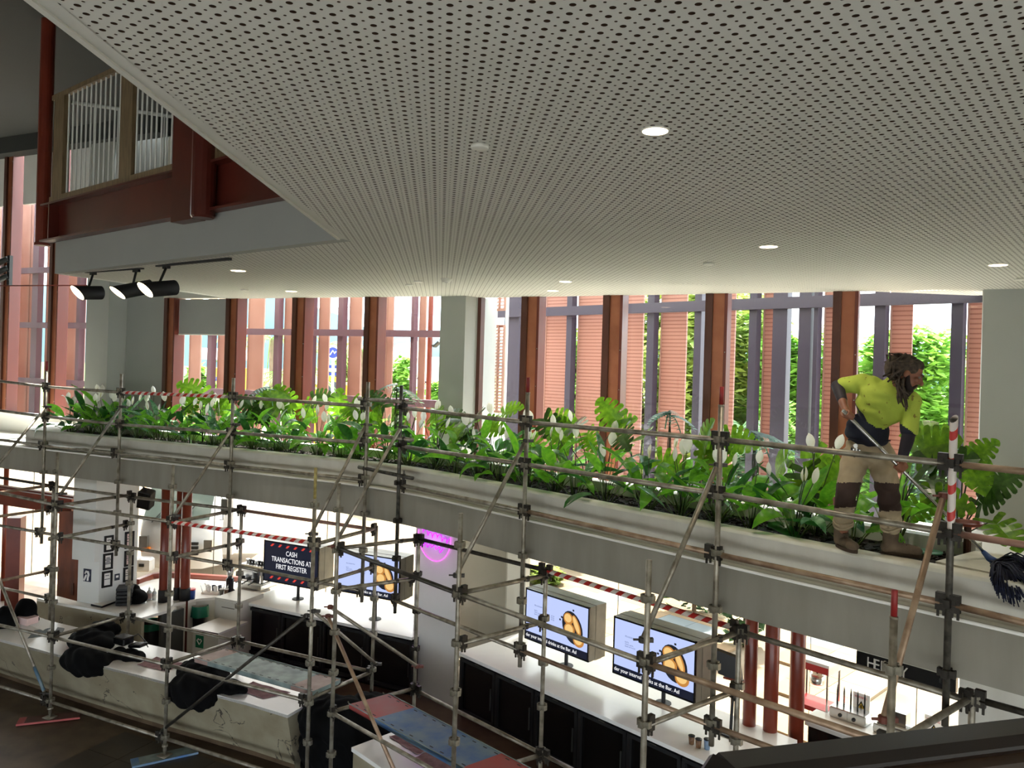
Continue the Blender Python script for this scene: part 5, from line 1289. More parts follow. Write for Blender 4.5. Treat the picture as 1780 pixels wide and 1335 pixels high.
drape('black_cover', 'dark cloth heaped over a stool back at the left end of the counter', 'cloth', [(q + Vector((0.05, 0, 0.14)), 0.2, 0.14, 0.22, -0.3), (q + Vector((0.0, 0, -0.02)), 0.3, 0.2, 0.14, -0.3)], 'black_cloth', 5, None, 0.025, None, 0.008)
drape('black_cover', 'dark hanging cloth at the left edge beside the heaped one', 'cloth', [(cv(8, 1080, 1.0), 0.2, 0.16, 0.26, 0), (cv(-20, 1085, 0.95), 0.3, 0.18, 0.26, 0)], 'black_cloth', 6, None, 0.025, None, 0.008)
def sheet(name, lab, cat, c4, z, m, wav=0.006, n=8, grp=None, th=0.004):
    P_ = [atz(x, y, z) for x, y in c4]; rows = []; r = random.Random(int(c4[0][0]))
    ph = r.uniform(0, 6)
    for i in range(n + 1):
        rows.append([P_[0].lerp(P_[3], i / n).lerp(P_[1].lerp(P_[2], i / n), j / n) + UP * (th + wav * (1 + math.sin(i * 1.7 + ph) * math.cos(j * 1.3 + ph))) for j in range(n + 1)])
    mb = MB().strip(rows); lo = [[p - UP * th for p in r_] for r_ in rows]; mb.strip(lo); mb.strip([[r_[0] for r_ in rows], [r_[0] for r_ in lo]]); mb.strip([[r_[-1] for r_ in rows], [r_[-1] for r_ in lo]]); mb.strip([rows[0], lo[0]]); mb.strip([rows[-1], lo[-1]])
    return tag(mb.build(name, m), lab, cat, grp)
sheet('bar_mat', 'mauve bar cloth on the counter between the two black covers', 'cloth', [(238, 1156), (272, 1143), (325, 1155), (288, 1168)], ZT, 'mauve_cloth')
sheet('bar_mat', 'mauve bar cloth half under the grey plank', 'cloth', [(408, 1198), (440, 1186), (505, 1205), (458, 1215)], ZT, 'mauve_cloth')
sheet('bar_mat', 'dusty mauve cloth under the blue and red plank', 'cloth', [(676, 1281), (692, 1278), (745, 1305), (725, 1312)], ZT, 'mauve_cloth')
sheet('bar_mat', 'second dusty mauve cloth spread below the blue plank', 'cloth', [(722, 1318), (745, 1306), (830, 1350), (800, 1365)], ZT, 'mauve_cloth')
sheet('paper_sheet', 'white paper sheet lying on the counter by the scaffold upright', 'paper', [(52, 1088), (64, 1072), (88, 1080), (84, 1100)], ZT, 'paper', 0.002)
sheet('plastic_folder', 'clear bluish plastic folder on the counter', 'folder', [(48, 1110), (60, 1096), (88, 1092), (76, 1106)], ZT, 'paver_blue', 0.002)
bx = thing('cardboard_box', 'low pinkish card box lying on the counter end', 'box', cv(48, 1082)); c = cv(48, 1083, ZT)
MB().box(c + UP * 0.05, (0.27, 0.2, 0.1), A_L).build('base', 'paper_pink', bx); MB().box(c + UP * 0.105, (0.28, 0.21, 0.02), A_L).build('lid', 'paper_pink', bx)
sheet('tray', 'dark flat tray on the counter behind the upright', 'tray', [(95, 1100), (100, 1092), (112, 1094), (108, 1101)], ZT, 'charcoal', 0.0, 3, None, 0.02)
lp = thing('display_tray', 'flat white tray with a dark edge at the foot of the white pier', 'tray', PZ(180, 1054)); 
P_ = [atz(x, y, Z1) for x, y in ((158, 1053), (172, 1048), (201, 1048), (177, 1057))]
MB().prism([(p.x, p.y) for p in P_], Z1, Z1 + 0.03).build('edge', 'black_matt', lp); cc_ = sum(P_, Vector()) / 4; MB().prism([((p.x - cc_.x) * 0.93 + cc_.x, (p.y - cc_.y) * 0.93 + cc_.y) for p in P_], Z1 + 0.03, Z1 + 0.036).build('surface', 'paper', lp)
# things on the window counter
st = thing('cup_stack', 'black stacked file trays beside the white pier', 'trays', PZ(217, 1050)); c = at(PZ(217, 1050), Z1)
for k in range(5): MB().box(c + UP * (0.04 + k * 0.065), (0.26, 0.3, 0.045), 0.3).build('tray', 'black_matt', st)
bg = drape('bag', 'black bag slumped on the window counter in front of the trays', 'bag', [(at(PZ(236, 1047), Z1 + 0.1), 0.24, 0.17, 0.14, -0.3), (at(PZ(230, 1044), Z1 + 0.22), 0.15, 0.1, 0.1, -0.3)], 'black_cloth', 8, Z1 + 0.002, 0.02, None, 0.006)
tb_ = thing('tub', 'blue tub with a red rim beside the thick red column', 'tub', at(PZ(332, 1040), Z1)); c = at(PZ(333, 1041), Z1)
MB().lathe(c, [(0.06, 0), (0.065, 0.18), (0.055, 0.18), (0.05, 0.02)], 16).build('body', 'blue_tub', tb_, True); MB().lathe(c + UP * 0.17, [(0.067, 0), (0.07, 0.005), (0.07, 0.02), (0.05, 0.022)], 16).build('rim', 'red_rim', tb_, True)
def bottle(px, py, h, r, m, lab, z=Z1, pump=True):
    p = at(PZ(px, py, z), z); t = thing('bottle', lab, 'bottle', p)
    MB().lathe(p, [(r * 0.9, 0), (r, 0.01), (r, h * 0.6), (r * 0.35, h * 0.75), (r * 0.35, h * 0.82)], 12).build('body', 'glass_clear', t, True)
    MB().lathe(p + UP * h * 0.1, [(r * 1.02, 0), (r * 1.02, h * 0.4)], 12).build('label', m, t, True); MB().lathe(p + UP * h * 0.82, [(r * 0.4, 0), (r * 0.4, h * 0.08), (r * 0.15, h * 0.09), (r * 0.15, h * 0.18)], 10).build('cap', 'white_plastic', t, True)
mat('glass_clear', (222, 226, 228), 0.2); 
bottle(259, 1042, 0.24, 0.045, 'paper_pink', 'pump bottle with a pinkish label on the window counter'); bottle(268, 1042, 0.22, 0.042, 'paper', 'clear pump bottle next to the pink labelled one')
t = thing('cup_tray', 'wooden tray of cups and lids on the window counter', 'tray', at(PZ(371, 1032), Z1)); c = at(PZ(370, 1030), Z1)
MB().box(c + UP * 0.015, (0.34, 0.26, 0.03), -0.1).build('base', 'paper_cream', t)
for k in range(5): MB().lathe(c + Vector((-0.12 + 0.06 * k, 0.04 * (-1) ** k, 0.03)), [(0.03, 0), (0.04, 0.1), (0.035, 0.1), (0.025, 0.01)], 10).build('cup', ('paper', 'paper', 'poster_navy', 'paper', 'shop_dark')[k], t, True)
for e in (-1, 1): MB().path([c + Vector((0.16 * e, -0.1, 0.03)), c + Vector((0.2 * e, -0.1, 0.16)), c + Vector((0.2 * e, 0.1, 0.16)), c + Vector((0.16 * e, 0.1, 0.03))], 0.008, 6).build('handle', 'steel', t)
g = thing('coffee_grinder', 'black coffee grinder with a steel hopper on the window counter', 'grinder', at(PZ(399, 1031), Z1)); c = at(PZ(399, 1031), Z1)
MB().lathe(c, [(0.1, 0), (0.1, 0.05), (0.07, 0.08), (0.075, 0.28), (0.06, 0.3)], 14).build('body', 'black_gloss', g, True); MB().lathe(c + UP * 0.3, [(0.04, 0), (0.06, 0.08), (0.075, 0.2), (0.03, 0.21)], 14).build('hopper', 'steel', g, True); MB().lathe(c + UP * 0.51, [(0.085, 0), (0.08, 0.03), (0.02, 0.035)], 14).build('lid', 'black_gloss', g, True); MB().tube(c + Vector((0, -0.07, 0.18)), c + Vector((0.02, -0.2, 0.16)), 0.014).build('spout', 'steel', g)
e_ = thing('espresso_machine', 'chrome espresso machine with stacked cups behind the cash sign', 'coffee machine', at(PZ(445, 1022), Z1)); c = at(PZ(447, 1020), Z1)
MB().bbox(c + UP * 0.3, TL * 0.32, NLv * 0.22, UP * 0.17, 0.04).build('body', 'chrome', e_); MB().obox(c + UP * 0.06, TL * 0.3, NLv * 0.22, UP * 0.04).build('drip_tray', 'steel', e_); MB().obox(c + UP * 0.26 - NLv * 0.225, TL * 0.28, NLv * 0.008, UP * 0.1).build('front_panel', 'chrome', e_)
for k in range(3): MB().lathe(c - NLv * 0.25 + TL * (-0.16 + 0.16 * k) + UP * 0.2, [(0.03, 0), (0.035, 0.04), (0.02, 0.05)], 10).build('group_head', 'black_gloss', e_, True); MB().tube(c - NLv * 0.26 + TL * (-0.16 + 0.16 * k) + UP * 0.19, c - NLv * 0.42 + TL * (-0.16 + 0.16 * k) + UP * 0.16, 0.012).build('portafilter', 'black_gloss', e_)
for k in range(8): MB().lathe(c + TL * (-0.26 + 0.075 * k) + UP * 0.47, [(0.025, 0), (0.038, 0.06), (0.03, 0.06)], 10).build('cup', 'black_gloss' if k % 3 else 'paper', e_, True)
for px, lab, m in ((385, 'grey takeaway cup in front of the coffee grinder', 'grey_case'), (393, 'brown paper cup in front of the coffee grinder', 'cup_brown')):
    p = at(PZ(px, 1035), Z1); t = thing('cup', lab, 'cup', p); MB().lathe(p, [(0.03, 0), (0.042, 0.12), (0.036, 0.12), (0.026, 0.01)], 12).build('body', m, t, True); MB().lathe(p + UP * 0.118, [(0.044, 0), (0.044, 0.008), (0.03, 0.012)], 12).build('rim', 'paper', t, True)
# cabinets inside the bar
cb_ = thing('tall_cabinet', 'tall white cabinet end panel beside the black fridges', 'cabinet', PZ(396, 1042))
a, b = PZ(374, 1038, 1.08), PZ(418, 1046, 1.08); MB().obox(at((a + b) / 2 + NLv * 0.3, 0.54), (b - a) / 2, NLv * 0.3, UP * 0.54).build('carcass', 'joinery_white', cb_)
d_ = (b - a); MB().obox(at((a + b) / 2 - NLv * 0.008 + d_ * 0.06, 0.54), d_ * 0.43, NLv * 0.008, UP * 0.5).build('door', 'joinery_white', cb_); MB().obox(at((a + b) / 2 - NLv * 0.018 + d_ * 0.05, 0.93), d_ * 0.25, NLv * 0.004, UP * 0.006).build('label_plate', 'grey_case', cb_)
bn = thing('work_bench', 'low white bench with a purple edge and a green sign inside the bar', 'bench', PZ(350, 1150, 0))
a, b = PZ(334, 1092, 0.72), PZ(378, 1100, 0.72); dd_ = (b - a)
MB().obox(at((a + b) / 2 + NLv * 0.35, 0.7), dd_ / 2 * 1.1, NLv * 0.36, UP * 0.02).build('worktop', 'white_top', bn); MB().obox(at((a + b) / 2 + NLv * 0.36, 0.34), dd_ / 2, NLv * 0.34, UP * 0.34).build('carcass', 'joinery_white', bn)
MB().obox(at((a + b) / 2 - NLv * 0.012, 0.7), dd_ / 2 * 1.1, NLv * 0.003, UP * 0.018).build('edge_strip', 'purple_post', bn)
c = at(a + dd_ * 0.28 + NLv * 0.016, 0.5); u_ = dd_.normalized(); MB().obox(c, u_ * 0.085, NLv * 0.004, UP * 0.11).build('green_sign', 'sign_green', bn)
MB().path([c - NLv * 0.007 + u_ * x + UP * y for x, y in ((0, -0.05), (-0.05, 0.02), (-0.025, 0.05), (0, 0.03), (0.025, 0.05), (0.05, 0.02), (0, -0.05))], 0.009, 5).build('heart_mark', 'paper', bn)
def bin_(px, py, z0, h, r, lab, hang):
    p = at(PZ(px, py, z0), z0); t = thing('waste_bin', lab, 'bin', p); MB().lathe(p, [(r * 0.85, 0), (r, h), (r * 0.93, h), (r * 0.8, 0.03)], 16).build('body', 'bin_black', t, True)
    mb = MB(); r_ = random.Random(int(px)); rows = []
    for k in range(4): rows.append([p + UP * (h + 0.015 - hang * k / 3) + Vector((math.cos(a), math.sin(a), 0)) * (r * (1.04 + 0.16 * k / 3 * (1 + 0.6 * math.sin(5 * a + k))) + 0.0) for a in [6.2832 * i / 18 for i in range(18)]])
    mb.strip(rows, None, True); mb.build('liner', 'green_bag', t, True)
bin_(347, 1092, 0.45, 0.42, 0.14, 'black bin with a green liner against the white cabinets', 0.2); bin_(261, 1140, 0.05, 0.62, 0.2, 'black bin with a green liner under the window counter', 0.12)
# things at the right end
def cup(px, py, h, r, m, lab):
    p = at(PZ(px, py), Z1); t = thing('cup', lab, 'cup', p); MB().lathe(p, [(r * 0.78, 0), (r, h), (r * 0.92, h), (r * 0.7, 0.01)], 14).build('body', m, t, True); MB().lathe(p + UP * (h - 0.004), [(r * 1.05, 0), (r * 1.05, 0.008), (r * 0.9, 0.01)], 14).build('rim', 'black_gloss', t, True)
cup(1202, 1293, 0.10, 0.04, 'cup_brown', 'brown patterned cup furthest from the handrail'); cup(1214, 1299, 0.10, 0.04, 'cup_brown', 'brown patterned cup next to the blue one'); cup(1229, 1302, 0.12, 0.042, 'cup_blue', 'blue-grey cup at the counter corner')
tbm = thing('tablet_till', 'black tablet till on a stand beside the red columns', 'till', at(PZ(1268, 1195), Z1)); c = aty(1267, 1156, 9.8)
MB().obox(c, Vector((0.125, -0.09, -0.02)), Vector((0.015, 0.018, 0.008)), Vector((-0.02, 0.03, 0.14))).build('screen', 'black_gloss', tbm); MB().path([c + Vector((0.05, 0.03, -0.1)), c + Vector((0.08, 0.05, -0.25)), at(c, Z1) + Vector((0.06, 0.05, 0))], 0.02, 8).build('stand', 'black_matt', tbm); MB().box(at(c, Z1 + 0.012) + Vector((0.06, 0.05, 0)), (0.22, 0.18, 0.02), A_R).build('base', 'black_matt', tbm)
MB().obox(c + Vector((0.05, -0.06, -0.155)), Vector((0.1, -0.07, 0)), Vector((0.02, 0.02, 0)), UP * 0.012).build('red_edge', 'red_steel', tbm)
sc_ = thing('side_counter', 'white side counter with dark shelves that carries the hot food machines', 'counter', PZ(1450, 1262))
a = PZ(1398, 1246); b = a + TR * 2.6
MB().obox(at((a + b) / 2 + NRv * 0.35, Z1 - 0.025), (b - a) / 2, NRv * 0.36, UP * 0.025).build('worktop', 'white_top', sc_); MB().obox(at((a + b) / 2 + NRv * 0.38, 0.46), (b - a) / 2 * 0.98, NRv * 0.3, UP * 0.46).build('shelves', 'black_gloss', sc_)
MB().obox(at((a + b) / 2 + NRv * 0.05, 0.93), (b - a) / 2, NRv * 0.03, UP * 0.04).build('front_edge', 'joinery_white', sc_)
mb = MB(); cc_ = at(a + TR * 0.25 + NRv * 0.25, Z1); rows = []
for k in range(9): t_ = k / 8; rows.append([cc_ + TR * (-0.28 + 0.5 * t_) + NRv * (0.22 * math.sin(3.14 * t_)) + UP * 0.02, cc_ + TR * (-0.28 + 0.5 * t_) + NRv * (0.22 * math.sin(3.14 * t_)) + UP * (0.24 + 0.14 * t_)])
sh = mb.strip(rows).build('sneeze_guard', 'acrylic', None, True); tag(sh, 'curved clear acrylic screen beside the spiked bun warmer', 'screen')
pm_ = thing('popcorn_machine', 'popcorn machine with red trim and a hanging kettle', 'popcorn machine', at(PZ(1418, 1228), Z1)); c = aty(1420, 1190, 10.9); bz0, bz1 = aty(1420, 1228, 10.9).z, aty(1420, 1143, 10.9).z; ux, uy = TR * 0.24, NRv * 0.2
MB().obox(at(c, bz1 - 0.015), ux * 1.05, uy * 1.05, UP * 0.02).build('roof', 'white_top', pm_); mb = MB()
MB().obox(at(c, bz1 - 0.08) - uy, ux, NRv * 0.006, UP * 0.05).build('red_fascia', 'red_rim', pm_); MB().obox(at(c, bz1 - 0.09) + ux, TR * 0.006, uy, UP * 0.055).build('side_panel', 'paper_cream', pm_)
for i in (-1, 1):
    for j in (-1, 1): MB().obox(at(c, (bz0 + bz1) / 2) + ux * i * 0.96 + uy * j * 0.96, TR * 0.012, NRv * 0.012, UP * (bz1 - bz0) / 2).build('leg', 'steel', pm_)
MB().lathe(at(c, bz1 - 0.36), [(0.09, 0), (0.10, 0.02), (0.10, 0.14), (0.085, 0.14), (0.08, 0.02)], 16).build('kettle', 'steel', pm_, True); MB().tube(at(c, bz1 - 0.22), at(c, bz1 - 0.05), 0.012).build('hanger', 'black_matt', pm_); MB().obox(at(c, bz0 + 0.03), ux, uy, UP * 0.03).build('base', 'red_rim', pm_)
bw = thing('bun_warmer', 'steel hot dog warmer with upright black spikes and two knobs', 'food warmer', at(PZ(1470, 1255), Z1)); a_ = PZ(1443, 1245); c = at(a_ + TR * 0.22 + NRv * 0.12, Z1)
MB().bbox(c + UP * 0.07, TR * 0.24, NRv * 0.12, UP * 0.07, 0.012).build('body', 'steel', bw)
for k in range(5): MB().lathe(c + TR * (-0.18 + 0.09 * k) + UP * 0.14, [(0.012, 0), (0.012, 0.2), (0.002, 0.27)], 8).build('spike', 'black_gloss', bw, True)
for k in (-1, 1): MB().lathe(c + TR * 0.09 * k - NRv * 0.12 + UP * 0.06, [(0.026, 0), (0.022, 0.02), (0.004, 0.022)], 10, None, -NRv).build('knob', 'black_gloss', bw, True)
rm = thing('sausage_roller', 'steel sausage warmer with a ribbed top beside the spiked one', 'food warmer', at(PZ(1520, 1270), Z1)); c = at(a_ + TR * 0.78 + NRv * 0.12, Z1)
MB().bbox(c + UP * 0.06, TR * 0.22, NRv * 0.14, UP * 0.06, 0.012).build('body', 'steel', rm); MB().obox(c + UP * 0.2 + NRv * 0.06, TR * 0.14, NRv * 0.08, UP * 0.1).build('guard', 'chrome', rm)
for k in range(6): MB().tube(c + UP * 0.13 - TR * 0.18 + NRv * (-0.1 + 0.03 * k), c + UP * 0.13 + TR * 0.18 + NRv * (-0.1 + 0.03 * k), 0.011, n=8).build('roller', 'steel', rm)
MB().lathe(c - NRv * 0.14 + UP * 0.05, [(0.026, 0), (0.022, 0.02), (0.004, 0.022)], 10, None, -NRv).build('knob', 'black_gloss', rm, True)
for i, (dx, lab) in enumerate(((0.28, 'warning card with a yellow triangle behind the spiked warmer'), (1.18, 'warning card with a yellow triangle nearest the handrail'))):
    c = at(a_ + TR * dx + NRv * 0.32, Z1 + 0.16); t = thing('warning_card', lab, 'sign', c - UP * 0.16); MB().obox(c, TR * 0.11, NRv * 0.006, UP * 0.15).build('card', 'paper', t); f = c - NRv * 0.008
    text_mesh('WARNING', 0.042, f - TR * 0.09 + UP * 0.08, TR, UP, 'letters', 'red_rim', t, 0.001, sx=0.8)
    MB().add([f - TR * 0.085 - UP * 0.1, f + TR * 0.085 - UP * 0.1, f + UP * 0.05], [(0, 1, 2)]).build('triangle_edge', 'black_gloss', t); f2 = f - NRv * 0.002; MB().add([f2 - TR * 0.06 - UP * 0.088, f2 + TR * 0.06 - UP * 0.088, f2 + UP * 0.022], [(0, 1, 2)]).build('triangle', 'shop_yellow', t); MB().obox(f2 - NRv * 0.002 - UP * 0.035, TR * 0.007, NRv * 0.001, UP * 0.03).build('mark', 'black_gloss', t)
# black sign band under the soffit, right
hp = PR(8.4); a, b = onp(1489, 1131, hp), onp(1662, 1180, hp); zt = a.z; a.z = b.z = 0; hh = 24 * a.y / 1359
hs = thing('sign_band', 'black sign band with HERE and a Y in metal letters under the slab', 'sign', at((a + b) / 2, zt - hh))
MB().obox(at((a + b) / 2 + NRv * 0.03, zt - hh / 2), (b - a) / 2, NRv * 0.03, UP * hh / 2).build('band', 'black_gloss', hs)
MB().obox(at((a + b) / 2 + NRv * 0.03, (zt + 3.45) / 2), (b - a) / 2, NRv * 0.02, UP * (3.45 - zt) / 2).build('hanger_panel', 'plaster', hs)
for chx, px, py in (('H', 1506.5, 1159), ('E', 1518.5, 1162.5), ('R', 1530, 1166), ('E', 1541.5, 1169.5), ('Y', 1564, 1176)):
    p = onp(px, py, hp); text_mesh(chx, hh * 1.1, p - NRv * 0.01, TR, UP, 'letter', 'letter_metal', hs, 0.003, sx=0.82)
ex = onp(1632, 1186, hp); text_mesh('E', hh * 0.4, ex - NRv * 0.006, TR, UP, 'small_mark', 'charcoal', hs, 0.001)
s = struct('wall_end', (5, 5, 0), 'plain wall closing the bar under the balcony')
a = onp(1668, 1180, PR(7.3)); a.z = 0; panel(a, a + TR * 4, 0, 3.45, 'wall_panel', 'fascia_paint', s, 0.1)

# ================================================================== OUTDOORS
def canopy(name, blobs, m, seed, par, n=900, leaf=0.16):
    r = random.Random(seed); mb = MB(); tot = sum(b[1] * b[2] for b in blobs)
    for c, rx, rz in blobs:
        c = Vector(c)
        for i in range(int(n * rx * rz / tot)):
            v = Vector((r.gauss(0, 1), r.gauss(0, 1), r.gauss(0, 1))).normalized() * (r.uniform(0.55, 1.05))
            v = Vector((v.x * rx, v.y * rx, v.z * rz)) + c
            a = r.uniform(0, 6.28); t = Vector((math.cos(a), math.sin(a), r.uniform(-0.7, 0.3))).normalized(); w = t.cross(Vector((r.uniform(-.5, .5), r.uniform(-.5, .5), 1))).normalized(); l = leaf * r.uniform(0.6, 1.4)
            mb.add([v - t * l, v + w * l * 0.45, v + t * l, v - w * l * 0.45], [(0, 1, 2, 3)])
    return mb.build(name, m, par)
def tree(px, Y, top, w, m, lab, seed, n=2600, low=2.0, leaf=0.2, trunk=True):
    c = aty(px, 600, Y); zt = aty(px, top, Y).z; t = thing('tree', lab, 'tree', (c.x, Y, 0)); r = random.Random(seed); bl = []; wm = w * Y / 1359
    n = int(n * 1.7)
    for k in range(11):
        z = low + (zt - low) * r.uniform(0.12, 0.86); f = math.sin(math.pi * min(0.95, 0.2 + 0.7 * (z - low) / (zt - low))); bl.append(((c.x + r.uniform(-0.5, 0.5) * wm * f, Y + r.uniform(-0.4, 0.4) * wm, z), wm * r.uniform(0.22, 0.36), min(zt - z, (zt - low) * r.uniform(0.13, 0.2))))
    bl.append(((c.x, Y, (zt + low) / 2), wm * 0.42, (zt - low) * 0.46))
    canopy('foliage', bl, m, seed, t, n, leaf)
    if trunk:
        mb = MB(); mb.path([Vector((c.x, Y, -0.05)), Vector((c.x + 0.1, Y, low)), Vector((c.x - 0.1, Y, (zt + low) / 2))], [0.22, 0.17, 0.08], 8)
        for k in range(4): b = bl[k][0]; mb.path([Vector((c.x, Y, low)), Vector(b)], [0.1, 0.04], 6)
        mb.build('trunk', 'bark', t)
tree(1000, 27, 560, 120, 'tree_green', 'green tree between the first slotted panels', 1, 3200)
tree(1120, 30, 480, 200, 'tree_olive', 'broad olive-green tree rising past the ceiling line', 2, 5200, 1.2)
tree(1235, 26, 478, 190, 'tree_olive', 'tall yellow-green tree behind the third slotted panel', 3, 5200, 1.0)
tree(1300, 29, 470, 160, 'tree_green', 'bushy tree with flushes of new leaves behind the tall scaffold upright', 4, 4200, 1.0)
tree(1395, 24, 566, 130, 'tree_green', 'light green tree between the two mauve posts', 5, 3600, 0.8)
tree(1505, 28, 592, 130, 'tree_olive', 'olive tree behind the mullion next to the worker', 6, 3400, 0.8)
tree(1625, 24, 560, 190, 'tree_green', 'bright green tree beside the worker in the last bay', 7, 6000, 0.5)
tree(1720, 27, 545, 160, 'tree_green', 'green tree at the edge of the last bay', 8, 3000, 0.5)
tree(694, 30, 608, 60, 'tree_green', 'round bright green tree in front of the white house', 9, 2600, 1.8, 0.17)
tree(350, 32, 628, 60, 'tree_green', 'small green tree seen under the roller blind', 10, 1600, 1.5)
tree(620, 60, 582, 70, 'tree_olive', 'pale tree behind the yellow shop', 11, 1600, 2.5, 0.3)
tree(760, 40, 660, 40, 'tree_green', 'low tree beside the corner pier', 12, 1200, 1.0)
def hedge(px, Y, top, w, m, lab, seed, n=1200):
    c = aty(px, 600, Y); zt = aty(px, top, Y).z; t = thing('shrub', lab, 'shrub', (c.x, Y, 0)); wm = w * Y / 1359 / 2
    canopy('foliage', [((c.x + wm * k * 0.5, Y, zt * 0.5), wm * 0.5, zt * 0.5) for k in (-1, 0, 1)], m, seed, t, n, 0.14); MB().tube((c.x, Y, -0.05), (c.x, Y, zt * 0.5), 0.05, n=6).build('stem', 'bark', t)
hedge(1310, 16, 742, 90, 'tree_dark', 'dark palm-like shrub behind the lilies near the worker', 21); hedge(1220, 18, 770, 120, 'tree_dark', 'dark shrub below the fourth mullion', 22); hedge(1600, 17, 770, 160, 'tree_dark', 'dark green shrub outside behind the worker', 23)
hedge(1000, 22, 720, 90, 'tree_green', 'green shrub outside between the first two mullions', 24); hedge(600, 36, 690, 80, 'tree_green', 'low shrub in front of the yellow shop', 25); hedge(1360, 21, 700, 80, 'palm_green', 'yellowish shrub below the mauve posts', 26)
hedge(945, 20, 985, 90, 'tree_olive', 'flowering shrub seen under the slab above the menu screen', 27)
def palm(px, py, Y, size, lab, seed, nf=18, m='palm_green'):
    top = aty(px, py, Y); t = thing('palm_tree', lab, 'palm', (top.x, Y, 0)); r = random.Random(seed)
    MB().path([Vector((top.x, Y, -0.05)), Vector((top.x + 0.1, Y, top.z * 0.5)), top], [0.2, 0.16, 0.13], 8).build('trunk', 'bark', t)
    for i in range(nf):
        a = 6.28 * i / nf + r.uniform(-.2, .2); el = r.uniform(0.1, 1.1); L_ = size * r.uniform(0.8, 1.15); d = Vector((math.cos(a), math.sin(a), 0)); sd = Vector((-d.y, d.x, 0)); mb = MB()
        pts = [top + d * (L_ * k / 9 * math.cos(el * 0.5)) + UP * (L_ * (math.sin(el) * k / 9 - 0.95 * (k / 9) ** 2)) for k in range(10)]
        for k in range(1, 9):
            for q in (0, 0.5):
                b = pts[k].lerp(pts[k + 1], q); w = L_ * 0.26 * math.sin(math.pi * (0.12 + 0.8 * k / 9))
                for s_ in (-1, 1): e = b + sd * s_ * w * 0.7 + d * w * 0.5 - UP * w * 0.55; mb.add([b - d * 0.03, b + d * 0.03, e], [(0, 1, 2)])
        mb.path(pts, [0.02] * 9 + [0.004], 4); mb.build('frond', m, t)
palm(472, 590, 46, 3.5, 'fan palm with drooping fronds behind the third window bay', 31); palm(560, 610, 48, 2.9, 'tall palm beside the round blue shop sign', 32); palm(500, 655, 44, 2.7, 'low palm in the third window bay', 33); palm(628, 610, 45, 1.8, 'small palm in front of the tiled roof', 34)
palm(1290, 745, 22, 1.4, 'cordyline palm outside behind the flowers', 35, 14, 'tree_dark')
# far hill
hl_ = [(-300, 470), (150, 500), (330, 545), (430, 516), (470, 512), (520, 520), (545, 530), (590, 548), (640, 572), (700, 584), (770, 588), (1000, 596), (1400, 600), (2200, 600)]
s = struct('hill', (-100, 420, 0), 'blue-green wooded hill on the skyline')
rows = []
for x, y in hl_: p = aty(x, y, 420); rows.append([Vector((p.x * 0.86, 360, -2)), Vector((p.x * 0.94, 392, p.z * 0.55 + 3 * math.sin(x))), p, Vector((p.x * 1.1, 470, -2))])
MB().strip(rows).build('hillside', 'hill', s, True)
# shop and house
def ob(par, x0, x1, y0, y1, Y, d, name, m):
    a, b = aty(x0, y0, Y), aty(x1, y1, Y); return MB().obox(Vector(((a.x + b.x) / 2, Y + d / 2, (a.z + b.z) / 2)), Vector((abs(b.x - a.x) / 2, 0, 0)), Vector((0, d / 2, 0)), UP * abs(a.z - b.z) / 2).build(name, m, par)
sh = thing('shop', 'yellow shop with a blue and white striped band seen through the middle window', 'building', aty(600, 690, 46) * 1.0)
ob(sh, 545, 648, 668, 786, 47, 6, 'wall', 'shop_yellow'); ob(sh, 558, 588, 634, 640, 46.6, 1, 'blue_band', 'shop_blue'); ob(sh, 558, 588, 640, 646, 46.6, 1, 'white_band', 'shop_white'); ob(sh, 558, 588, 647, 653, 46.6, 1, 'blue_band', 'shop_blue'); ob(sh, 560, 590, 655, 663, 46.6, 1, 'yellow_band', 'shop_yellow'); ob(sh, 612, 648, 640, 664, 46.6, 1, 'parapet', 'shop_yellow'); ob(sh, 608, 650, 629, 640, 46.7, 2, 'white_band', 'shop_white')
for x0, x1 in ((570, 588), (613, 618), (629, 640), (340, 352)): ob(sh, x0, x1, 664, 690, 46.5, 0.3, 'shop_window', 'shop_dark')
ob(sh, 612, 650, 620, 630, 48, 4, 'upper_wall', 'shop_white'); ob(sh, 620, 628, 623, 631, 47.8, 0.3, 'shop_window', 'shop_dark')
a, b, c, d = aty(604, 622, 47.5), aty(655, 624, 47.5), aty(655, 604, 53), aty(606, 600, 53); MB().add([a, b, c, d], [(0, 1, 2, 3)]).build('roof', 'roof_tile', sh)
s2 = thing('shop', 'yellow and blue shopfront glimpsed under the roller blind', 'building', aty(390, 690, 44)); ob(s2, 372, 398, 640, 791, 44, 4, 'wall', 'shop_yellow'); ob(s2, 372, 398, 655, 663, 43.8, 0.3, 'blue_band', 'shop_blue'); ob(s2, 330, 398, 604, 626, 45, 3, 'parapet', 'shop_white'); ob(s2, 338, 360, 655, 660, 43.8, 0.3, 'blue_band', 'shop_blue')
hs_ = thing('house', 'white house with a tiled roof beyond the round tree', 'building', aty(720, 690, 52)); ob(hs_, 668, 790, 618, 770, 53, 8, 'wall', 'shop_white')
a, b, c, d = aty(662, 620, 52.5), aty(740, 624, 52.5), aty(745, 590, 60), aty(690, 598, 60); MB().add([a, b, c, d], [(0, 1, 2, 3)]).build('roof', 'roof_tile', hs_)
a, b, c = aty(672, 622, 52.3), aty(686, 623, 52.3), aty(679, 605, 52.3); MB().add([a, b, c, a + Vector((0, 1, 0)), b + Vector((0, 1, 0)), c + Vector((0, 1, 0))], [(0, 1, 2), (0, 2, 5, 3), (1, 4, 5, 2)]).build('gable', 'shop_white', hs_)
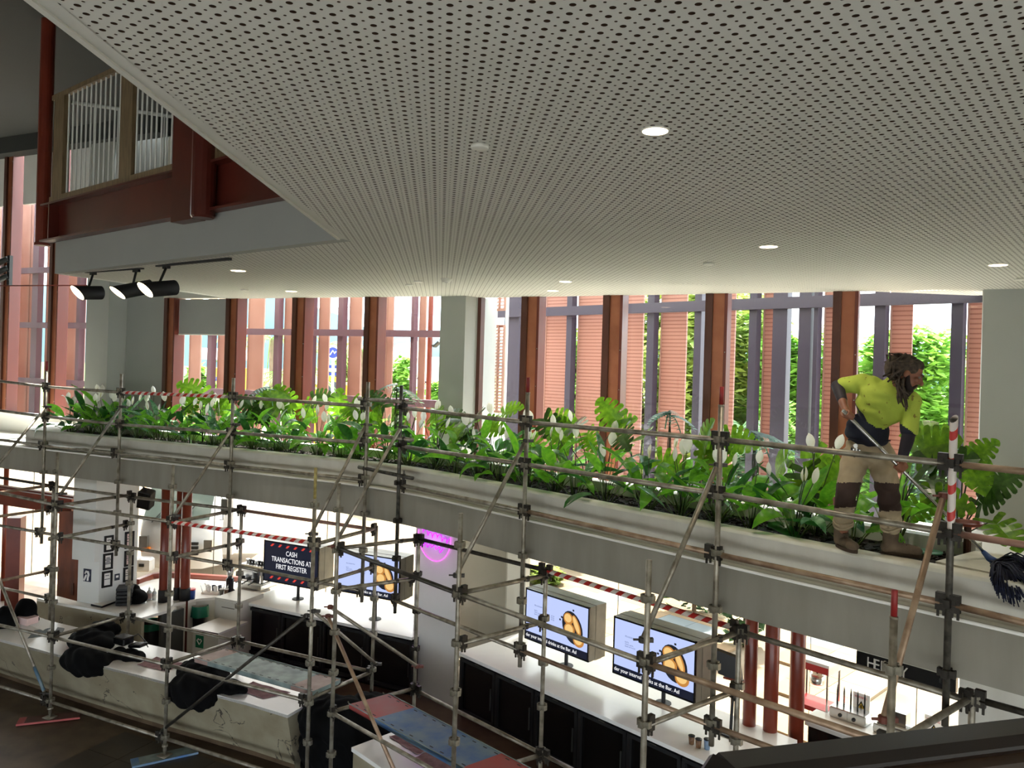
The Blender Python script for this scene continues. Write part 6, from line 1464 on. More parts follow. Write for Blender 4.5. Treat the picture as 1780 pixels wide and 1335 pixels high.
rs_ = thing('round_sign', 'round blue shop sign with a white figure on a pole', 'sign', aty(579, 690, 40)); c = aty(579, 613, 40); MB().lathe(c, [(0.28, -0.05), (0.28, 0.05)], 24, None, Vector((0, -1, 0))).build('disc', 'shop_blue', rs_); MB().lathe(c + Vector((0, 0.0, 0)), [(0.33, -0.04), (0.33, 0.03)], 24, None, Vector((0, -1, 0))).build('rim', 'shop_white', rs_)
MB().path([c + Vector((x, -0.07, z)) for x, z in ((-0.14, -0.12), (0, 0.1), (0.1, -0.04), (0.16, 0.06))], 0.03, 6).build('figure', 'shop_white', rs_); p = aty(579, 613, 40); MB().tube((p.x, 40.1, 0), (p.x, 40.1, p.z), 0.07).build('pole', 'shop_white', rs_)
lp = thing('street_light', 'white twin-arm street light pole against the hill', 'street light', aty(570, 690, 36)); p = aty(570, 545, 36); MB().tube((p.x, 36, 0), (p.x, 36, p.z + 0.4), 0.09).build('pole', 'shop_white', lp); MB().path([p, p + Vector((0.4, 0, 0.25)), p + Vector((1.0, 0, 0.35))], 0.05).build('arm', 'shop_white', lp); MB().path([p + UP * -0.2, p + Vector((-0.35, 0, 0.2)), p + Vector((-0.5, 0, 0.3))], 0.05).build('arm', 'shop_white', lp)
# parked cars
def car(px, Y, w, m, lab, zb=0.0):
    c = aty(px, 800, Y); L_ = w * Y / 1359; t = thing('car', lab, 'car', (c.x, Y, 0)); x0 = c.x - L_ / 2
    prf = [(0, 0.35), (0.02, 0.75), (0.2, 0.9), (0.32, 1.42), (0.7, 1.45), (0.86, 0.98), (0.98, 0.85), (1.0, 0.4), (0.95, 0.28), (0.05, 0.28)]
    mb = MB(); n = len(prf); vs = [(x0 + L_ * a, Y - 0.85, b) for a, b in prf] + [(x0 + L_ * a, Y + 0.85, b) for a, b in prf]; mb.add(vs, [tuple(range(n)), tuple(range(2 * n - 1, n - 1, -1))] + [(i, n + i, n + (i + 1) % n, (i + 1) % n) for i in range(n)]); mb.build('body', m, t)
    MB().add([(x0 + L_ * a, Y - 0.86, b) for a, b in ((0.26, 0.95), (0.34, 1.36), (0.68, 1.38), (0.78, 0.98))], [(0, 1, 2, 3)]).build('side_window', 'glass_dark', t)
    for a in (0.18, 0.82): MB().lathe((x0 + L_ * a, Y - 0.75, 0.31), [(0.31, -0.1), (0.31, 0.1)], 16, 'tyre', Vector((0, -1, 0))).build('wheel', None, t)
car(1140, 38, 150, 'car_blue', 'dark blue car parked outside below the third bay'); car(1100, 62, 60, 'car_white', 'white car parked further off under the trees'); car(1690, 28, 90, 'car_blue', 'dark car outside by the last bay')
# truck
tk = thing('truck', 'white van-fronted truck parked outside the ground floor glass', 'truck', aty(300, 985, 19.5)); Y = 19.0
def tp_(x, y, dy=0.0): p = aty(x, y, Y); return Vector((p.x, Y + dy, p.z))
rows = [[tp_(244, y, dy), tp_(250, y, dy - 0.12), tp_(300, y + 2, dy - 0.22), tp_(352, y + 3, dy - 0.14), tp_(378, y + 3, dy + 0.3)] for y, dy in ((985, 0.1), (955, 0.0), (925, 0.0), (905, 0.1), (850, 0.55), (812, 0.8))]
MB().strip(rows).build('cab', 'truck_white', tk, True)
MB().obox(tp_(310, 890, 2.2), Vector((0.98, 0.1, 0)), Vector((0, 1.3, 0)), UP * 1.25).build('cab_rear', 'truck_white', tk)
wsr = [[tp_(x, y, dy) for x in (254, 280, 310, 340, 368)] for y, dy in ((902, -0.16), (852, 0.3), (818, 0.55))]; MB().strip(wsr).build('windscreen', 'glass_dark', tk, True)
for x, y, m, nm, w, h in ((257, 938, 'steel', 'headlight', 0.1, 0.14), (260, 951, 'lamp_orange', 'indicator', 0.1, 0.05), (368, 945, 'steel', 'headlight', 0.1, 0.14)): MB().obox(tp_(x, y, -0.2), Vector((w, 0, 0)), Vector((0, 0.05, 0)), UP * h).build(nm, m, tk)
for k, y in enumerate((941, 948, 957)): MB().obox(tp_(335, y, -0.25), Vector((0.22, 0.03, 0)), Vector((0, 0.03, 0)), UP * (0.03 + 0.02 * (k == 2))).build('grille_slot', 'black_matt', tk)
MB().bbox(tp_(262, 974, -0.35), Vector((0.22, 0, 0)), Vector((0, 0.12, 0)), UP * 0.16, 0.04).build('bumper', 'truck_white', tk); MB().obox(tp_(262, 974, -0.48), Vector((0.06, 0, 0)), Vector((0, 0.01, 0)), UP * 0.035).build('number_plate', 'black_matt', tk)
MB().obox(tp_(388, 882, 0.1), Vector((0.075, 0, 0)), Vector((0, 0.05, 0)), UP * 0.19).build('mirror', 'charcoal', tk); MB().path([tp_(374, 862, 0.3), tp_(384, 868, 0.1), tp_(385, 905, 0.1), tp_(374, 908, 0.3)], 0.012, 6).build('mirror_arm', 'charcoal', tk)
MB().lathe(tp_(340, 968, 0.4), [(0.36, -0.12), (0.36, 0.12)], 20, 'tyre', Vector((0.2, -1, 0))).build('wheel', None, tk); MB().path([tp_(270, 905, -0.2), tp_(290, 880, 0.0)], 0.012, 5).build('wiper', 'black_matt', tk); MB().path([tp_(318, 907, -0.2), tp_(340, 878, 0.0)], 0.012, 5).build('wiper', 'black_matt', tk)
# ================================================================== PERSON AND MOP
def P(x, y, Y): return aty(x, y, Y)
def proj(p):
    X, Y, Z = p.x, p.y, p.z - CZ
    return PX0 + F * (X * CR + Z * SR) / Y, PY0 - F * (-X * SR + Z * CR) / Y
def limb(mb, pts, rad, n=14):
    mb.path(pts, rad, n)
    for p, r in zip(pts, rad): mb.ell(p, r, r, r, None, 14, 8)
def melt(mb, name, vox, smooth, par, mats, pick=None, fac=0.5):
    me = mb.mesh('tmp'); ob_ = bpy.data.objects.new('tmp', me); COL.objects.link(ob_)
    md = ob_.modifiers.new('r', 'REMESH'); md.mode = 'VOXEL'; md.voxel_size = vox
    if smooth: sm = ob_.modifiers.new('s', 'SMOOTH'); sm.iterations = smooth; sm.factor = fac
    dg = bpy.context.evaluated_depsgraph_get(); out = bpy.data.meshes.new_from_object(ob_.evaluated_get(dg)); bpy.data.objects.remove(ob_); bpy.data.meshes.remove(me)
    out.name = name; out.materials.clear()
    for m in mats: out.materials.append(M(m))
    n = len(out.polygons); out.polygons.foreach_set('use_smooth', [True] * n)
    if pick: out.polygons.foreach_set('material_index', [pick(Vector(p.center)) for p in out.polygons])
    else: out.polygons.foreach_set('material_index', [0] * n)
    out.update(); return link(name, out, par)
man = thing('person', 'person in stained yellow high-visibility shirt and khaki trousers, mopping on the planter rim', 'person', P(1510, 960, 6.3))
pel, waist, chest, upch = P(1509, 783, 6.38), P(1507, 752, 6.33), P(1530, 706, 6.20), P(1540, 680, 6.15)
nk0, Hc = P(1551, 668, 6.12), P(1579, 650, 6.02)
shR, elR, wrR = P(1500, 666, 6.27), P(1456, 671, 6.36), P(1467, 705, 6.14)
shL, elL, wrL = P(1583, 698, 6.10), P(1580, 755, 6.02), P(1568, 798, 6.03)
poleA, poleB = P(1470, 718, 6.0), P(1712, 962, 6.2)
pd = (poleB - poleA).normalized()
def onpole(x): 
    best = min((abs(proj(poleA.lerp(poleB, k / 400))[0] - x), k) for k in range(401))[1]; return poleA.lerp(poleB, best / 400)
hR, hL = onpole(1475), onpole(1563)
hipA, knA, anA = P(1488, 792, 6.42), P(1471, 856, 6.25), P(1464, 926, 6.41)
hipB, knB, anB = P(1532, 792, 6.38), P(1544, 858, 6.15), P(1552, 932, 6.22)
lat = (shL - shR).normalized(); axis = (upch - pel).normalized(); fw = lat.cross(axis).normalized()
if fw.y > 0: fw = -fw
lat = axis.cross(fw).normalized() * (1 if axis.cross(fw).dot(lat) > 0 else -1)
RT_ = Matrix((lat, fw, axis)).transposed()
f = Vector((0.80, -0.40, -0.45)).normalized(); hu = (Vector((0.25, -0.05, 1)) - f * Vector((0.25, -0.05, 1)).dot(f)).normalized(); hs = hu.cross(f).normalized()
RH = Matrix((hs, f, hu)).transposed()
def H(s, a, u): return Hc + hs * s + f * a + hu * u
# --- skin: one continuous body
b = MB()
b.ell(H(0, -0.012, 0.035), 0.076, 0.096, 0.090, None, 20, 14, RH)
b.ell(H(0, 0.03, -0.035), 0.060, 0.066, 0.078, None, 18, 12, RH)
b.ell(H(0, 0.055, -0.082), 0.040, 0.040, 0.032, None, 14, 10, RH)          # chin
b.ell(H(0, 0.078, 0.028), 0.056, 0.020, 0.016, None, 14, 8, RH)            # brow
b.path([H(0, 0.085, 0.022), H(0, 0.108, -0.012), H(0, 0.120, -0.030)], [0.010, 0.013, 0.016], 10); b.ell(H(0, 0.117, -0.032), 0.018, 0.014, 0.012, None, 12, 8, RH)
b.ell(H(0, 0.092, -0.064), 0.026, 0.013, 0.012, None, 12, 8, RH)           # mouth
for s_ in (-1, 1):
    b.ell(H(s_ * 0.042, 0.068, -0.020), 0.022, 0.022, 0.024, None, 12, 8, RH)   # cheek
    b.ell(H(s_ * 0.077, -0.012, -0.008), 0.010, 0.022, 0.032, None, 12, 8, RH)  # ear
limb(b, [nk0 - axis * 0.03, nk0.lerp(Hc, 0.45), H(0, -0.02, -0.06)], [0.062, 0.056, 0.056])
limb(b, [pel, waist, chest, upch, nk0], [0.08, 0.075, 0.08, 0.065, 0.055])
limb(b, [upch, shR, elR], [0.06, 0.045, 0.038]); limb(b, [elR, elR.lerp(wrR, 0.4), wrR], [0.042, 0.042, 0.030])
limb(b, [upch, shL, elL], [0.06, 0.045, 0.038]); limb(b, [elL, elL.lerp(wrL, 0.4), wrL], [0.042, 0.041, 0.029])
limb(b, [pel, hipA, knA, anA], [0.08, 0.07, 0.05, 0.040]); limb(b, [pel, hipB, knB, anB], [0.08, 0.07, 0.05, 0.040])
def grip(mb, h, wr, flip):
    """closed hand round the pole: palm on the wrist side, four fingers wrapped, thumb against them"""
    s = (wr - h); s = (s - pd * s.dot(pd)).normalized(); t = pd.cross(s).normalized() * flip
    pal = h + s * 0.034
    mb.ell(pal + t * 0.004, 0.042, 0.026, 0.034, None, 14, 10, Matrix((pd, t, s)).transposed())
    limb(mb, [wr, wr.lerp(pal, 0.6), pal], [0.029, 0.027, 0.027])
    for i, (o, ln) in enumerate(((-0.033, 0.9), (-0.011, 1.0), (0.011, 0.96), (0.032, 0.8))):
        pts = []
        for k in range(6):
            a = math.radians(-10 + 235 * ln * k / 5); r_ = 0.031 - 0.004 * k / 5
            pts.append(h + pd * o * (1 - 0.06 * k) + s * (r_ * math.cos(a)) + t * (r_ * math.sin(a)))
        limb(mb, pts, [0.0105, 0.0100, 0.0095, 0.0090, 0.0085, 0.0075], 8)
    pts = [pal + pd * (-0.034) - t * 0.012, h + pd * (-0.042) + s * 0.020 - t * 0.024, h + pd * (-0.032) - s * 0.004 - t * 0.029, h + pd * (-0.016) - s * 0.022 - t * 0.020]
    limb(mb, pts, [0.013, 0.012, 0.0105, 0.009], 8)
grip(b, hR, wrR, 1); grip(b, hL, wrL, 1)
melt(b, 'body', 0.0065, 3, man, ['skin'], None, 0.4)
for s_ in (-1, 1):
    e = MB(); e.ell(H(s_ * 0.033, 0.078, 0.008), 0.013, 0.012, 0.009, 'eye_white', 12, 8, RH); e.ell(H(s_ * 0.033, 0.0865, 0.007), 0.006, 0.004, 0.006, 'eye_dark', 10, 6, RH); e.build('eye', None, man, True)
    MB().path([H(s_ * 0.012, 0.098, 0.028), H(s_ * 0.034, 0.096, 0.034), H(s_ * 0.056, 0.076, 0.028)], [0.004, 0.006, 0.003], 6).build('eyebrow', 'beard', man, True)
# beard and moustache
b = MB(); b.ell(H(0, 0.05, -0.108), 0.05, 0.045, 0.042, None, 14, 10, RH); b.ell(H(0, 0.088, -0.052), 0.032, 0.016, 0.009, None, 12, 8, RH); b.ell(H(0, 0.06, -0.14), 0.032, 0.03, 0.04, None, 12, 8, RH)
for s_ in (-1, 1): limb(b, [H(s_ * 0.07, 0.005, -0.02), H(s_ * 0.064, 0.03, -0.07), H(s_ * 0.04, 0.065, -0.105)], [0.013, 0.02, 0.024]); limb(b, [H(s_ * 0.028, 0.09, -0.058), H(s_ * 0.036, 0.078, -0.085)], [0.009, 0.012])
melt(b, 'beard', 0.006, 2, man, ['beard'])
# hair: swept back cap and a bundle of dreadlocks
r = random.Random(3); b = MB()
b.ell(H(0, -0.038, 0.042), 0.088, 0.092, 0.098, None, 18, 12, RH); b.ell(H(0, 0.015, 0.085), 0.068, 0.062, 0.048, None, 16, 10, RH)
for s_ in (-1, 1): b.ell(H(s_ * 0.062, -0.005, 0.045), 0.024, 0.055, 0.045, None, 12, 8, RH)
b.ell(P(1557, 640, 6.06), 0.085, 0.075, 0.10, None, 16, 10)
cap = melt(b, 'hair_cap', 0.008, 2, man, ['hair'])
for i in range(46):
    b = MB(); th_ = r.uniform(-1.3, 1.3)
    p0 = H(0.085 * math.sin(th_), 0.02 - r.uniform(0, 0.06), 0.095 * math.cos(th_ * 0.8) + 0.03)
    bk_ = P(1556 + r.uniform(-9, 9), 637 + r.uniform(-16, 18), 6.06 + r.uniform(-0.09, 0.08))
    if i % 3 == 0: # hangs past the neck on the camera side
        p2 = P(1566 + r.uniform(-8, 8), 668 + r.uniform(-6, 8), 5.96 + r.uniform(-0.03, 0.03)); p3 = P(1570 + r.uniform(-9, 11), 686 + r.uniform(0, 30), 5.93 + r.uniform(-0.02, 0.03))
        pts = [p0, H(0.095, -0.03 + r.uniform(-0.03, 0.03), 0.02 + r.uniform(-0.02, 0.04)), p2, p3]
        pts[1] = pts[1] if proj(pts[1])[0] < 1600 else bk_
    else:
        out = bk_ + Vector((r.uniform(-0.05, 0.01), r.uniform(-0.05, 0.05), r.uniform(-0.04, 0.05)))
        pts = [p0, p0.lerp(bk_, 0.5) + hu * 0.035, out, P(1553 + r.uniform(-6, 12), 655 + r.uniform(-6, 12), 6.03 + r.uniform(-0.08, 0.06))]
    sm_ = []
    for k in range(len(pts) - 1):
        for q in range(3): sm_.append(pts[k].lerp(pts[k + 1], q / 3) + Vector((r.gauss(0, .003), r.gauss(0, .003), r.gauss(0, .003))))
    sm_.append(pts[-1]); b.path(sm_, [0.0085 * r.uniform(0.8, 1.15)] * (len(sm_) - 1) + [0.004], 6).build('dreadlock', 'hair', man, True)
# --- shirt
b = MB()
b.ell(chest, 0.185, 0.125, 0.165, None, 20, 14, RT_); b.ell(chest + axis * 0.09, 0.185, 0.112, 0.11, None, 20, 14, RT_); b.ell(waist + axis * 0.03, 0.165, 0.125, 0.13, None, 20, 14, RT_); b.ell(waist - axis * 0.02 + fw * 0.01, 0.172, 0.128, 0.075, None, 20, 14, RT_)
limb(b, [chest + axis * 0.1, nk0 - axis * 0.02], [0.10, 0.078])
limb(b, [upch.lerp(shR, 0.5), shR, shR.lerp(elR, 0.72)], [0.085, 0.080, 0.068]); limb(b, [upch.lerp(shL, 0.5), shL, shL.lerp(elL, 0.5), shL.lerp(elL, 0.86)], [0.085, 0.082, 0.072, 0.066])
b.path([shR.lerp(elR, 0.6), shR.lerp(elR, 0.86)], [0.068, 0.064], 14); b.path([shL.lerp(elL, 0.8), shL.lerp(elL, 1.0)], [0.066, 0.064], 14)
def shirt_pick(c):
    x, y = proj(c)
    K_ = [(1440, 730), (1474, 704), (1482, 694), (1490, 704), (1500, 720), (1510, 735), (1522, 743), (1536, 746), (1552, 738), (1562, 734), (1640, 790)]
    if (c - shL).length < 0.2 and x > 1566: return 0
    for (xa, ya), (xb, yb) in zip(K_, K_[1:]):
        if xa <= x < xb: return 1 if y > ya + (yb - ya) * (x - xa) / (xb - xa) else 0
    return 0
shirt = melt(b, 'shirt', 0.011, 5, man, ['hivis', 'navy_cloth'], shirt_pick)
def wrinkle(o, amp, k, seed, dirs):
    r_ = random.Random(seed); ph = [r_.uniform(0, 6) for _ in range(6)]
    for v in o.data.vertices:
        c = v.co; a = c.dot(dirs[0]); e = c.dot(dirs[1]); v.co = c + v.normal * amp * (math.sin(a * k + 2.2 * math.sin(e * k * 0.35 + ph[0]) + ph[1]) * (0.6 + 0.4 * math.sin(e * 9 + ph[2])))
    o.data.update()
wrinkle(shirt, 0.006, 55, 1, (axis + lat * 0.5, lat - axis * 0.4))
b = MB(); cp = [nk0 + (lat * math.cos(a) * 0.078 + (fw * math.sin(a)) * 0.07) - axis * (0.012 + 0.075 * max(0, math.sin(a)) ** 2) for a in [6.2832 * k / 20 for k in range(21)]]
b.path(cp, 0.013, 8).build('collar', 'navy_cloth', man, True)
b = MB(); vz = [nk0 + fw * 0.098 - axis * 0.10, nk0 + fw * 0.128 - axis * 0.19]; b.path(vz, [0.012, 0.008], 8).build('placket', 'hivis', man, True)
# compression sleeves
b = MB(); limb(b, [shR.lerp(elR, 0.80), elR, elR.lerp(wrR, 0.72)], [0.050, 0.051, 0.040]); melt(b, 'arm_sleeve', 0.008, 3, man, ['sleeve_black'])
b = MB(); limb(b, [shL.lerp(elL, 0.93), elL.lerp(wrL, 0.2), elL.lerp(wrL, 0.88)], [0.050, 0.049, 0.038]); melt(b, 'arm_sleeve', 0.008, 3, man, ['sleeve_black'])
# --- trousers
b = MB(); b.ell(pel, 0.178, 0.135, 0.12, None, 20, 14, RT_); b.ell(pel + axis * 0.07, 0.168, 0.125, 0.08, None, 20, 14, RT_)
limb(b, [hipA, hipA.lerp(knA, 0.5), knA, knA.lerp(anA, 0.42), knA.lerp(anA, 0.74)], [0.112, 0.098, 0.082, 0.080, 0.070]); limb(b, [hipB, hipB.lerp(knB, 0.5), knB, knB.lerp(anB, 0.42), knB.lerp(anB, 0.74)], [0.112, 0.100, 0.086, 0.084, 0.076])
def trouser_pick(c):
    x, y = proj(c); mid_ = 1506
    return 1 if (x < mid_ and 839 < y < 883 - 0.06 * (x - 1451)) or (x >= mid_ and 838 + 0.08 * (x - 1526) < y < 889) else 0
tr_ = melt(b, 'trousers', 0.011, 5, man, ['khaki', 'knee_dark'], trouser_pick); wrinkle(tr_, 0.006, 60, 4, (UP, Vector((1, 0.3, 0))))
for a_, b__, r_ in ((knA, anA, 0.07), (knB, anB, 0.076)):
    for k in range(2):
        c = a_.lerp(b__, 0.70 + 0.08 * k); d = (b__ - a_).normalized(); x_ = d.orthogonal().normalized(); y_ = d.cross(x_)
        MB().path([c + (x_ * math.cos(t) + y_ * math.sin(t)) * (r_ + 0.002) + d * 0.012 * math.sin(2 * t + k) for t in [6.2832 * q / 16 for q in range(17)]], 0.011, 6).build('trouser_cuff', 'khaki', man, True)
# --- boots
def boot(ank, toe_dir):
    d = Vector((toe_dir[0], toe_dir[1], 0)).normalized(); s = Vector((-d.y, d.x, 0)); R_ = Matrix((s, d, UP)).transposed(); base = Vector((ank.x, ank.y, ZRIM))
    b = MB(); limb(b, [base + UP * 0.07 - d * 0.02, base + UP * 0.23 - d * 0.01], [0.056, 0.064]); b.ell(base + d * 0.07 + UP * 0.055, 0.048, 0.12, 0.048, None, 16, 10, R_); b.ell(base + d * 0.155 + UP * 0.05, 0.05, 0.06, 0.042, None, 16, 10, R_); b.ell(base - d * 0.035 + UP * 0.055, 0.044, 0.055, 0.05, None, 16, 10, R_)
    o = melt(b, 'boot', 0.008, 4, man, ['boot'])
    sp = []
    for k in range(20): a = 6.2832 * k / 20; y_ = math.cos(a); w_ = 0.048 + 0.006 * y_; sp.append(base + d * (0.065 + 0.148 * y_) + s * w_ * math.sin(a))
    m_ = MB(); m_.prism([(q.x, q.y) for q in sp], ZRIM + 0.001, ZRIM + 0.026); m_.build('sole', 'boot_sole', o)
    for k in range(4): c = base + d * (0.055 + 0.022 * k) + UP * (0.125 - 0.016 * k); MB().tube(c - s * 0.028, c + s * 0.028, 0.004, n=6).build('lace', 'hair', o)
boot(anA, (0.12, -1)); boot(anB, (0.88, -0.45))
# keys on the belt
b = MB(); kp = P(1487, 775, 6.23); b.lathe(kp, [(0.018, -0.004), (0.022, 0), (0.018, 0.004)], 10, 'steel', Vector((0, 1, 0)))
for k in range(6): b.obox(kp + Vector((0.012 * (k - 2.5), -0.006 * (k % 2), -0.045 - 0.008 * (k % 3))), Vector((0.006, 0, 0)), Vector((0, 0.003, 0)), UP * 0.03, 'steel' if k % 2 else 'black_matt')
b.build('key_bunch', None, man); MB().tube(P(1474, 764, 6.25), P(1548, 766, 6.2), 0.006).build('belt_edge', 'navy_cloth', man)
# mop
mop = thing('mop', 'mop with a steel handle and a navy string head held by the worker', 'mop', poleB)
MB().tube(poleA - pd * 0.03, poleB, 0.0135, n=12).build('handle', 'steel', mop, True)
cl0, cl1 = poleB, P(1731, 982, 6.05); MB().path([cl0 - pd * 0.02, cl0.lerp(cl1, 0.4), cl1], [0.018, 0.026, 0.05], 12).build('collar', 'mop_collar', mop, True)
r = random.Random(12); b = MB()
for i in range(170):
    k = r.random(); ex, ey = (1722 + 70 * k + r.uniform(-6, 6), 1008 + 40 * math.sin(k * 2.6) + r.uniform(-14, 8)) if i % 3 else (1765 + r.uniform(0, 45), 985 + r.uniform(-12, 30))
    s0 = cl1 + Vector((r.gauss(0, 0.022), r.gauss(0, 0.02), r.gauss(0, 0.015))); e = P(ex, ey, (5.40 if ey > 1004 else 5.62) + r.uniform(-0.05, 0.03)); m1 = s0.lerp(e, 0.62) + UP * r.uniform(0.02, 0.07) + Vector((r.uniform(-.02, .02), 0, 0))
    if m1.z < ZRIM + 0.015: m1.z = ZRIM + 0.015 + r.uniform(0, .02)
    pts = [s0, s0.lerp(m1, 0.6) + UP * 0.01, m1, m1.lerp(e, 0.55) + UP * 0.008, e]
    b.path(pts, [0.006, 0.0065, 0.006, 0.0055, 0.004], 5)
b.build('strings', 'mop_navy', mop, True)['kind'] = 'stuff'

# ================================================================== SMALL THINGS ON THE PLANTER
t = thing('valve_cover', 'flat pale green ring cover on the soil by the boot', 'cover', atz(1615, 961, ZRIM - 0.08)); c = atz(1615, 961, ZRIM - 0.075)
MB().lathe(c, [(0.10, 0), (0.105, 0.006), (0.105, 0.016), (0.04, 0.016), (0.035, 0.006)], 24).build('ring', 'green_cap', t, True); MB().lathe(c, [(0.034, 0.0), (0.034, 0.01)], 14).build('hub', 'black_matt', t)
t = thing('tap', 'small chrome tap on the flat ledge beside the mop', 'tap', atz(1757, 988, ZRIM)); c = atz(1757, 988, ZRIM)
MB().lathe(c, [(0.03, 0), (0.03, 0.008), (0.012, 0.012), (0.012, 0.05)], 12).build('base', 'chrome', t, True); MB().path([c + UP * 0.04, c + UP * 0.075 + TR * 0.005, c + UP * 0.082 + TR * 0.03, c + UP * 0.06 + TR * 0.045], 0.008, 8).build('spout', 'chrome', t, True); MB().tube(c + UP * 0.05 - TR * 0.03, c + UP * 0.05 + TR * 0.0, 0.006).build('lever', 'chrome', t)
t = thing('saucer', 'brown plant saucer between the monstera stems', 'saucer', P(1682, 913, 6.5)); c = P(1682, 913, 6.45); c.z = ZRIM + 0.031 + 0.0; c = at(P(1682, 913, 6.6), P(1682, 913, 6.6).z)
MB().lathe(c, [(0.10, 0), (0.125, 0.03), (0.115, 0.03), (0.095, 0.008)], 20).build('dish', 'red_steel', t, True); MB().tube(at(c, ZRIM - 0.09), c, 0.03, n=8).build('foot', 'dark_bronze', t)
# ================================================================== CEILING FITTINGS
def downlight(px, py, r_, lab):
    c = atz(px, py, ZC); t = thing('downlight', lab, 'ceiling light', c, None)
    MB().lathe(c - UP * 0.006, [(r_ * 1.0, 0.0), (r_ * 1.12, 0.001), (r_ * 1.14, 0.005), (r_ * 1.1, 0.006)], 28).build('rim', 'white_plastic', t, True); MB().lathe(c - UP * 0.0075, [(r_ * 0.96, 0.0), (r_ * 0.98, 0.002)], 28).build('lens', 'downlight_lens', t)
    l = bpy.data.lights.new('downlight', 'SPOT'); l.energy = 14; l.color = (1.0, 0.88, 0.7); l.spot_size = 2.0; l.spot_blend = 0.6; l.shadow_soft_size = 0.08
    o = bpy.data.objects.new('downlight_beam', l); COL.objects.link(o); o.location = c - UP * 0.03
for a in ((1139, 226, 0.055, 'large warm downlight nearest in the perforated ceiling'), (1336, 428, 0.07, 'warm downlight above the worker side of the ceiling'), (1735, 460, 0.075, 'warm downlight near the plain wall'), (414, 470, 0.085, 'warm downlight past the track spotlights'),
          (506, 506, 0.085, 'warm downlight close to the middle window head'), (983, 489, 0.075, 'warm downlight of the pair near the corner pier, the nearer one'), (961, 505, 0.075, 'warm downlight of the pair near the corner pier, by the window head')): downlight(*a)
def disc(px, py, r_, lab, nm='sprinkler_cover', h=0.02, cat='ceiling fitting'):
    c = atz(px, py, ZC); t = thing(nm, lab, cat, c); MB().lathe(c - UP * h, [(r_ * 0.95, 0), (r_, 0.002), (r_, h - 0.003)], 22).build('cover', 'white_plastic', t, True); MB().lathe(c - UP * 0.004, [(r_ * 0.7, 0), (r_ * 0.7, 0.004)], 16).build('collar', 'charcoal', t); return t
disc(834, 251, 0.042, 'round white blank cover in the middle of the ceiling'); disc(727, 488, 0.055, 'small flat sprinkler cover left of the smoke detector'); disc(711, 494, 0.05, 'smaller sprinkler cover behind the first one'); disc(425, 503, 0.055, 'small cover between the two downlights over the middle window'); disc(1232, 457, 0.05, 'small cover in the ceiling above the taller trees'); disc(1775, 484, 0.05, 'small cover at the wall end of the ceiling')
c = atz(776, 484, ZC); t = thing('smoke_detector', 'white domed smoke detector over the corner pier', 'smoke detector', c); MB().lathe(c - UP * 0.05, [(0.035, 0), (0.05, 0.01), (0.065, 0.035), (0.07, 0.05)], 20).build('body', 'white_plastic', t, True); MB().lathe(c - UP * 0.051, [(0.02, 0), (0.03, 0.004)], 14).build('vent', 'charcoal', t)
# track spotlights
def track(name, lab, x0, y0, x1, y1, Y0, Y1, spots):
    a, b_ = P(x0, y0, Y0), P(x1, y1, Y1); t = thing('track_light', lab, 'spotlight', (a + b_) / 2); d = (b_ - a) / 2; s = d.cross(UP).normalized()
    MB().obox((a + b_) / 2, d, s * 0.02, UP * 0.02).build('track', 'black_matt', t)
    for (ux_, hx, hy, tx, ty, Y, Yt) in spots:
        k = (ux_ - x0) / (x1 - x0); p = a.lerp(b_, k); e, h_ = P(hx, hy, Yt), P(tx, ty, Y); ax = (e - h_).normalized()
        m = h_.lerp(e, 0.55); MB().obox(p - UP * 0.03, d.normalized() * 0.06, s * 0.016, UP * 0.02).build('adapter', 'black_matt', t); MB().tube(p - UP * 0.03, m + UP * 0.05, 0.014).build('stem', 'black_matt', t)
        rr_ = 0.085; cyl = MB(); q = ax.orthogonal().normalized(); w = ax.cross(q)
        cut = Vector((0.0, 0.0, 1.0))
        n = 22; back_ = [h_ + (q * math.cos(6.2832 * i / n) + w * math.sin(6.2832 * i / n)) * rr_ for i in range(n)]; slant = [p_ + ax * ((e - h_).length + (p_ - h_).z * 0.75) for p_ in back_]
        cyl.add(back_ + slant, [tuple(range(n))] + [(i, (i + 1) % n, n + (i + 1) % n, n + i) for i in range(n)]); o = cyl.build('spot_barrel', 'black_matt', t)
        o.data.polygons.foreach_set('use_smooth', [False] + [True] * n)
        MB().add([p_ - ax * 0.004 for p_ in slant], [tuple(range(n))]).build('lens', 'spot_lens', o)
        l = bpy.data.lights.new('spot', 'SPOT'); l.energy = 20; l.color = (1.0, 0.88, 0.7); l.spot_size = 0.9; l.shadow_soft_size = 0.06
        so_ = bpy.data.objects.new('spot_beam', l); COL.objects.link(so_); so_.location = e + ax * 0.08; so_.rotation_euler = (-ax).to_track_quat('Z', 'Y').to_euler()
track('track_light', 'black track with two lit spotlights under the bulkhead', 150, 472, 248, 465, 9.95, 9.2, [(163, 134, 509, 176, 509, 9.8, 9.55), (238, 204, 509, 262, 498, 9.4, 9.1)])
track('track_light', 'nearer black track with a single lit spotlight', 273, 461, 400, 449, 8.9, 8.0, [(291, 252, 504, 304, 500, 8.75, 8.45)])
c = P(17, 470, 15.3); t = thing('floodlight_bracket', 'dark bracket with small floodlights on the mullion by the frame edge', 'spotlight', c)
MB().obox(c, Vector((0.025, 0.0, 0)), Vector((0, 0.05, 0)), UP * 0.29).build('bracket', 'black_matt', t)
for y in (452, 468, 482): q = P(6, y, 15.25); MB().tube(P(16, y + 4, 15.25), q, 0.02).build('arm', 'black_matt', t); MB().path([q + Vector((0.08, 0, 0.03)), q - Vector((0.12, 0, 0.07))], [0.05, 0.06], 10).build('lamp_head', 'charcoal', t, True)
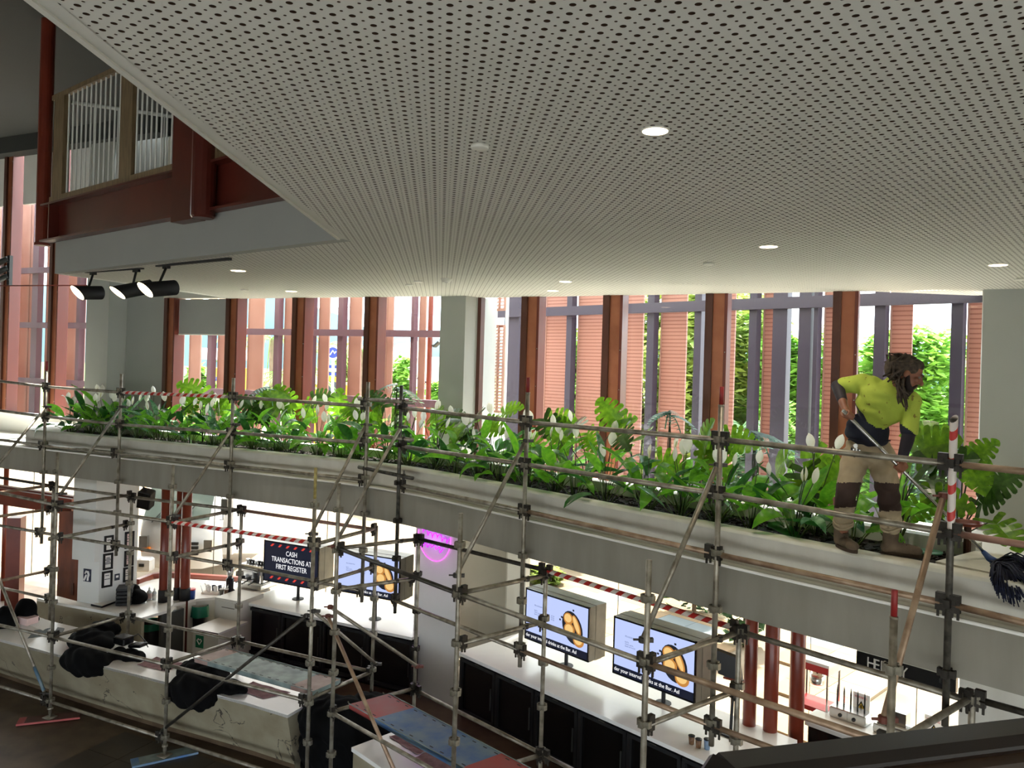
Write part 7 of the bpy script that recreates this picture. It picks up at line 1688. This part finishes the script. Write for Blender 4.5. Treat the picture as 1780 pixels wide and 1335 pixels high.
# thin rod along the upper window
MB_ = MB().tube(aty(-60, 497, 15.4), fl(166) + UP * aty(166, 497, fl(166).y).z - NLv * 0.1, 0.012, n=6); tag(MB_.build('tie_rod', 'beam_steel'), 'thin horizontal tie rod across the tall mullions', 'rod')
# ================================================================== HANDRAIL IN FRONT
hr = thing('handrail', 'dark bronze handrail sweeping across the lower corner', 'handrail', P(1500, 1300, 1.3))
def rail(pts, w, h, name, m, off=0.0, bev=0.012):
    pts = [Vector(p) for p in pts]; rows = []
    for i, p in enumerate(pts):
        d0 = (pts[min(i + 1, len(pts) - 1)] - pts[max(i - 1, 0)]).normalized(); s = d0.cross(UP).normalized(); u = s.cross(d0)
        if u.z < 0: u = -u
        pr = [(-w, -h + bev), (-w, -bev), (-w + bev, 0), (w - bev, 0), (w, -bev), (w, -h + bev), (w - bev, -h), (-w + bev, -h)]
        rows.append([p + s * a + u * (b_ + off) for a, b_ in pr])
    mb = MB().strip(rows, None, True); n = len(rows) - 1; mb.f.append(tuple(range(7, -1, -1))); mb.mi.append(0); mb.f.append(tuple(range(n * 8, n * 8 + 8))); mb.mi.append(0)
    return mb.build(name, m, hr)
ZH = 5.02
q0, q1, q2 = atz(1960, 1212, ZH), atz(1780, 1241, ZH), atz(1242, 1301, ZH)
dirn = (q2 - q1).normalized(); nrm_ = Vector((dirn.y, -dirn.x, 0)); nrm_ = nrm_ if nrm_.y < 0 else -nrm_
off = nrm_ * 0.036
q3 = q2 + Vector((-0.26, -0.22, -0.22))
rail([q0 + off + (q0 - q1) * 1.5, q1 + off, q2 + off], 0.036, 0.03, 'cap', 'rail_dark'); rail([q2 + off, q3 + off], 0.036, 0.03, 'cap', 'rail_dark')
rail([q0 + off * 1.1 + (q0 - q1) * 1.5, q1 + off * 1.1, q2 + off * 1.1], 0.028, 0.05, 'rail_body', 'rail_bronze', -0.03); rail([q2 + off * 1.1, q3 + off * 1.1], 0.028, 0.05, 'rail_body', 'rail_bronze', -0.03)
for k in (0.12, 0.55, 0.9): p = q1.lerp(q2, k) + off; MB().obox(at(p, (ZH + 3.97) / 2 - 0.03), dirn * 0.012, nrm_ * 0.025, UP * ((ZH - 3.97) / 2 - 0.02)).build('baluster', 'bronze_post', hr)
